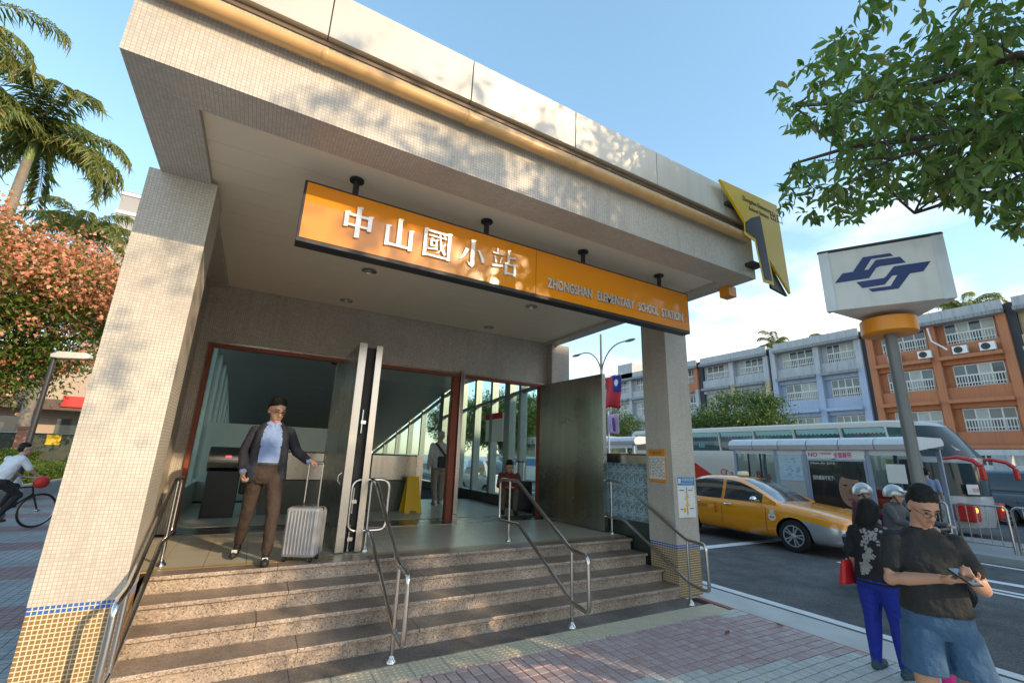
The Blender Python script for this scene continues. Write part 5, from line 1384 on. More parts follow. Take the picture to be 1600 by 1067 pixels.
# ================================================================== LEFT BACKGROUND
lp = thing('street_lamp', 'dark street lamp with an oblong head before the orange flowering tree', 'street lamp', (-5.1, 17.2, 0))
mb = MB(); mb.tube([(-5.3, 17.0, 0), (-5.3, 17.0, 4.0)], [.085, .06], 10); mb.build('mast', M['dark'], lp, smooth=50)
mb = MB(); mb.lathe([(.13, 0), (.13, .25), (.09, .32)], (-5.3, 17.0, 0), n=12); mb.build('base', M['dark'], lp, smooth=50)
mb = MB(); mb.loft([[Vector((-5.38 + .55 * 0, 17 + a * .09, 4.03 + b_ * .05)) for a, b_ in ((-1, -1), (1, -1), (1, 1), (-1, 1))], [Vector((-5.2, 17 + a * .17, 4.06 + b_ * .10)) for a, b_ in ((-1, -1), (1, -1), (1, 1), (-1, 1))], [Vector((-4.62, 17 + a * .17, 4.10 + b_ * .09)) for a, b_ in ((-1, -1), (1, -1), (1, 1), (-1, 1))], [Vector((-4.52, 17 + a * .12, 4.10 + b_ * .05)) for a, b_ in ((-1, -1), (1, -1), (1, 1), (-1, 1))]])
mb.build('lamp_head', pm('lamp_lens', (.50, .47, .40), .35, var=.1), lp, smooth=60, bevel=.02)
b = MB(); b.box(-30, -5.9, 14, 40, -.15, .35)
pk = struct(b.build('planter_bed', pm('soil', (.06, .05, .035), .9)))
pkb = MB(); pkb.box(-5.9, -5.55, 13.5, 40, -.15, .42); struct(pkb.build('planter_kerb', M['kerb'], bevel=.02))
fn = thing('park_fence', 'park fence of pinkish brick piers with dark mesh panels under the flowering tree', 'fence', (-9, 26, 0))
M['pier_pink'] = pm('pier_brick', (.42, .22, .15), .85, var=.12, vscale=5, bump=.2)
M['mesh_green'] = pm('mesh_panel', (.06, .075, .06), .7, var=.2, vscale=9)
for k in range(7):
    x = -6.4 - k * 1.9
    mb = MB(); mb.box(x - .18, x + .18, 25.8, 26.2, .3, 2.15); mb.box(x - .22, x + .22, 25.76, 26.24, 2.15, 2.25); mb.build('pier', M['pier_pink'], fn)
    if k < 6:
        mb = MB(); mb.box(x - 1.70, x - .19, 25.97, 26.02, .5, 1.95); pn = mb.build('mesh_panel', M['mesh_green'], fn)
        mb = MB(); mb.tube([(x - 1.71, 25.99, 1.98), (x - .19, 25.99, 1.98)], .03, 8); mb.build('top_rail', M['steel'], pn)
        if k % 2 == 0:
            mb = MB(); mb.box(x - 1.2, x - .75, 25.94, 25.965, 1.55, 1.95); mb.build('notice', M['map_yellow'] if k % 4 == 0 else M['paper'], pn)
ho = thing('low_house', 'low house with a red signboard and brown awning behind the park fence', 'building', (-14, 36, 0))
mb = MB(); mb.box(-22, -7.2, 36, 44, 0, 6.2); mb.build('wall', pm('house_wall', (.45, .36, .28), .85, var=.1), ho)
mb = MB(); mb.hexa([(-22, 34.2, 3.4), (-7.2, 34.2, 3.4), (-7.2, 36, 3.9), (-22, 36, 3.9)], [(-22, 34.2, 3.6), (-7.2, 34.2, 3.6), (-7.2, 36, 4.1), (-22, 36, 4.1)]); mb.build('awning', pm('awning_brown', (.14, .09, .07), .8), ho)
mb = MB(); mb.box(-9.8, -8.3, 34.1, 34.19, 3.6, 4.2); mb.build('signboard', M['bus_red'], ho)
for k in range(4):
    mb = MB(); mb.box(-20.5 + k * 3.4, -18.6 + k * 3.4, 35.95, 35.995, 1.2, 3.0); w_ = mb.build('window', M['sch_pane'], ho)
mb = MB(); mb.box(-7.1, -5.2, 38, 46, 0, 5.6); tag(mb.build('brick_annexe', M['pier_pink']), 'small orange brick building peeking out beside the tiled column', 'building')
tw_ = thing('tower_block', 'distant grey high rise showing beside the left column top', 'building', (-22, 84, 0))
M['tower_grey'] = pm('tower_grey', (.30, .30, .30), .7, var=.1, vscale=.2)
mb = MB(); mb.box(-23.0, -14, 80, 92, 0, 38.5); mb.build('wall', M['tower_grey'], tw_)
for k in range(10):
    mb = MB(); mb.box(-23.2, -13.9, 79.8, 92.1, 10.3 + k * 3.05, 10.75 + k * 3.05); mb.build('floor_band', M['white'], tw_)

# ================================================================== SMALL THINGS IN THE HALL
cb_ = thing('caution_board', 'yellow folding caution board standing on the hall floor beside the stair parapet', 'caution sign', (2.80, 8.85, 0.6))
M['yellow_plastic'] = pm('yellow_plastic', (.78, .48, .01), .45, var=.04)
for s_ in (-1, 1):
    mb = MB()
    def P(a, z): return Vector((2.80 + a, 8.80 + s_ * (.16 - .15 * z / .66), .601 + z))
    t_ = Vector((0, .02 * s_, 0))
    q = [P(-.17, 0), P(-.07, 0), P(-.05, .04), P(.05, .04), P(.07, 0), P(.17, 0), P(.11, .66), P(-.11, .66)]
    mb.add(q + [a + t_ for a in q], [tuple(range(8)), tuple(reversed(range(8, 16)))] + [((i + 1) % 8, i, 8 + i, 8 + (i + 1) % 8) for i in range(8)])
    lf = mb.build('board_leaf', M['yellow_plastic'], cb_)
    if s_ == -1:
        mb = MB()
        for tri in ([(-.055, .36), (.055, .36), (0, .46)],):
            qq = [P(a, z) + Vector((0, -.003, 0)) for a, z in tri]; mb.add(qq, [(0, 1, 2)])
        mb.build('warning_triangle', M['red_print'], lf)
        put_text('小心', .10, tuple(P(-.075, .22) + Vector((0, -.004, 0))), (1, 0, 0), (0, .2, .98), M['red_print'], lf, depth=.001, width=.15)
mb = MB(); mb.box(5.18, 5.235, 9.6, 10.5, 2.05, 2.75); hs = mb.build('hall_notice', M['paper'], None)
tag(hs, 'notice with a red header hanging in the hall window', 'notice')
mb = MB(); mb.box(5.170, 5.178, 9.6, 10.5, 2.60, 2.75); hh = mb.build('header', M['bus_red'], hs)
# ================================================================== TREES
def rand_unit(r):
    while True:
        v = Vector((r.uniform(-1, 1), r.uniform(-1, 1), r.uniform(-1, 1)))
        if .05 < v.length < 1: return v.normalized()

def leaf_arrays(centres, dirs, size, rng_, fold=.25, width=.36, jitter=.35, droop=.0, curl=.18, fine=False):
    """one leaf per row: six corners, four triangles, folded along the midrib and bent at the tip"""
    n = len(centres)
    D = np.asarray(dirs, float); D[:, 2] -= droop; D /= np.linalg.norm(D, axis=1)[:, None] + 1e-9
    U = rng_.normal(size=(n, 3)); U[:, 2] = np.abs(U[:, 2]) + .8
    S = np.cross(D, U); S /= np.linalg.norm(S, axis=1)[:, None] + 1e-9
    Nn = np.cross(S, D)
    L = size * rng_.uniform(1 - jitter, 1 + jitter, n)[:, None]; W = L * width
    C = np.asarray(centres, float)
    if fine:
        c2 = curl * .35
        m1 = C + D * L * .32 - Nn * L * curl * .06; m2 = C + D * L * .66 - Nn * L * c2; tp = C + D * L * .97 - Nn * L * curl
        up_ = Nn * L * fold * .25
        a1 = m1 + S * W * .42 + up_; b1 = m1 - S * W * .42 + up_; a2 = m2 + S * W * .40 + up_; b2 = m2 - S * W * .40 + up_
        V = np.stack([C, a1, b1, m1, a2, b2, m2, tp], 1).reshape(-1, 3)
        F = np.array([[0, 1, 3], [0, 3, 2], [1, 4, 6], [1, 6, 3], [3, 6, 5], [3, 5, 2], [4, 7, 6], [6, 7, 5]])
        F = (F[None] + (np.arange(n) * 8)[:, None, None]).reshape(-1, 3)
        return V, F
    p0 = C; p1 = C + D * L * .45 + Nn * L * .02; p2 = C + D * L - Nn * L * curl
    a = C + D * L * .42 + S * W * .5 + Nn * L * fold * .35; b_ = C + D * L * .42 - S * W * .5 + Nn * L * fold * .35
    V = np.stack([p0, p1, p2, a, b_], 1).reshape(-1, 3)
    F = np.array([[0, 3, 1], [3, 2, 1], [0, 1, 4], [1, 2, 4]])
    F = (F[None] + (np.arange(n) * 5)[:, None, None]).reshape(-1, 3)
    return V, F

def limb(mb, p, q, r0, r1, rng_, sag=.0, n=6, wob=.06):
    p, q = Vector(p), Vector(q); L = (q - p).length; pts = []
    for i in range(n + 1):
        t = i / n; w = p.lerp(q, t) + rand_unit(rng_) * L * wob * (0 if i in (0, n) else 1) * .5
        w.z += sag * L * math.sin(math.pi * t)
        pts.append(w)
    mb.tube(pts, [r0 + (r1 - r0) * i / n for i in range(n + 1)], 7)
    return pts

M['bark'] = pm('bark_dark', (.10, .075, .055), .9, var=.3, vscale=9, bump=.6, bscale=25)
M['bark_grey'] = pm('bark_grey', (.20, .18, .15), .9, var=.25, vscale=5, bump=.5, bscale=20)
M['leaf_a'] = leafmat('leaf_glossy', (.075, .15, .035), (.20, .26, .08), .45, .35)
M['leaf_b'] = leafmat('leaf_street', (.035, .085, .016), (.10, .16, .03), .30)
M['leaf_c'] = leafmat('leaf_bright', (.055, .12, .015), (.13, .19, .03), .35)
M['leaf_palm'] = leafmat('leaf_palm', (.11, .16, .05), (.28, .29, .10), .42)
M['pods'] = leafmat('seed_pods', (.58, .20, .12), (.75, .42, .28), .35, .6)

def broadleaf(name, label, base, trunk_h, crown_c, crown_r, n_clump, n_leaf, size, mat, seed, group=None, keep=None, bark='bark', pods=None, trunk_r=.16, clump_r=.5, limbs=9, droop=.3, forked=0):
    """trunk, limbs and a crown of leaf clumps spread through an uneven volume"""
    r = random.Random(seed); g = np.random.default_rng(seed)
    t = thing(name, label, 'tree', base, 0, group)
    bx_, by_, bz_ = base; cc = Vector(crown_c); cr_ = Vector(crown_r)
    top = Vector((bx_ + r.uniform(-.2, .2), by_ + r.uniform(-.2, .2), bz_ + trunk_h))
    mb = MB(); limb(mb, base, top, trunk_r * 1.25, trunk_r * .8, r, n=6, wob=.05)
    mb.build('trunk', M[bark], t, smooth=60)
    lm = MB(); tips = []
    for k in range(limbs):
        a = 2 * math.pi * (k + r.uniform(-.3, .3)) / limbs; e = r.uniform(.1, .95)
        d = Vector((math.cos(a) * math.cos(e * 1.2), math.sin(a) * math.cos(e * 1.2), math.sin(e * 1.2)))
        q = cc + Vector((d.x * cr_.x, d.y * cr_.y, (d.z - .35) * cr_.z)) * r.uniform(.6, .85)
        pts = limb(lm, top - Vector((0, 0, r.uniform(0, .25) * trunk_h)), q, trunk_r * .5, trunk_r * .12, r, .06)
        for i in (2, 3, 4, 5, 6):
            for _ in range(2):
                q2 = pts[i] + Vector((r.gauss(0, 1) * cr_.x, r.gauss(0, 1) * cr_.y, r.gauss(0, .8) * cr_.z)) * .26
                if keep and not keep(q2): continue
                limb(lm, pts[i], q2, trunk_r * .15, trunk_r * .04, r, 0, 4); tips.append(q2)
    lm.build('limbs', M[bark], t, smooth=60)
    cents = []
    while len(cents) < n_clump:
        if r.random() < .55 and tips:
            q = r.choice(tips) + rand_unit(r) * clump_r * r.uniform(0, 1.4)
        else:
            d = rand_unit(r); q = cc + Vector((d.x * cr_.x, d.y * cr_.y, d.z * cr_.z)) * r.uniform(.55, 1.0) ** .5 * (1 + .16 * math.sin(d.x * 7 + seed) * math.cos(d.y * 6))
        if keep and not keep(q): continue
        cents.append(q)
    C, D = [], []
    for q in cents:
        m_ = int(n_leaf * r.uniform(.6, 1.3)); k = clump_r * r.uniform(.5, 1.0)
        o = g.normal(size=(m_, 3)) * np.array([.5, .5, .33]) * k
        C.append(o + np.array(q)); D.append(o / (np.linalg.norm(o, axis=1)[:, None] + .05) + g.normal(size=(m_, 3)) * .5)
    C = np.concatenate(C); D = np.concatenate(D)
    V, F = leaf_arrays(C, D, size, g, droop=droop)
    V -= np.array(base)
    me = fast_mesh('crown', V, F, M[mat])
    o = bpy.data.objects.new('crown', me); COL.objects.link(o); o.parent = t; tag(o, kind='stuff')
    if pods:
        C, D = [], []
        for q in cents:
            d = q - cc; f = Vector((d.x / cr_.x, d.y / cr_.y, d.z / cr_.z))
            if f.length > .5 and (f.z > .0 or r.random() < .14):
                q = cc + d * r.uniform(1.04, 1.16)
                o_ = g.normal(size=(90, 3)) * .30 * np.array([1, 1, .8]) + np.array(q); C.append(o_); D.append(g.normal(size=(90, 3)))
        C = np.concatenate(C); D = np.concatenate(D)
        V, F = leaf_arrays(C, D, pods, g, width=.8, fold=.5); V -= np.array(base)
        me = fast_mesh('blossom', V, F, M['pods']); o = bpy.data.objects.new('blossom', me); COL.objects.link(o); o.parent = t; tag(o, kind='stuff')
    return t

# ---- the street tree whose boughs hang into the top right corner
def corner_tree():
    r = random.Random(5); g = np.random.default_rng(5)
    base = Vector((6.9, -2.4, 0.0))
    t = thing('street_tree', 'leafy tree whose boughs of glossy green leaves hang over the metro emblem box', 'tree', tuple(base))
    mb = MB(); limb(mb, base, (6.6, -2.2, 3.4), .24, .17, r, n=8); mb.build('trunk', M['bark'], t, smooth=60)
    hub = Vector((6.6, -2.2, 3.4))
    def allowed(p):
        q = project(p)
        if q is None: return True
        x, y = q
        if x < -80 or x > 1680 or y < -80 or y > 1150: return True
        # the bough's outline as seen against the sky
        edge = [(1235, -80), (1240, 30), (1205, 90), (1200, 150), (1225, 205), (1320, 232), (1215, 265), (1215, 335), (1270, 352), (1345, 345), (1400, 310), (1480, 322), (1590, 375), (1680, 385)]
        for (xa, ya), (xb, yb) in zip(edge, edge[1:]):
            pass
        inside = False
        poly = edge + [(1680, -80)]
        for i in range(len(poly)):
            (xa, ya), (xb, yb) = poly[i], poly[(i + 1) % len(poly)]
            if (ya > y) != (yb > y) and x < (xb - xa) * (y - ya) / (yb - ya) + xa: inside = not inside
        return inside
    lm = MB(); tips = []
    # boughs reaching towards the canopy, then the rest of the crown behind the viewer
    targets = [(4.3, 1.9, 5.3), (4.6, 1.3, 4.4), (5.2, 1.4, 4.1), (5.4, .6, 4.5), (4.8, 2.2, 5.0), (5.6, 1.2, 5.3), (6.3, 1.8, 4.9), (6.2, .9, 3.8), (5.0, .2, 5.4)]
    targets += [(5.2, -3.8, 6.8), (5.8, -5.0, 6.4), (7.4, -5.2, 6.2), (8.8, -3.4, 6.4), (8.8, -1.2, 6.2), (6.6, -2.4, 8.2), (5.2, -2.4, 7.4), (7.6, -.4, 7.0), (8.2, -4.6, 4.6), (6.2, -5.6, 4.4), (4.2, -4.5, 7.4)]
    for k, q in enumerate(targets):
        near = k < 9
        pts = limb(lm, hub + Vector((0, 0, r.uniform(-.2, .3))), q, .075, .014, r, .05, 9, .05)
        for i in range(3, 10):
            for _ in range(3):
                L = r.uniform(.35, .95); q2 = pts[i] + rand_unit(r) * L
                if not allowed(q2): continue
                limb(lm, pts[i], q2, .012, .004, r, 0, 4, .05); tips.append((q2, near))
                for _ in range(2):
                    q3 = q2 + rand_unit(r) * r.uniform(.2, .5)
                    if allowed(q3): limb(lm, q2, q3, .005, .003, r, 0, 3, .04); tips.append((q3, near))
    lm.build('boughs', M['bark'], t, smooth=60)
    # whorls of leaves at the twig ends
    C, D, Z = [], [], []
    extra = []
    while len(extra) < 340:
        q = Vector((r.uniform(4.0, 6.6), r.uniform(.0, 2.4), r.uniform(3.4, 6.2)))
        if allowed(q) and project(q) and project(q)[0] < 1660:
            if r.random() < .8: extra.append((q, True))
    for q, near in tips + extra:
        for _ in range(1 if near else 2):
            ax = rand_unit(r); ax.z = ax.z * .4 - .25; ax.normalize(); m_ = r.randint(8, 13)
            for k in range(m_):
                s1 = rand_unit(r); d = (ax * .55 + s1 * .9).normalized(); c = q + ax * r.uniform(-.10, .10) + s1 * .02
                if near:
                    pj_ = c + d * .10
                    if not (allowed(c) and allowed(pj_)): continue
                C.append(c); D.append(d); Z.append(near)
    for q0, n0, rx0, rz0 in ((Vector((5.62, -4.2, 4.2)), 190, .5, .8), (Vector((3.3, -4.2, 6.0)), 7, .45, .4), (Vector((3.85, -4.4, 7.5)), 7, .4, .35), (Vector((4.75, -4.4, 7.4)), 12, .4, .5), (Vector((5.7, -4.4, 7.5)), 40, .7, .8), (Vector((6.9, -4.4, 7.6)), 90, 1.0, .9), (Vector((8.1, -4.4, 7.6)), 110, 1.1, 1.0)):
        for k in range(n0):  # out-of-view leaf clumps added to dapple the steps, column and fascia
            q = q0 + Vector((r.gauss(0, rx0 * .5), r.gauss(0, .5), r.gauss(0, rz0 * .5)))
            for _ in range(16):
                C.append(q + Vector((r.gauss(0, .13), r.gauss(0, .13), r.gauss(0, .11)))); D.append(rand_unit(r)); Z.append(False)
    for k in range(700):     # the shade crown, high behind the viewer
        d = rand_unit(r); q = Vector((7.2, -2.8, 6.3)) + Vector((d.x * 2.6, d.y * 3.2, d.z * 2.1)) * r.uniform(.35, 1.0)
        if q.x < 4.9 and q.z < 6.6: continue
        if not allowed(q): continue
        for _ in range(14):
            c = q + Vector((r.gauss(0, .22), r.gauss(0, .22), r.gauss(0, .15)))
            if allowed(c): C.append(c); D.append(rand_unit(r)); Z.append(False)
    C = np.array([tuple(c) for c in C]); D = np.array([tuple(d) for d in D])
    # the largest leaves in view are parts of their own
    key = []
    for i in range(len(C)):
        q = project(C[i]); vis = q is not None and -10 < q[0] < 1610 and -10 < q[1] < 1070
        key.append((0 if vis else 1, (Vector(C[i]) - CAMP).length, i))
    key.sort(); own = [i for _, _, i in key[:300]]; rest_i = np.array([i for _, _, i in key[300:]])
    V, F = leaf_arrays(C[rest_i], D[rest_i], .125, g, droop=.35, width=.38, jitter=.3, curl=.3, fine=True); V -= np.array(base)
    o = bpy.data.objects.new('leaf_mass', fast_mesh('leaf_mass', V, F, M['leaf_a'])); COL.objects.link(o); o.parent = t; tag(o, kind='stuff')
    metas = []
    for k in range(12):
        V, F = leaf_arrays(np.zeros((1, 3)), np.array([[1.0, 0, 0]]), .125, g, width=.38, jitter=.3, curl=.3, fine=True); metas.append(fast_mesh('leaf', V, F, M['leaf_a']))
    for i in own:
        d = Vector(D[i]); d.z -= .35; d.normalize()
        q = d.to_track_quat('X', 'Z')
        lo = place('leaf', metas[i % 12], t, Vector(C[i]) - base); lo.rotation_euler = q.to_euler()
corner_tree()

# ---- left: flowering tree, palms, hedge
broadleaf('flowering_tree', 'green tree covered in salmon orange seed pods at the left edge', (-8.6, 19.6, .3), 2.6, (-7.6, 19.6, 5.7), (3.2, 3.0, 2.75), 560, 80, .16, 'leaf_c', 11, pods=.125, clump_r=.75, trunk_r=.2, droop=.25)

def palm(name, label, base, h, fr_len, n_fr, seed, group, lean=(0, 0), keep=None):
    r = random.Random(seed); g = np.random.default_rng(seed)
    t = thing(name, label, 'palm tree', base, 0, group); b0 = Vector(base)
    topv = b0 + Vector((lean[0], lean[1], h))
    mb = MB(); pts = [b0.lerp(topv, i / 8) for i in range(9)]
    mb.tube(pts, [.30, .27, .25, .25, .26, .24, .21, .18, .16], 12); mb.build('trunk', M['bark_grey'], t, smooth=60)
    mb = MB(); mb.tube([topv, topv + Vector((0, 0, .8)), topv + Vector((0, 0, 1.5))], [.17, .15, .07], 12); mb.build('crownshaft', M['leaf_palm_shaft'], t, smooth=60)
    o0 = topv + Vector((0, 0, 1.35))
    for k in range(n_fr):
        az = 2 * math.pi * (k * .381966) + r.uniform(-.2, .2); el = R(r.uniform(-12, 68)); L = fr_len * r.uniform(.8, 1.1)
        hd = Vector((math.cos(az), math.sin(az), 0)); pts = []
        N_ = 14
        for i in range(N_ + 1):
            u = i / N_; ang = el - u * u * R(75 + r.uniform(0, 6)) - u * R(12)
            if i == 0: p = o0.copy()
            else: p = pts[-1] + (hd * math.cos(ang) + Vector((0, 0, math.sin(ang)))) * (L / N_)
            pts.append(p)
        mb = MB(); mb.tube(pts, [.035 * (1 - .85 * i / N_) for i in range(N_ + 1)], 5)
        C, D = [], []
        for i in range(2, N_ * 6):
            u = i / (N_ * 6); j = min(N_ - 1, int(u * N_)); p = pts[j].lerp(pts[j + 1], u * N_ - j)
            tn = (pts[j + 1] - pts[j]).normalized(); side = tn.cross(Vector((0, 0, 1))).normalized()
            for s_ in (-1, 1):
                d = side * s_ * .9 + tn * .55 + Vector((0, 0, r.uniform(-.75, .1)))
                C.append(p); D.append(d)
        V, F = leaf_arrays(np.array([tuple(c) for c in C]), np.array([tuple(d) for d in D]), fr_len * .21, g, width=.085, jitter=.22, droop=.35, curl=.3)
        V -= np.array(base)
        V2 = np.array([(p[0] - base[0], p[1] - base[1], p[2] - base[2]) for p in mb.v])
        F2 = []
        for f in mb.f:
            if len(f) == 4: F2 += [(f[0], f[1], f[2]), (f[0], f[2], f[3])]
        F2 = np.array(F2); me = fast_mesh('frond', np.concatenate([V2, V]), np.concatenate([F2, F + len(V2)]), M['leaf_palm'])
        o = bpy.data.objects.new('frond', me); COL.objects.link(o); o.parent = t
    return t
M['leaf_palm_shaft'] = pm('palm_shaft', (.16, .22, .07), .5, var=.15)
palm('palm_tree', 'tall royal palm nearest the tiled canopy at the left edge', (-10.7, 25.5, 0), 13.7, 4.2, 24, 3, 'palms at the left')
palm('palm_tree', 'royal palm cut by the top left corner of the picture', (-13.0, 22.5, 0), 16.3, 3.6, 16, 4, 'palms at the left')
palm('palm_tree', 'smaller palm between the orange flowering tree and the left column', (-10.7, 33, 0), 12.4, 3.3, 18, 8, 'palms at the left')
# palms beyond the school roof
for i, (y, z, lab) in enumerate(((33.5, 15.6, 'palm crown above the school roof, leftmost of the three'), (27.0, 14.8, 'palm crown above the school roof, just left of the metro emblem box'), (14.2, 15.2, 'palm crown showing behind the right edge of the metro emblem box'))):
    palm('palm_tree', lab, (62, y * 62 / 61 , 0), z + 1.2, 3.4, 16, 30 + i, 'palms behind the school')

# hedge along the planter
def hedge(x0, x1, y0, y1, z0, z1, label, seed):
    t = thing('hedge', label, 'hedge', ((x0 + x1) / 2, (y0 + y1) / 2, z0)); g = np.random.default_rng(seed)
    mb = MB(); mb.box(x0 + .12, x1 - .12, y0 + .1, y1 - .1, z0, z1 - .12); mb.build('twigs', M['bark'], t)
    n = int((x1 - x0 + 2 * (z1 - z0)) * (y1 - y0) * 420)
    C = np.stack([g.uniform(x0, x1, n), g.uniform(y0, y1, n), g.uniform(z0, z1, n)], 1)
    top = g.random(n) < .5; C[top, 2] = z1 + g.normal(size=top.sum()) * .04
    sd = ~top; C[sd, 0] = np.where(g.random(sd.sum()) < .75, x1, x0) + g.normal(size=sd.sum()) * .04
    D = g.normal(size=(n, 3)) + np.array([.2, 0, .6])
    V, F = leaf_arrays(C, D, .09, g, width=.5); V -= np.array(t.location)
    o = bpy.data.objects.new('foliage', fast_mesh('foliage', V, F, M['leaf_c'])); COL.objects.link(o); o.parent = t; tag(o, kind='stuff')
hedge(-7.6, -6.0, 17.0, 34, .35, .85, 'clipped low hedge in the planter behind the cyclist', 2)
hedge(-9.4, -7.7, 19.0, 34, .35, 1.25, 'taller clipped hedge behind the low one in the planter', 3)

# street trees on the island and before the school
for i, (b_, th_, c, rr_, n, sd, lab) in enumerate((
        ((26.6, 17.3, .06), 2.2, (26.6, 17.3, 4.2), (3.0, 2.6, 2.0), 190, 41, 'round green tree before the blue school bays behind the coach'),
        ((26.8, 21.4, .06), 2.0, (26.8, 21.4, 3.5), (2.6, 2.4, 1.7), 150, 42, 'lower green tree beside the round one, next to the right column'),
        ((25.5, 28.5, .06), 2.2, (25.5, 28.5, 3.9), (2.6, 2.6, 2.0), 150, 43, 'dark green tree seen between the flag and the right column'),
        ((15.2, 27.5, .09), 2.2, (15.2, 27.5, 4.4), (2.6, 2.8, 2.0), 190, 44, 'island tree framed by the hall windows, nearest to the white hatchback'),
        ((15.2, 36, .09), 2.4, (15.2, 36, 4.6), (2.8, 3.2, 2.2), 170, 45, 'island tree framed by the hall windows, farther down the road'),
        ((25.0, 38, .06), 2.2, (25, 38, 4.4), (3.0, 3.4, 2.3), 170, 46, 'yellowish green tree far behind the street banner'))):
    broadleaf('round_tree', lab, b_, th_, c, rr_, int(n * 1.5), 85, .19, 'leaf_b' if i != 5 else 'leaf_c', sd, 'trees along the street', trunk_r=.14, clump_r=.7, limbs=7)
# ================================================================== PEOPLE
M['skin'] = pm('skin', (.50, .29, .20), .5, var=.06, vscale=20)
M['hair_black'] = pm('hair_black', (.010, .009, .008), .6, var=.3, vscale=60, spec=.25, bump=.5, bscale=140)
M['hair_grey'] = pm('hair_grey', (.34, .33, .31), .6, var=.2, vscale=60, bump=.5, bscale=140)
M['eye'] = pm('eye_dark', (.02, .015, .012), .2)
M['lip'] = pm('lip', (.36, .15, .12), .5)
def cloth_m(n, c, rough=.85, var=.10, vs=9): return pm(n, c, rough, var=var, vscale=vs, bump=0.9, bscale=11, bdist=.035)

class Fig:
    """a figure facing local -Y (its right hand at -X): rounded limbs merged into one skin"""
    def __init__(s): s.p = {}
    def g(s, lab): return s.p.setdefault(lab, MB())
    def cap(s, lab, pts, rs, n=12):
        mb = s.g(lab); pts = [Vector(p) for p in pts]
        mb.tube(pts, rs, n)
        for p, r in zip(pts, rs): mb.ell(p, r, r, r, n, 8)
    def ell(s, lab, c, r, rot=None): s.g(lab).ell(c, r[0], r[1], r[2], 16, 12, rot)
    def rings(s, lab, rr, n=20):
        out = []
        for c, rx, ry in rr:
            c = Vector(c); ring = []
            for k in range(n):
                a = 2 * math.pi * k / n; ca, sa = math.cos(a), math.sin(a)
                ring.append(c + Vector((rx * math.copysign(abs(ca) ** .8, ca), ry * math.copysign(abs(sa) ** .8, sa), 0)))
            out.append(ring)
        s.g(lab).loft(out)
    def skin(s, name, mats, parent, voxel=.01, smooth=5, order=None):
        al = MB(); tris = {}
        for lab, mb in s.p.items(): al.add(mb.v, mb.f)
        o = al.build('tmp', M['skin'])
        rm = o.modifiers.new('r', 'REMESH'); rm.mode = 'VOXEL'; rm.voxel_size = voxel
        sm = o.modifiers.new('s', 'SMOOTH'); sm.factor = .5; sm.iterations = smooth
        me = bake(o); bpy.data.objects.remove(o); me.name = name
        labs = list(s.p.keys())
        if len(labs) > 1:
            trees = []
            for lab in labs:
                mb = s.p[lab]; trees.append(BVHTree.FromPolygons([Vector(v) for v in mb.v], mb.f))
            idx = []
            for po in me.polygons:
                best, bi = 9, 0
                for i, tr in enumerate(trees):
                    h = tr.find_nearest(po.center, best)
                    if h[0] is not None and h[3] < best: best, bi = h[3], i
                idx.append(bi)
        me.materials.clear()
        for lab in labs: me.materials.append(mats[lab])
        if len(labs) > 1: me.polygons.foreach_set('material_index', idx)
        me.shade_smooth()
        ob = bpy.data.objects.new(name, me); COL.objects.link(ob); ob.parent = parent
        return ob

def lerp(a, b, t): return Vector(a).lerp(Vector(b), t)

def hand(f, wrist, d, palm_n, s=1.0, curl=.5, lab='skin', thumb=1, left=False):
    """palm and five fingers: d along the hand, palm_n out of the palm, fingers curl towards palm_n"""
    w = Vector(wrist); d = Vector(d).normalized(); n = Vector(palm_n); n = (n - d * n.dot(d)).normalized(); a = d.cross(n) * thumb
    f.cap(lab, [w, w + d * .045 * s], [.024 * s, .026 * s])
    for k in (-1.5, -.5, .5, 1.5):
        f.cap(lab, [w + d * .03 * s + a * k * .012 * s, w + d * .085 * s + a * k * .019 * s], [.015 * s, .0125 * s], 8)
    for i, k in enumerate((-1.5, -.5, .5, 1.5)):
        L = (.075, .088, .082, .062)[i] * s; b0 = w + d * .088 * s + a * k * .0205 * s
        c1 = curl * (1 + .08 * i); c2 = c1 * 2.1
        p1 = b0 + (d * math.cos(c1) + n * math.sin(c1)) * L * .5
        p2 = p1 + (d * math.cos(c2) + n * math.sin(c2)) * L * .32
        p3 = p2 + (d * math.cos(c2 * 1.3) + n * math.sin(c2 * 1.3)) * L * .24
        f.cap(lab, [b0, p1, p2, p3], [.0095 * s, .0088 * s, .008 * s, .007 * s], 8)
    t0 = w + d * .03 * s - a * .028 * s; t1 = t0 + (d * .7 - a * .6 + n * .35).normalized() * .042 * s; t2 = t1 + (d * .85 - a * .1 + n * .5).normalized() * .034 * s
    f.cap(lab, [t0, t1, t2], [.0135 * s, .011 * s, .0085 * s], 8)

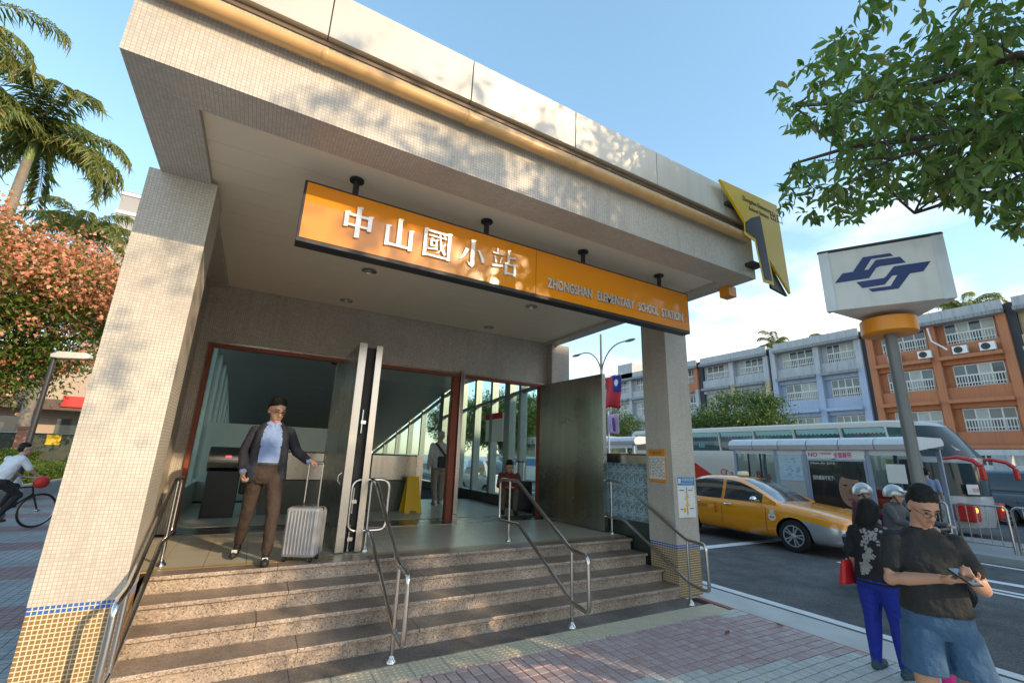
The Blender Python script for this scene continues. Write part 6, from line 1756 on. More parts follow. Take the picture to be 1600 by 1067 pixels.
def head(par, f, c, look, tilt=0.0, hair='hair_black', style='short', glasses=False, s=1.0, face=True):
    """skull, jaw, nose, ears into the figure; hair, eyes, mouth, glasses as children. look: horizontal angle (0 = -Y), tilt: nod down"""
    rot = (Matrix.Rotation(look, 3, 'Z') @ Matrix.Rotation(tilt, 3, 'X'))
    c = Vector(c)
    def P(x, y, z): return c + rot @ (Vector((x, y, z)) * s)
    f.ell('skin', P(0, .012, .02), (.074 * s, .092 * s, .098 * s), rot)
    f.ell('skin', P(0, -.020, -.045), (.058 * s, .066 * s, .072 * s), rot)
    f.ell('skin', P(0, -.055, -.095), (.030 * s, .026 * s, .022 * s), rot)
    f.cap('skin', [P(0, -.080, .012), P(0, -.103, -.030)], [.008 * s, .0135 * s], 8)
    f.cap('skin', [P(-.012, -.094, -.034), P(.012, -.094, -.034)], [.0085 * s, .0085 * s], 8)
    f.cap('skin', [P(-.04, -.074, .022), P(.04, -.074, .022)], [.012 * s, .012 * s], 8)
    for x in (-1, 1): f.ell('skin', P(x * .076, .012, -.015), (.010 * s, .020 * s, .030 * s), rot)
    h = Fig()
    if style == 'short':
        h.ell('hair', P(0, .024, .056), (.079 * s, .092 * s, .070 * s), rot); h.ell('hair', P(0, .045, .01), (.078 * s, .076 * s, .085 * s), rot)
        for k in range(90):
            r_ = random.Random(k); a = r_.uniform(0, 6.28); e = r_.uniform(.5 if math.sin(a) < -.2 else .15, 1.45)
            h.ell('hair', P(.076 * math.cos(a) * math.cos(e), .026 + .087 * math.sin(a) * math.cos(e), .056 + .068 * math.sin(e)), (.009 * s, .010 * s, .012 * s), rot)
        pass
    else:
        h.ell('hair', P(0, .022, .03), (.092 * s, .105 * s, .100 * s), rot)
        h.rings('hair', [(P(0, .035, .03), .088 * s, .09 * s), (P(0, .04, -.05), .098 * s, .086 * s), (P(0, .05, -.12), .10 * s, .075 * s), (P(0, .055, -.165), .085 * s, .055 * s)])
        for x in (-1, 1): h.cap('hair', [P(x * .06, -.02, .05), P(x * .074, -.01, -.04), P(x * .07, .01, -.12)], [.030 * s, .030 * s, .022 * s])
    h.skin('hair', {'hair': M[hair]}, par, .006 * s, 1)
    if face:
        for x in (-1, 1):
            mb = MB(); mb.ell(P(x * .030, -.0835, .002), .012 * s, .006 * s, .0055 * s, 10, 6, rot); mb.build('eye', M['eye'], par, smooth=60, local=True)
            mb = MB(); mb.tube([P(x * .014, -.090, .026), P(x * .032, -.088, .031), P(x * .048, -.078, .026)], .0038 * s, 6); mb.build('eyebrow', M[hair], par, local=True)
        mb = MB(); mb.ell(P(0, -.0885, -.066), .022 * s, .006 * s, .006 * s, 10, 6, rot); mb.build('mouth', M['lip'], par, smooth=60, local=True)
    if glasses:
        mb = MB()
        for x in (-1, 1):
            pts = [P(x * .033 + .024 * math.cos(a), -.099, -.002 + .017 * math.sin(a)) for a in np.linspace(0, 2 * math.pi, 14)]
            mb.tube(pts, .0018 * s, 5, caps=False); mb.tube([P(x * .057, -.098, .003), P(x * .078, -.06, .006), P(x * .080, .01, .0)], .0018 * s, 5)
        mb.tube([P(-.010, -.101, .002), P(.010, -.101, .002)], .0018 * s, 5); mb.build('glasses', M['dark'], par, local=True)
    return rot

def shoe(f, heel, toe, lab='shoe', s=1.0):
    h, t = Vector(heel), Vector(toe); d = (t - h).normalized()
    f.cap(lab, [h + Vector((0, 0, .036 * s)), lerp(h, t, .5) + Vector((0, 0, .034 * s)), t - d * .035 * s + Vector((0, 0, .028 * s))], [.036 * s, .037 * s, .032 * s])
    f.cap(lab, [h + Vector((0, 0, .05 * s)) + d * .02, h + Vector((0, 0, .085 * s)) + d * .02], [.038 * s, .036 * s])
    a = d.cross(Vector((0, 0, 1)))
    for k in (-1, 1): f.cap(lab, [lerp(h, t, .2) + a * k * .016 * s + Vector((0, 0, .02 * s)), lerp(h, t, .75) + a * k * .02 * s + Vector((0, 0, .018 * s))], [.022 * s, .022 * s], 8)

# ------------------------------------------------------------------ man with the suitcase
A_ = thing('person', 'man in dark blazer and blue shirt walking out with a wheeled suitcase', 'person', (0.15, 5.50, 0.6))
mats = {'skin': M['skin'], 'shirt': cloth_m('shirt_blue', (.20, .30, .55), var=.06), 'jacket': cloth_m('blazer_navy', (.018, .020, .032)), 'trousers': cloth_m('trousers_brown', (.042, .028, .021)), 'shoe': pm('trainer_black', (.02, .02, .022), .6), 'belt': pm('belt_black', (.012, .012, .012), .35)}
f = Fig()
# legs: right leg trailing, left leg leading
for hip, knee, ank, heel, toe in (((-.085, .03, .82), (-.11, .10, .45), (-.14, .24, .13), (-.14, .30, .035), (-.18, .06, .005)), ((.085, -.01, .82), (.12, -.10, .44), (.115, -.16, .09), (.115, -.13, .005), (.10, -.40, .005))):
    f.cap('trousers', [hip, lerp(hip, knee, .55), knee, lerp(knee, ank, .4), Vector(ank) + Vector((0, 0, .03))], [.092, .078, .064, .060, .050])
    shoe(f, heel, toe)
f.rings('trousers', [((0, .01, .74), .10, .085), ((0, .01, .80), .155, .112), ((0, .01, .88), .158, .112), ((0, .0, .93), .150, .108)])
f.rings('belt', [((0, 0, .925), .154, .112), ((0, 0, .955), .153, .111)])
f.rings('shirt', [((0, 0, .94), .148, .106), ((0, -.005, 1.05), .150, .112), ((0, -.01, 1.18), .158, .112), ((0, -.005, 1.28), .150, .100), ((0, .01, 1.345), .085, .07), ((0, .012, 1.37), .058, .058)])
# blazer: back, two open fronts, sleeves
f.rings('jacket', [((0, .05, .80), .17, .095), ((0, .05, .95), .168, .092), ((0, .045, 1.15), .180, .095), ((0, .035, 1.28), .190, .085), ((0, .03, 1.335), .13, .06)])
for sx in (-1, 1):
    f.cap('jacket', [(sx * .145, -.045, .80), (sx * .135, -.06, .95), (sx * .125, -.062, 1.12), (sx * .105, -.05, 1.26), (sx * .075, -.02, 1.345)], [.052, .050, .052, .052, .034])
f.cap('jacket', [(-.165, .02, 1.275), (-.235, .02, 1.06), (-.215, -.10, .885)], [.060, .055, .045])
f.cap('jacket', [(.165, .02, 1.275), (.27, .05, 1.07), (.375, -.05, .985)], [.060, .055, .045])
f.cap('shirt', [(-.215, -.115, .872), (-.213, -.122, .862)], [.034, .034]); f.cap('shirt', [(.383, -.060, .978), (.387, -.063, .976)], [.034, .034])
hand(f, (-.21, -.135, .85), (.1, -.45, -.9), (.9, -.1, .2), .95, 1.1, thumb=-1)
hand(f, (.395, -.070, .972), (.75, -.4, -.10), (0, 0, -1), .95, 1.0, thumb=1)
f.cap('skin', [(0, .012, 1.33), (0, -.005, 1.43)], [.054, .052])
for sx in (-1, 1): f.cap('shirt', [(sx * .05, -.045, 1.365), (sx * .018, -.075, 1.33)], [.018, .015])
head(A_, f, (.01, -.035, 1.505), R(18), R(20), glasses=True, s=1.08)
f.skin('body', mats, A_, .0095, 4)
for sx, y0, z0 in ((-1, .12, .06), (1, -.30, .05)):      # laces
    x = -.165 if sx < 0 else .105
    mb = MB()
    for k in range(3): mb.tube([(x - .025, y0 - .012 * k, z0 + .022 - .008 * k), (x + .025, y0 - .012 * k, z0 + .022 - .008 * k)], .004, 5)
    tag(mb.build('laces', M['white'], A_, local=True), kind='stuff')

# suitcase
sc2 = thing('suitcase', 'silver grey ribbed hard shell suitcase with its handle pulled up', 'suitcase', (.585, 5.33, .6), R(-28))
M['case'] = pm('case_shell', (.36, .37, .39), .3, .35, var=.10, vscale=6, coat=.3)
mb = MB(); mb.box(-.17, .17, -.11, .11, .045, .52); mb.build('shell', M['case'], sc2, bevel=.03, local=True)
for k in range(9):
    x = -.135 + k * .034; mb = MB(); mb.tube([(x, -.114, .08), (x, -.116, .28), (x, -.114, .49)], .009, 6); mb.build('rib', M['case'], sc2, smooth=60, local=True)
for k in range(4):
    y = -.07 + k * .046; mb = MB(); mb.tube([(.173, y, .08), (.174, y, .49)], .008, 6); mb.build('rib', M['case'], sc2, smooth=60, local=True)
mb = MB(); mb.box(-.172, .172, -.008, .008, .045, .523); mb.build('seam', M['dark'], sc2, local=True)
for x in (-.075, .075):
    mb = MB(); mb.tube([(x, .075, .50), (x, .075, .96)], .010, 8); mb.build('handle_tube', M['rail'], sc2, smooth=60, local=True)
mb = MB(); mb.tube([(-.085, .075, .965), (.085, .075, .965)], .016, 8); mb.build('handle_grip', M['steel'], sc2, smooth=60, local=True)
mb = MB(); mb.tube([(-.06, -.0, .525), (-.05, 0, .545), (.05, 0, .545), (.06, 0, .525)], .010, 8); mb.build('top_handle', M['dark'], sc2, smooth=60, local=True)
for x in (-.13, .13):
    for y in (-.08, .08):
        mb = MB(); mb.lathe([(.024, -.012), (.024, .012)], (x, y, .026), (1, 0, 0), 12); mb.box(x - .016, x + .016, y - .014, y + .014, .026, .06); mb.build('wheel', M['black'], sc2, smooth=40, local=True)

# ------------------------------------------------------------------ man with the phone
B1 = thing('person', 'man in black T shirt, blue shorts and glasses looking down at his phone', 'person', (3.78, 1.32, 0.0), R(-50))
B1.scale = (.93, .93, .96)
mats = {'skin': pm('skin_warm', (.44, .24, .16), .5, var=.07, vscale=20), 'shirt': cloth_m('tee_black', (.014, .016, .017)), 'trousers': cloth_m('shorts_blue', (.035, .090, .175), vs=14), 'shoe': pm('shoe_grey', (.1, .1, .1), .7)}
f = Fig()
for hip, knee, ank, heel, toe in (((-.095, .0, .86), (-.125, -.02, .46), (-.13, .03, .09), (-.13, .07, .0), (-.16, -.19, .0)), ((.095, .0, .86), (.135, -.03, .46), (.15, .02, .09), (.15, .06, .0), (.20, -.19, .0))):
    f.cap('skin', [lerp(hip, knee, .6), knee, lerp(knee, ank, .35), ank], [.072, .055, .056, .038])
    f.rings('trousers', [(lerp(hip, knee, .74), .102, .108), (lerp(hip, knee, .72), .114, .120), (lerp(hip, knee, .5), .106, .114), (lerp(hip, knee, .1), .10, .112)])
    shoe(f, heel, toe)
f.rings('trousers', [((0, .0, .76), .13, .10), ((0, .0, .84), .185, .130), ((0, .0, .93), .180, .128), ((0, -.005, .98), .17, .12)])
f.rings('shirt', [((0, -.005, .905), .182, .135), ((0, -.005, .92), .185, .138), ((0, -.01, 1.05), .170, .128), ((0, -.01, 1.18), .176, .124), ((0, .0, 1.28), .178, .110), ((0, .01, 1.36), .125, .082), ((0, .005, 1.405), .075, .068)])
shR_, elR_, wrR_ = (-.170, .0, 1.315), (-.235, -.06, 1.08), (-.045, -.25, 1.14)
shL_, elL_, wrL_ = (.170, .0, 1.315), (.24, -.07, 1.07), (.10, -.26, 1.15)
for sh_, el_, wr_ in ((shR_, elR_, wrR_), (shL_, elL_, wrL_)):
    f.cap('skin', [lerp(sh_, el_, .5), el_, lerp(el_, wr_, .35), wr_], [.048, .041, .041, .027])
    f.cap('shirt', [sh_, lerp(sh_, el_, .35), lerp(sh_, el_, .60)], [.064, .064, .066])
hand(f, wrR_, (.55, -.55, .05), (.2, -.1, .9), 1.0, .55, thumb=-1)
hand(f, wrL_, (-.35, -.7, .1), (-.3, 0, .9), 1.0, .75, thumb=1)
f.cap('skin', [(0, .012, 1.36), (.0, -.035, 1.475)], [.058, .055])
head(B1, f, (.01, -.085, 1.545), R(6), R(32), glasses=True, s=1.0)
f.skin('body', mats, B1, .0085, 4)
ph = thing('phone', 'dark smartphone held in both hands by the man in black', 'phone', (3.78, 1.32, 0.0), R(-50))
ph.scale = (.93, .93, .96)
rotp = Matrix.Rotation(R(25), 3, 'Z') @ Matrix.Rotation(R(25), 3, 'X')
def ph_box(dx, dy, dz, o=0.0):
    c = Vector((.03, -.365, 1.18)); m_ = MB()
    q = [c + rotp @ Vector((sx * dx, sy * dy, sz * dz + o)) for sz in (-1, 1) for sx, sy in ((-1, -1), (1, -1), (1, 1), (-1, 1))]
    m_.hexa(q[:4], q[4:]); return m_
ph_box(.037, .074, .0045).build('case', M['black'], ph, bevel=.003, local=True)
ph_box(.033, .068, .0006, .0052).build('screen', M['car_glass'], ph, local=True)

# ------------------------------------------------------------------ woman seen from behind
C1 = thing('person', 'woman in black flowered blouse and bright blue leggings seen from behind', 'person', (5.10, 2.15, -0.01), R(88))
C1.scale = (.90, .90, .90)
mats = {'skin': M['skin'], 'shirt': cloth_m('blouse_black', (.012, .012, .015)), 'trousers': cloth_m('leggings_blue', (.012, .030, .30), var=.06), 'shoe': cloth_m('slipon_teal', (.04, .09, .11))}
f = Fig()
for hip, knee, ank, heel, toe in (((-.09, .0, .82), (-.10, -.01, .45), (-.11, .02, .09), (-.11, .055, .0), (-.15, -.18, .0)), ((.09, .0, .82), (.115, -.01, .45), (.12, .03, .09), (.12, .065, .0), (.14, -.18, .0))):
    f.cap('trousers', [hip, lerp(hip, knee, .4), knee, lerp(knee, ank, .35), Vector(ank) + Vector((0, 0, .0))], [.115, .104, .074, .070, .046])
    shoe(f, heel, toe, s=1.0)
f.rings('trousers', [((0, .02, .74), .12, .10), ((0, .025, .82), .185, .142), ((0, .01, .92), .17, .125)])
f.rings('shirt', [((0, .015, .80), .195, .15), ((0, .015, .82), .197, .152), ((0, .0, 1.0), .175, .128), ((0, .0, 1.18), .168, .118), ((0, .01, 1.27), .15, .098), ((0, .012, 1.33), .10, .07), ((0, .012, 1.355), .06, .058)])
for sx in (-1, 1):
    sh_, el_, wr_ = (sx * .155, .01, 1.265), (sx * .215, .04, 1.03), (sx * .215, -.06, .82)
    f.cap('skin', [lerp(sh_, el_, .6), el_, wr_], [.042, .036, .025]); f.cap('shirt', [sh_, lerp(sh_, el_, .5), lerp(sh_, el_, .9)], [.056, .056, .060])
    hand(f, wr_, (0, -.1, -1), (-sx, 0, 0), .88, .45, thumb=sx)
f.cap('skin', [(0, .01, 1.32), (0, -.01, 1.40)], [.050, .048])
head(C1, f, (.0, -.03, 1.475), R(-20), R(12), style='bob', s=.95)
f.skin('body', mats, C1, .010, 4)
# flower print on the back: petal clusters lying on the cloth
mb = MB(); rr = random.Random(12)
body_me = [q for q in C1.children if q.name.startswith('body')][0].data
bm = bmesh.new(); bm.from_mesh(body_me); bvh = BVHTree.FromBMesh(bm); bm.free()
for k in range(34):
    u = k / 33; x = -.05 + .10 * u + rr.gauss(0, .035 * (1 - .4 * u)); z = 1.30 - .42 * u + rr.gauss(0, .02); r_ = rr.uniform(.014, .032)
    for j in range(5):
        a = j * 1.2566 + rr.random(); pts = []
        for i in range(7):
            b_ = 2 * math.pi * i / 7
            px, pz = x + r_ * .75 * math.cos(a) + r_ * .5 * math.cos(b_), z + r_ * .75 * math.sin(a) + r_ * .5 * math.sin(b_)
            h = bvh.ray_cast(Vector((px, 1, pz)), Vector((0, -1, 0)))
            if h[0]: pts.append(h[0] + h[1] * .004)
        if len(pts) == 7: mb.add(pts, [tuple(range(7))])
tag(mb.build('flower_print', cloth_m('print_grey', (.30, .29, .28)), C1, local=True), kind='stuff')
bg_ = thing('shoulder_bag', 'small red bag hanging at the left side of the woman in blue leggings', 'bag', (5.10, 2.15, -0.01), R(88))
bg_.scale = (.9, .9, .9)
mb = MB(); mb.hexa([(.20, .0, .74), (.27, .0, .72), (.28, .22, .72), (.21, .22, .74)], [(.205, .03, .97), (.245, .03, .97), (.25, .17, .97), (.21, .17, .97)]); mb.build('pouch', pm('bag_red', (.55, .015, .02), .5), bg_, bevel=.02, local=True)
mb = MB(); mb.tube([(.225, .07, .97), (.20, .02, 1.18), (.12, .02, 1.36), (.10, -.08, 1.30)], .009, 6); mb.build('strap', M['black'], bg_, local=True)

# child behind the man
K1 = thing('person', 'child in pink leggings mostly hidden behind the man in black', 'person', (4.62, 1.66, 0.0), R(60))
K1.scale = (.66, .66, .66)
mats = {'skin': M['skin'], 'shirt': cloth_m('child_purple', (.05, .02, .06)), 'trousers': cloth_m('child_pink', (.62, .03, .22)), 'shoe': M['shoe_w'] if 'shoe_w' in M else pm('child_shoe', (.3, .3, .3), .7)}
f = Fig()
for sx in (-1, 1):
    f.cap('trousers', [(sx * .09, 0, .82), (sx * .10, 0, .45), (sx * .11, .02, .08)], [.10, .066, .046]); shoe(f, (sx * .11, .06, 0), (sx * .13, -.18, 0))
    f.cap('shirt', [(sx * .18, 0, 1.26), (sx * .23, .02, 1.02)], [.065, .05]); f.cap('skin', [(sx * .23, .02, 1.02), (sx * .22, -.08, .85)], [.036, .026]); hand(f, (sx * .22, -.08, .85), (0, -.3, -1), (-sx, 0, 0), .9, .5, thumb=sx)
f.rings('shirt', [((0, 0, .80), .17, .13), ((0, 0, 1.05), .165, .12), ((0, 0, 1.25), .17, .10), ((0, 0, 1.34), .06, .06)])
f.cap('skin', [(0, .01, 1.32), (0, 0, 1.42)], [.05, .05])
head(K1, f, (0, -.02, 1.50), 0, R(10), style='bob')
f.skin('body', mats, K1, .012, 4)

# ------------------------------------------------------------------ old man in the hall
D1 = thing('person', 'grey haired man in a pale jacket walking away inside the hall', 'person', (3.80, 10.05, 0.6), R(178))
mats = {'skin': M['skin'], 'shirt': cloth_m('jacket_pale', (.52, .52, .50)), 'trousers': cloth_m('trousers_khaki', (.27, .24, .19)), 'shoe': pm('shoe_white', (.55, .55, .52), .6)}
f = Fig()
for hip, knee, ank, heel, toe in (((-.09, .0, .82), (-.10, -.08, .46), (-.10, -.06, .09), (-.10, -.02, .0), (-.11, -.27, .0)), ((.09, .0, .82), (.10, .0, .45), (.10, .14, .10), (.10, .19, .0), (.11, -.05, .0))):
    f.cap('trousers', [hip, knee, Vector(ank)], [.10, .078, .062]); shoe(f, heel, toe)
f.rings('trousers', [((0, .02, .74), .12, .10), ((0, .02, .84), .165, .12), ((0, .01, .92), .16, .11)])
f.rings('shirt', [((0, .01, .80), .18, .13), ((0, .0, 1.0), .18, .125), ((0, .0, 1.18), .19, .12), ((0, .01, 1.29), .19, .10), ((0, .01, 1.36), .09, .07)])
for sx in (-1, 1):
    f.cap('shirt', [(sx * .19, .01, 1.29), (sx * .245, .03, 1.05), (sx * .235, -.06, .86)], [.068, .056, .044]); hand(f, (sx * .235, -.08, .83), (0, -.2, -1), (-sx, 0, 0), .95, .5, thumb=sx)
f.cap('skin', [(0, .01, 1.33), (0, -.01, 1.42)], [.05, .05]); head(D1, f, (0, -.03, 1.50), R(10), R(8), 'hair_grey')
f.skin('body', mats, D1, .013, 4)
db = thing('crossbody_bag', 'black cross body bag on the back of the grey haired man', 'bag', (3.80, 10.05, 0.6), R(178))
mb = MB(); mb.box(-.16, .10, .13, .21, .80, 1.05); mb.build('pouch', M['black'], db, bevel=.03, local=True)
mb = MB(); mb.beam((-.14, .155, 1.0), (.16, .115, 1.36), .05, .012, (0, 1, 0)); mb.build('strap', M['black'], db, local=True)

# ------------------------------------------------------------------ person sitting by the hall window
E1 = thing('person', 'dark haired person in a red patterned top crouching by the hall window', 'person', (4.66, 8.25, 0.6), R(-25))
mats = {'skin': M['skin'], 'shirt': cloth_m('top_red', (.16, .03, .025), var=.3, vs=25), 'trousers': cloth_m('trousers_print', (.10, .085, .06), var=.4, vs=30), 'shoe': M['black']}
f = Fig()
for sx in (-1, 1):
    f.cap('trousers', [(sx * .09, .12, .30), (sx * .13, -.22, .42), (sx * .12, -.20, .08)], [.10, .075, .05]); shoe(f, (sx * .12, -.17, 0), (sx * .14, -.40, 0))
    f.cap('shirt', [(sx * .17, .02, .72), (sx * .22, -.10, .52), (sx * .08, -.26, .50)], [.062, .05, .038]); hand(f, (sx * .07, -.28, .50), (-sx * .5, -.7, 0), (0, 0, 1), .9, .6, thumb=sx)
f.rings('trousers', [((0, .14, .18), .15, .12), ((0, .13, .30), .17, .14), ((0, .10, .38), .15, .12)])
f.rings('shirt', [((0, .11, .32), .16, .13), ((0, .07, .50), .165, .125), ((0, .03, .68), .175, .11), ((0, .0, .76), .10, .07), ((0, -.01, .79), .06, .055)])
f.cap('skin', [(0, 0, .76), (0, -.05, .86)], [.05, .048]); head(E1, f, (0, -.08, .90), R(15), R(25), style='short')
f.skin('body', mats, E1, .013, 4)
es = thing('suitcase', 'black suitcase with raised handle beside the crouching person', 'suitcase', (4.92, 8.18, .6), R(-10))
mb = MB(); mb.box(-.2, .2, -.12, .12, .05, .62); mb.build('shell', M['black'], es, bevel=.03, local=True)
for x in (-.08, .08):
    mb = MB(); mb.tube([(x, .09, .6), (x, .09, 1.0)], .01, 8); mb.build('handle_tube', M['rail'], es, local=True)
mb = MB(); mb.tube([(-.09, .09, 1.0), (.09, .09, 1.0)], .016, 8); mb.build('handle_grip', M['dark'], es, local=True)
for x in (-.15, .15):
    mb = MB(); mb.lathe([(.026, -.012), (.026, .012)], (x, -.08, .027), (1, 0, 0), 12); mb.build('wheel', M['black'], es, local=True)

# ------------------------------------------------------------------ scooter with two riders
S1 = thing('scooter', 'dark motor scooter carrying two riders in silver helmets beside the taxi', 'scooter', (8.40, 3.13, -0.06), R(0))
M['scooter'] = pm('scooter_paint', (.03, .03, .034), .3, coat=.6)
for y in (-.45, .62):
    mb = MB(); mb.lathe([(.12, -.05), (.18, -.05), (.20, -.02), (.20, .02), (.18, .05), (.12, .05)], (0, y, .20), (1, 0, 0), 20); w_ = mb.build('wheel', M['black'], S1, smooth=40, local=True)
    mb = MB(); mb.lathe([(.12, -.03), (.05, -.04), (.05, .04), (.12, .03)], (0, y, .20), (1, 0, 0), 16); mb.build('hub', M['silver'], w_, smooth=40, local=True)
mb = MB(); mb.loft([[Vector((a * w, y, zc + b_ * h)) for a, b_ in ((-1, -.6), (0, -1), (1, -.6), (1, .6), (0, 1), (-1, .6))] for y, w, zc, h in ((-.50, .10, .62, .22), (-.38, .17, .60, .30), (-.30, .16, .38, .10), (-.02, .15, .34, .08), (.10, .15, .48, .22), (.45, .15, .58, .18), (.80, .06, .66, .08))])
mb.build('bodywork', M['scooter'], S1, smooth=50, local=True)
mb = MB(); mb.box(-.14, .14, .0, .72, .72, .80); mb.build('seat', M['black'], S1, bevel=.03, local=True)
mb = MB(); mb.tube([(0, -.62, .30), (0, -.45, .95)], .03, 8); mb.tube([(-.32, -.40, 1.0), (-.1, -.46, .98), (.1, -.46, .98), (.32, -.40, 1.0)], .018, 8); mb.build('handlebar', M['dark'], S1, smooth=50, local=True)
mb = MB(); mb.ell((0, -.52, .88), .09, .05, .07); mb.build('headlight', M['lamp_glass'], S1, smooth=60, local=True)
mb = MB(); mb.tube([(-.12, .3, .30), (-.14, .75, .36)], .045, 8); mb.build('exhaust', M['steel'], S1, smooth=50, local=True)
for who, (y, lab, shirt) in enumerate(((.06, 'scooter rider in front wearing a silver helmet and grey jacket', (.10, .10, .11)), (.46, 'pillion rider wearing a silver helmet and a dark red checked shirt', (.13, .02, .035)))):
    Rr = thing('person', lab, 'person', (8.40, 3.13, -0.06), R(0))
    o_ = Vector((0, y, 0))
    mats = {'skin': M['skin'], 'shirt': cloth_m('rider_top', shirt, var=.3, vs=30), 'trousers': cloth_m('rider_trousers', (.02, .022, .03)), 'shoe': M['black']}
    f = Fig()
    for sx in (-1, 1):
        f.cap('trousers', [o_ + Vector((sx * .09, .06, .84)), o_ + Vector((sx * .20, -.32, .80)), o_ + Vector((sx * .19, -.26, .45))], [.095, .075, .05]); shoe(f, o_ + Vector((sx * .19, -.22, .36)), o_ + Vector((sx * .19, -.45, .36)))
        hp = o_ + (Vector((sx * .28, -.46, 1.02)) if who == 0 else Vector((sx * .16, -.26, .92)))
        f.cap('shirt', [o_ + Vector((sx * .17, .02, 1.22)), o_ + Vector((sx * .25, -.12, 1.03)), hp], [.062, .05, .038]); hand(f, hp, (0, -1, -.1), (0, 0, -1), .9, .8, thumb=sx)
    f.rings('trousers', [(o_ + Vector((0, .05, .78)), .15, .13), (o_ + Vector((0, .05, .88)), .16, .125)])
    f.rings('shirt', [(o_ + Vector((0, .05, .82)), .165, .13), (o_ + Vector((0, .04, 1.0)), .165, .12), (o_ + Vector((0, .01, 1.18)), .178, .11), (o_ + Vector((0, .0, 1.26)), .10, .07), (o_ + Vector((0, -.01, 1.29)), .06, .055)])
    f.cap('skin', [o_ + Vector((0, 0, 1.26)), o_ + Vector((0, -.02, 1.34))], [.05, .048])
    head(Rr, f, o_ + Vector((0, -.04, 1.38)), R(-12 if who else 6), R(8), s=.92)
    f.skin('body', mats, Rr, .014, 4)
    hm = thing('helmet', 'silver helmet with visor on the front scooter rider' if who == 0 else 'round silver helmet on the pillion rider', 'helmet', (8.40, 3.13, -0.06), R(0), 'scooter helmets')
    c_ = o_ + Vector((0, -.025, 1.42)); mb = MB()
    rg = []
    for j in range(8):
        t_ = .02 + j / 7 * (math.pi * .56)
        rg.append([c_ + Vector((.118 * math.sin(t_) * math.cos(a), .135 * math.sin(t_) * math.sin(a) + .01, .125 * math.cos(t_) - (.0 if math.sin(a) < 0 else .03 * (j / 7)))) for a in np.linspace(0, 2 * math.pi, 21)[:-1]])
    mb.loft(rg); mb.build('shell', M['silver'], hm, smooth=60, local=True)
    if who == 0:
        mb = MB(); mb.hexa([c_ + Vector(q) for q in ((-.10, -.11, .03), (.10, -.11, .03), (.07, -.20, .0), (-.07, -.20, .0))], [c_ + Vector(q) for q in ((-.10, -.10, .045), (.10, -.10, .045), (.07, -.20, .008), (-.07, -.20, .008))]); mb.build('visor', M['silver'], hm, bevel=.005, local=True)
    mb = MB(); mb.tube([c_ + Vector((-.10, -.02, -.04)), c_ + Vector((-.05, -.06, -.14)), c_ + Vector((.05, -.06, -.14)), c_ + Vector((.10, -.02, -.04))], .008, 6); mb.build('chin_strap', M['black'], hm, local=True)

# ------------------------------------------------------------------ passenger at the coach door
P1 = thing('person', 'passenger in a pale blue shirt at the open coach door', 'person', (16.15, 5.30, 0.09), R(95))
mats = {'skin': M['skin'], 'shirt': cloth_m('shirt_pale', (.26, .32, .46)), 'trousers': cloth_m('slacks_dark', (.02, .022, .03)), 'shoe': M['black']}
f = Fig()
for sx in (-1, 1):
    f.cap('trousers', [(sx * .09, 0, .84), (sx * .10, 0, .46), (sx * .10, .02, .09)], [.10, .075, .055]); shoe(f, (sx * .10, .06, 0), (sx * .11, -.2, 0))
    f.cap('shirt', [(sx * .19, 0, 1.33), (sx * .24, .02, 1.08)], [.066, .05]); f.cap('skin', [(sx * .24, .02, 1.08), (sx * .23, -.08, .88)], [.04, .028]); hand(f, (sx * .23, -.08, .88), (0, -.2, -1), (-sx, 0, 0), .95, .5, thumb=sx)
f.rings('trousers', [((0, 0, .76), .12, .10), ((0, 0, .88), .165, .12)]); f.rings('shirt', [((0, 0, .84), .17, .125), ((0, 0, 1.1), .17, .12), ((0, 0, 1.32), .18, .10), ((0, 0, 1.4), .06, .06)])
f.cap('skin', [(0, .01, 1.38), (0, 0, 1.46)], [.05, .05]); head(P1, f, (0, -.02, 1.55), 0, R(5)); f.skin('body', mats, P1, .016, 4)

# ------------------------------------------------------------------ cyclist on the left
BK = thing('bicycle', 'dark bicycle ridden past at the left edge of the picture', 'bicycle', (-3.98, 12.6, 0), R(138))
for y, nm in ((-.52, 0), (.52, 1)):
    mb = MB(); mb.tube([(0, y + .315 * math.cos(a), .335 + .315 * math.sin(a)) for a in np.linspace(0, 2 * math.pi, 33)], .018, 6, caps=False); w_ = mb.build('tyre', M['black'], BK, smooth=60, local=True)
    mb = MB(); mb.tube([(0, y + .295 * math.cos(a), .335 + .295 * math.sin(a)) for a in np.linspace(0, 2 * math.pi, 33)], .009, 5, caps=False); mb.build('rim', M['steel'], w_, smooth=60, local=True)
    mb = MB()
    for k in range(14):
        a = 2 * math.pi * k / 14; mb.tube([(.02 * (1 if k % 2 else -1), y, .335), (0, y + .29 * math.cos(a), .335 + .29 * math.sin(a))], .0016, 4, caps=False)
    tag(mb.build('spokes', M['steel'], w_, local=True), kind='stuff')
    mb = MB(); mb.lathe([(.022, -.04), (.022, .04)], (0, y, .335), (1, 0, 0), 10); mb.build('hub', M['steel'], w_, local=True)
mb = MB()
bb, st0, hd0, hd1 = (0, .08, .30), (0, .22, .78), (0, -.34, .80), (0, -.38, .66)
for a, b_ in ((bb, st0), (bb, hd1), (st0, hd0), ((0, .52, .335), bb), ((0, .52, .335), st0), (hd0, hd1), (hd1, (0, -.52, .335))): mb.tube([a, b_], .016, 8)
mb.build('frame', M['dark'], BK, smooth=60, local=True)
mb = MB(); mb.tube([(0, -.34, .80), (0, -.33, .96)], .014, 8); mb.tube([(-.27, -.22, 1.0), (-.10, -.35, .97), (.10, -.35, .97), (.27, -.22, 1.0)], .013, 8); mb.build('handlebar', M['steel'], BK, smooth=60, local=True)
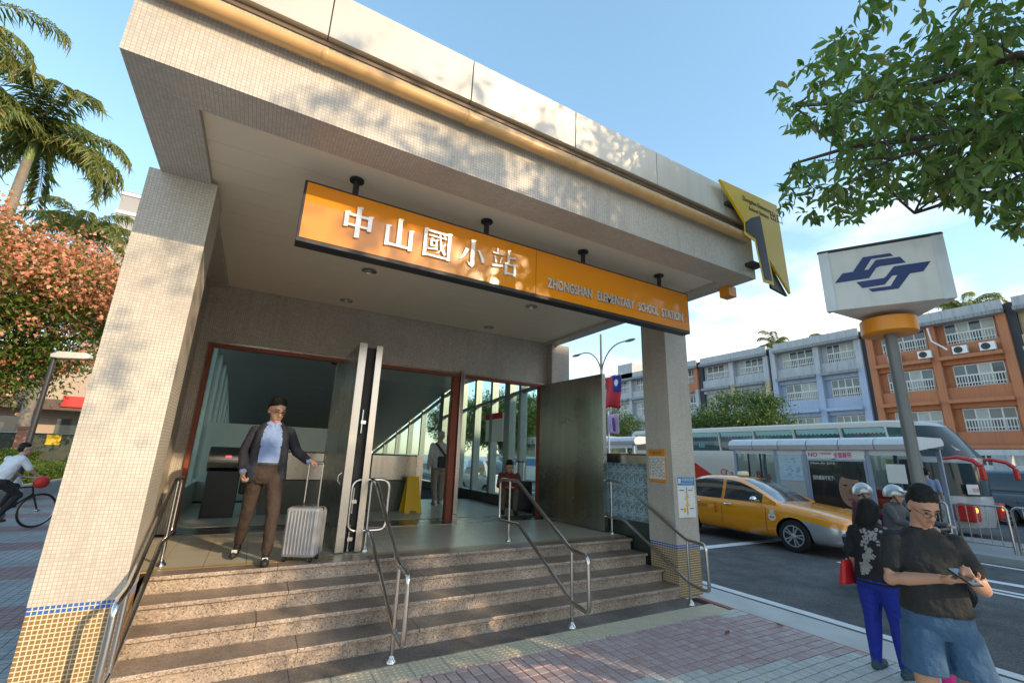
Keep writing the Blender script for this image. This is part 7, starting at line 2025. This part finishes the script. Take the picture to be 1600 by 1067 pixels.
mb = MB(); mb.loft([[Vector((a * w, y, .86 + b_ * h)) for a, b_ in ((-1, -1), (1, -1), (1, 1), (-1, 1))] for y, w, h in ((.06, .03, .015), (.20, .06, .025), (.36, .10, .03), (.40, .09, .02))]); mb.build('saddle', M['black'], BK, smooth=60, local=True)
mb = MB(); mb.lathe([(.09, -.006), (.09, .006)], (-.05, .08, .30), (1, 0, 0), 18); mb.tube([(-.07, .08, .30), (-.09, .18, .18)], .010, 6); mb.tube([(.07, .08, .30), (.09, -.02, .42)], .010, 6); mb.box(-.16, -.08, .15, .22, .17, .19); mb.box(.08, .16, -.05, .02, .41, .43); mb.build('crankset', M['steel'], BK, smooth=40, local=True)
mb = MB(); mb.tube([(0, .52 + .36 * math.cos(a), .335 + .36 * math.sin(a)) for a in np.linspace(.1, 2.4, 12)], .022, 6); mb.build('mudguard', M['dark'], BK, smooth=60, local=True)
CY = thing('person', 'cyclist in white shirt and dark trousers seen from behind at the left edge', 'person', (-3.98, 12.6, 0), R(138))
mats = {'skin': M['skin'], 'shirt': cloth_m('shirt_white', (.60, .62, .66)), 'trousers': cloth_m('trousers_black', (.018, .018, .024)), 'shoe': pm('shoe_brown', (.07, .04, .025), .5)}
f = Fig()
f.cap('trousers', [(-.09, .22, .92), (-.13, -.06, .66), (-.13, .16, .30)], [.10, .075, .052]); shoe(f, (-.13, .24, .19), (-.13, .0, .19))
f.cap('trousers', [(.09, .22, .92), (.14, -.14, .80), (.13, -.02, .50)], [.10, .075, .052]); shoe(f, (.13, .04, .43), (.13, -.20, .43))
f.rings('trousers', [((0, .24, .86), .16, .13), ((0, .22, .98), .165, .12)])
f.rings('shirt', [((0, .22, .93), .17, .13), ((0, .16, 1.10), .175, .125), ((0, .08, 1.26), .19, .11), ((0, .03, 1.36), .16, .085), ((0, .01, 1.41), .06, .058)])
for sx in (-1, 1):
    sh_, el_, wr_ = (sx * .19, .06, 1.33), (sx * .28, -.06, 1.13), (sx * .265, -.20, 1.03)
    f.cap('skin', [lerp(sh_, el_, .6), el_, wr_], [.042, .037, .027]); f.cap('shirt', [sh_, lerp(sh_, el_, .45), lerp(sh_, el_, .8)], [.068, .062, .06]); hand(f, wr_, (0, -.8, -.5), (0, .3, -.9), .92, .9, thumb=sx)
f.cap('skin', [(0, .01, 1.38), (0, -.03, 1.46)], [.05, .05]); head(CY, f, (0, -.05, 1.53), R(-25), R(5))
f.skin('body', mats, CY, .012, 4)
pb = thing('plastic_bag', 'white plastic bag hanging from the bicycle handlebar', 'bag', (-3.98, 12.6, 0), R(138))
M['poly'] = pm('polythene', (.62, .62, .64), .35, var=.1)
mb = MB(); mb.loft([[Vector((.24 + .012 * math.cos(a), -.22 + .012 * math.sin(a), .99)) for a in np.linspace(0, 6.28, 13)[:-1]], [Vector((.24 + .05 * math.cos(a), -.22 + .07 * math.sin(a), .88)) for a in np.linspace(0, 6.28, 13)[:-1]], [Vector((.25 + .10 * math.cos(a) + .01 * math.sin(5 * a), -.22 + .13 * math.sin(a), .72)) for a in np.linspace(0, 6.28, 13)[:-1]], [Vector((.25 + .07 * math.cos(a), -.22 + .09 * math.sin(a), .62)) for a in np.linspace(0, 6.28, 13)[:-1]]]); mb.build('sack', M['poly'], pb, smooth=60, local=True)
rb = thing('red_bundle', 'red pouch hanging at the bicycle handlebar before the hedge', 'bag', (-3.98, 12.6, 0), R(138))
mb = MB(); mb.ell((-.26, -.30, .90), .10, .13, .12); mb.build('pouch', pm('pouch_red', (.55, .03, .02), .6, bump=.3, bscale=20), rb, smooth=60, local=True)
mb = MB(); mb.tube([(-.26, -.26, 1.0), (-.26, -.24, 1.03)], .012, 6); mb.build('loop', M['black'], rb, local=True)
# a few fallen leaves on the paving
M['dry_leaf'] = pm('dry_leaf', (.30, .09, .04), .8, var=.3, vscale=30)
for i, (x, y, a, lab) in enumerate(((4.55, 3.35, .4, 'dry red leaf lying on the pink pavers, nearest to the right column'), (5.30, 3.25, 1.4, 'dry red leaf lying at the red kerb edge'), (2.35, 3.05, 2.2, 'dry leaf lying on the pink pavers before the middle handrail'))):
    mb = MB(); n = 8; vs_ = []
    for k in range(n + 1):
        t_ = k / n; w_ = .028 * math.sin(math.pi * t_ ** .8); z_ = .006 + .018 * abs(t_ - .5)
        for s_ in (-1, 0, 1):
            u, v_ = (t_ - .5) * .10, s_ * w_; vs_.append((x + u * math.cos(a) - v_ * math.sin(a), y + u * math.sin(a) + v_ * math.cos(a), z_ + (.008 if s_ else 0)))
    mb.add(vs_, [(k * 3 + j, k * 3 + j + 1, k * 3 + j + 4, k * 3 + j + 3) for k in range(n) for j in (0, 1)])
    tag(mb.build('fallen_leaf', M['dry_leaf'], smooth=60), lab, 'leaf', 'fallen leaves')
# ================================================================== ADDED BEHIND THE CAMERA, OUT OF VIEW, TO CAST SHADE
bk = thing('shade_block', 'plain block added out of view behind the photographer to shade the street', 'building', (28, -22, 0))
mb = MB(); mb.box(16.3, 40, -24, -20, -.1, 15.4); mb.build('wall', M['sch_parapet'], bk)
for k in range(4):
    for j in range(6):
        mb = MB(); mb.box(17.5 + j * 3.6, 19.9 + j * 3.6, -20.0, -19.95, 1.5 + k * 3.7, 3.6 + k * 3.7); mb.build('window', M['sch_pane'], bk)
mb = MB(); mb.box(16.2, 40.1, -24.1, -19.9, 15.4, 15.8); mb.build('cornice', M['sch_stain'], bk)
broadleaf('street_tree', 'unseen street tree behind the photographer on the left, placed to shade the footpath', (.4, -6.4, 0), 2.6, (0.2, -6.0, 4.9), (2.2, 2.2, 1.6), 230, 46, .13, 'leaf_a', 77, clump_r=.55, trunk_r=.15, limbs=7)  # unseen tree, put here to shade the left footpath
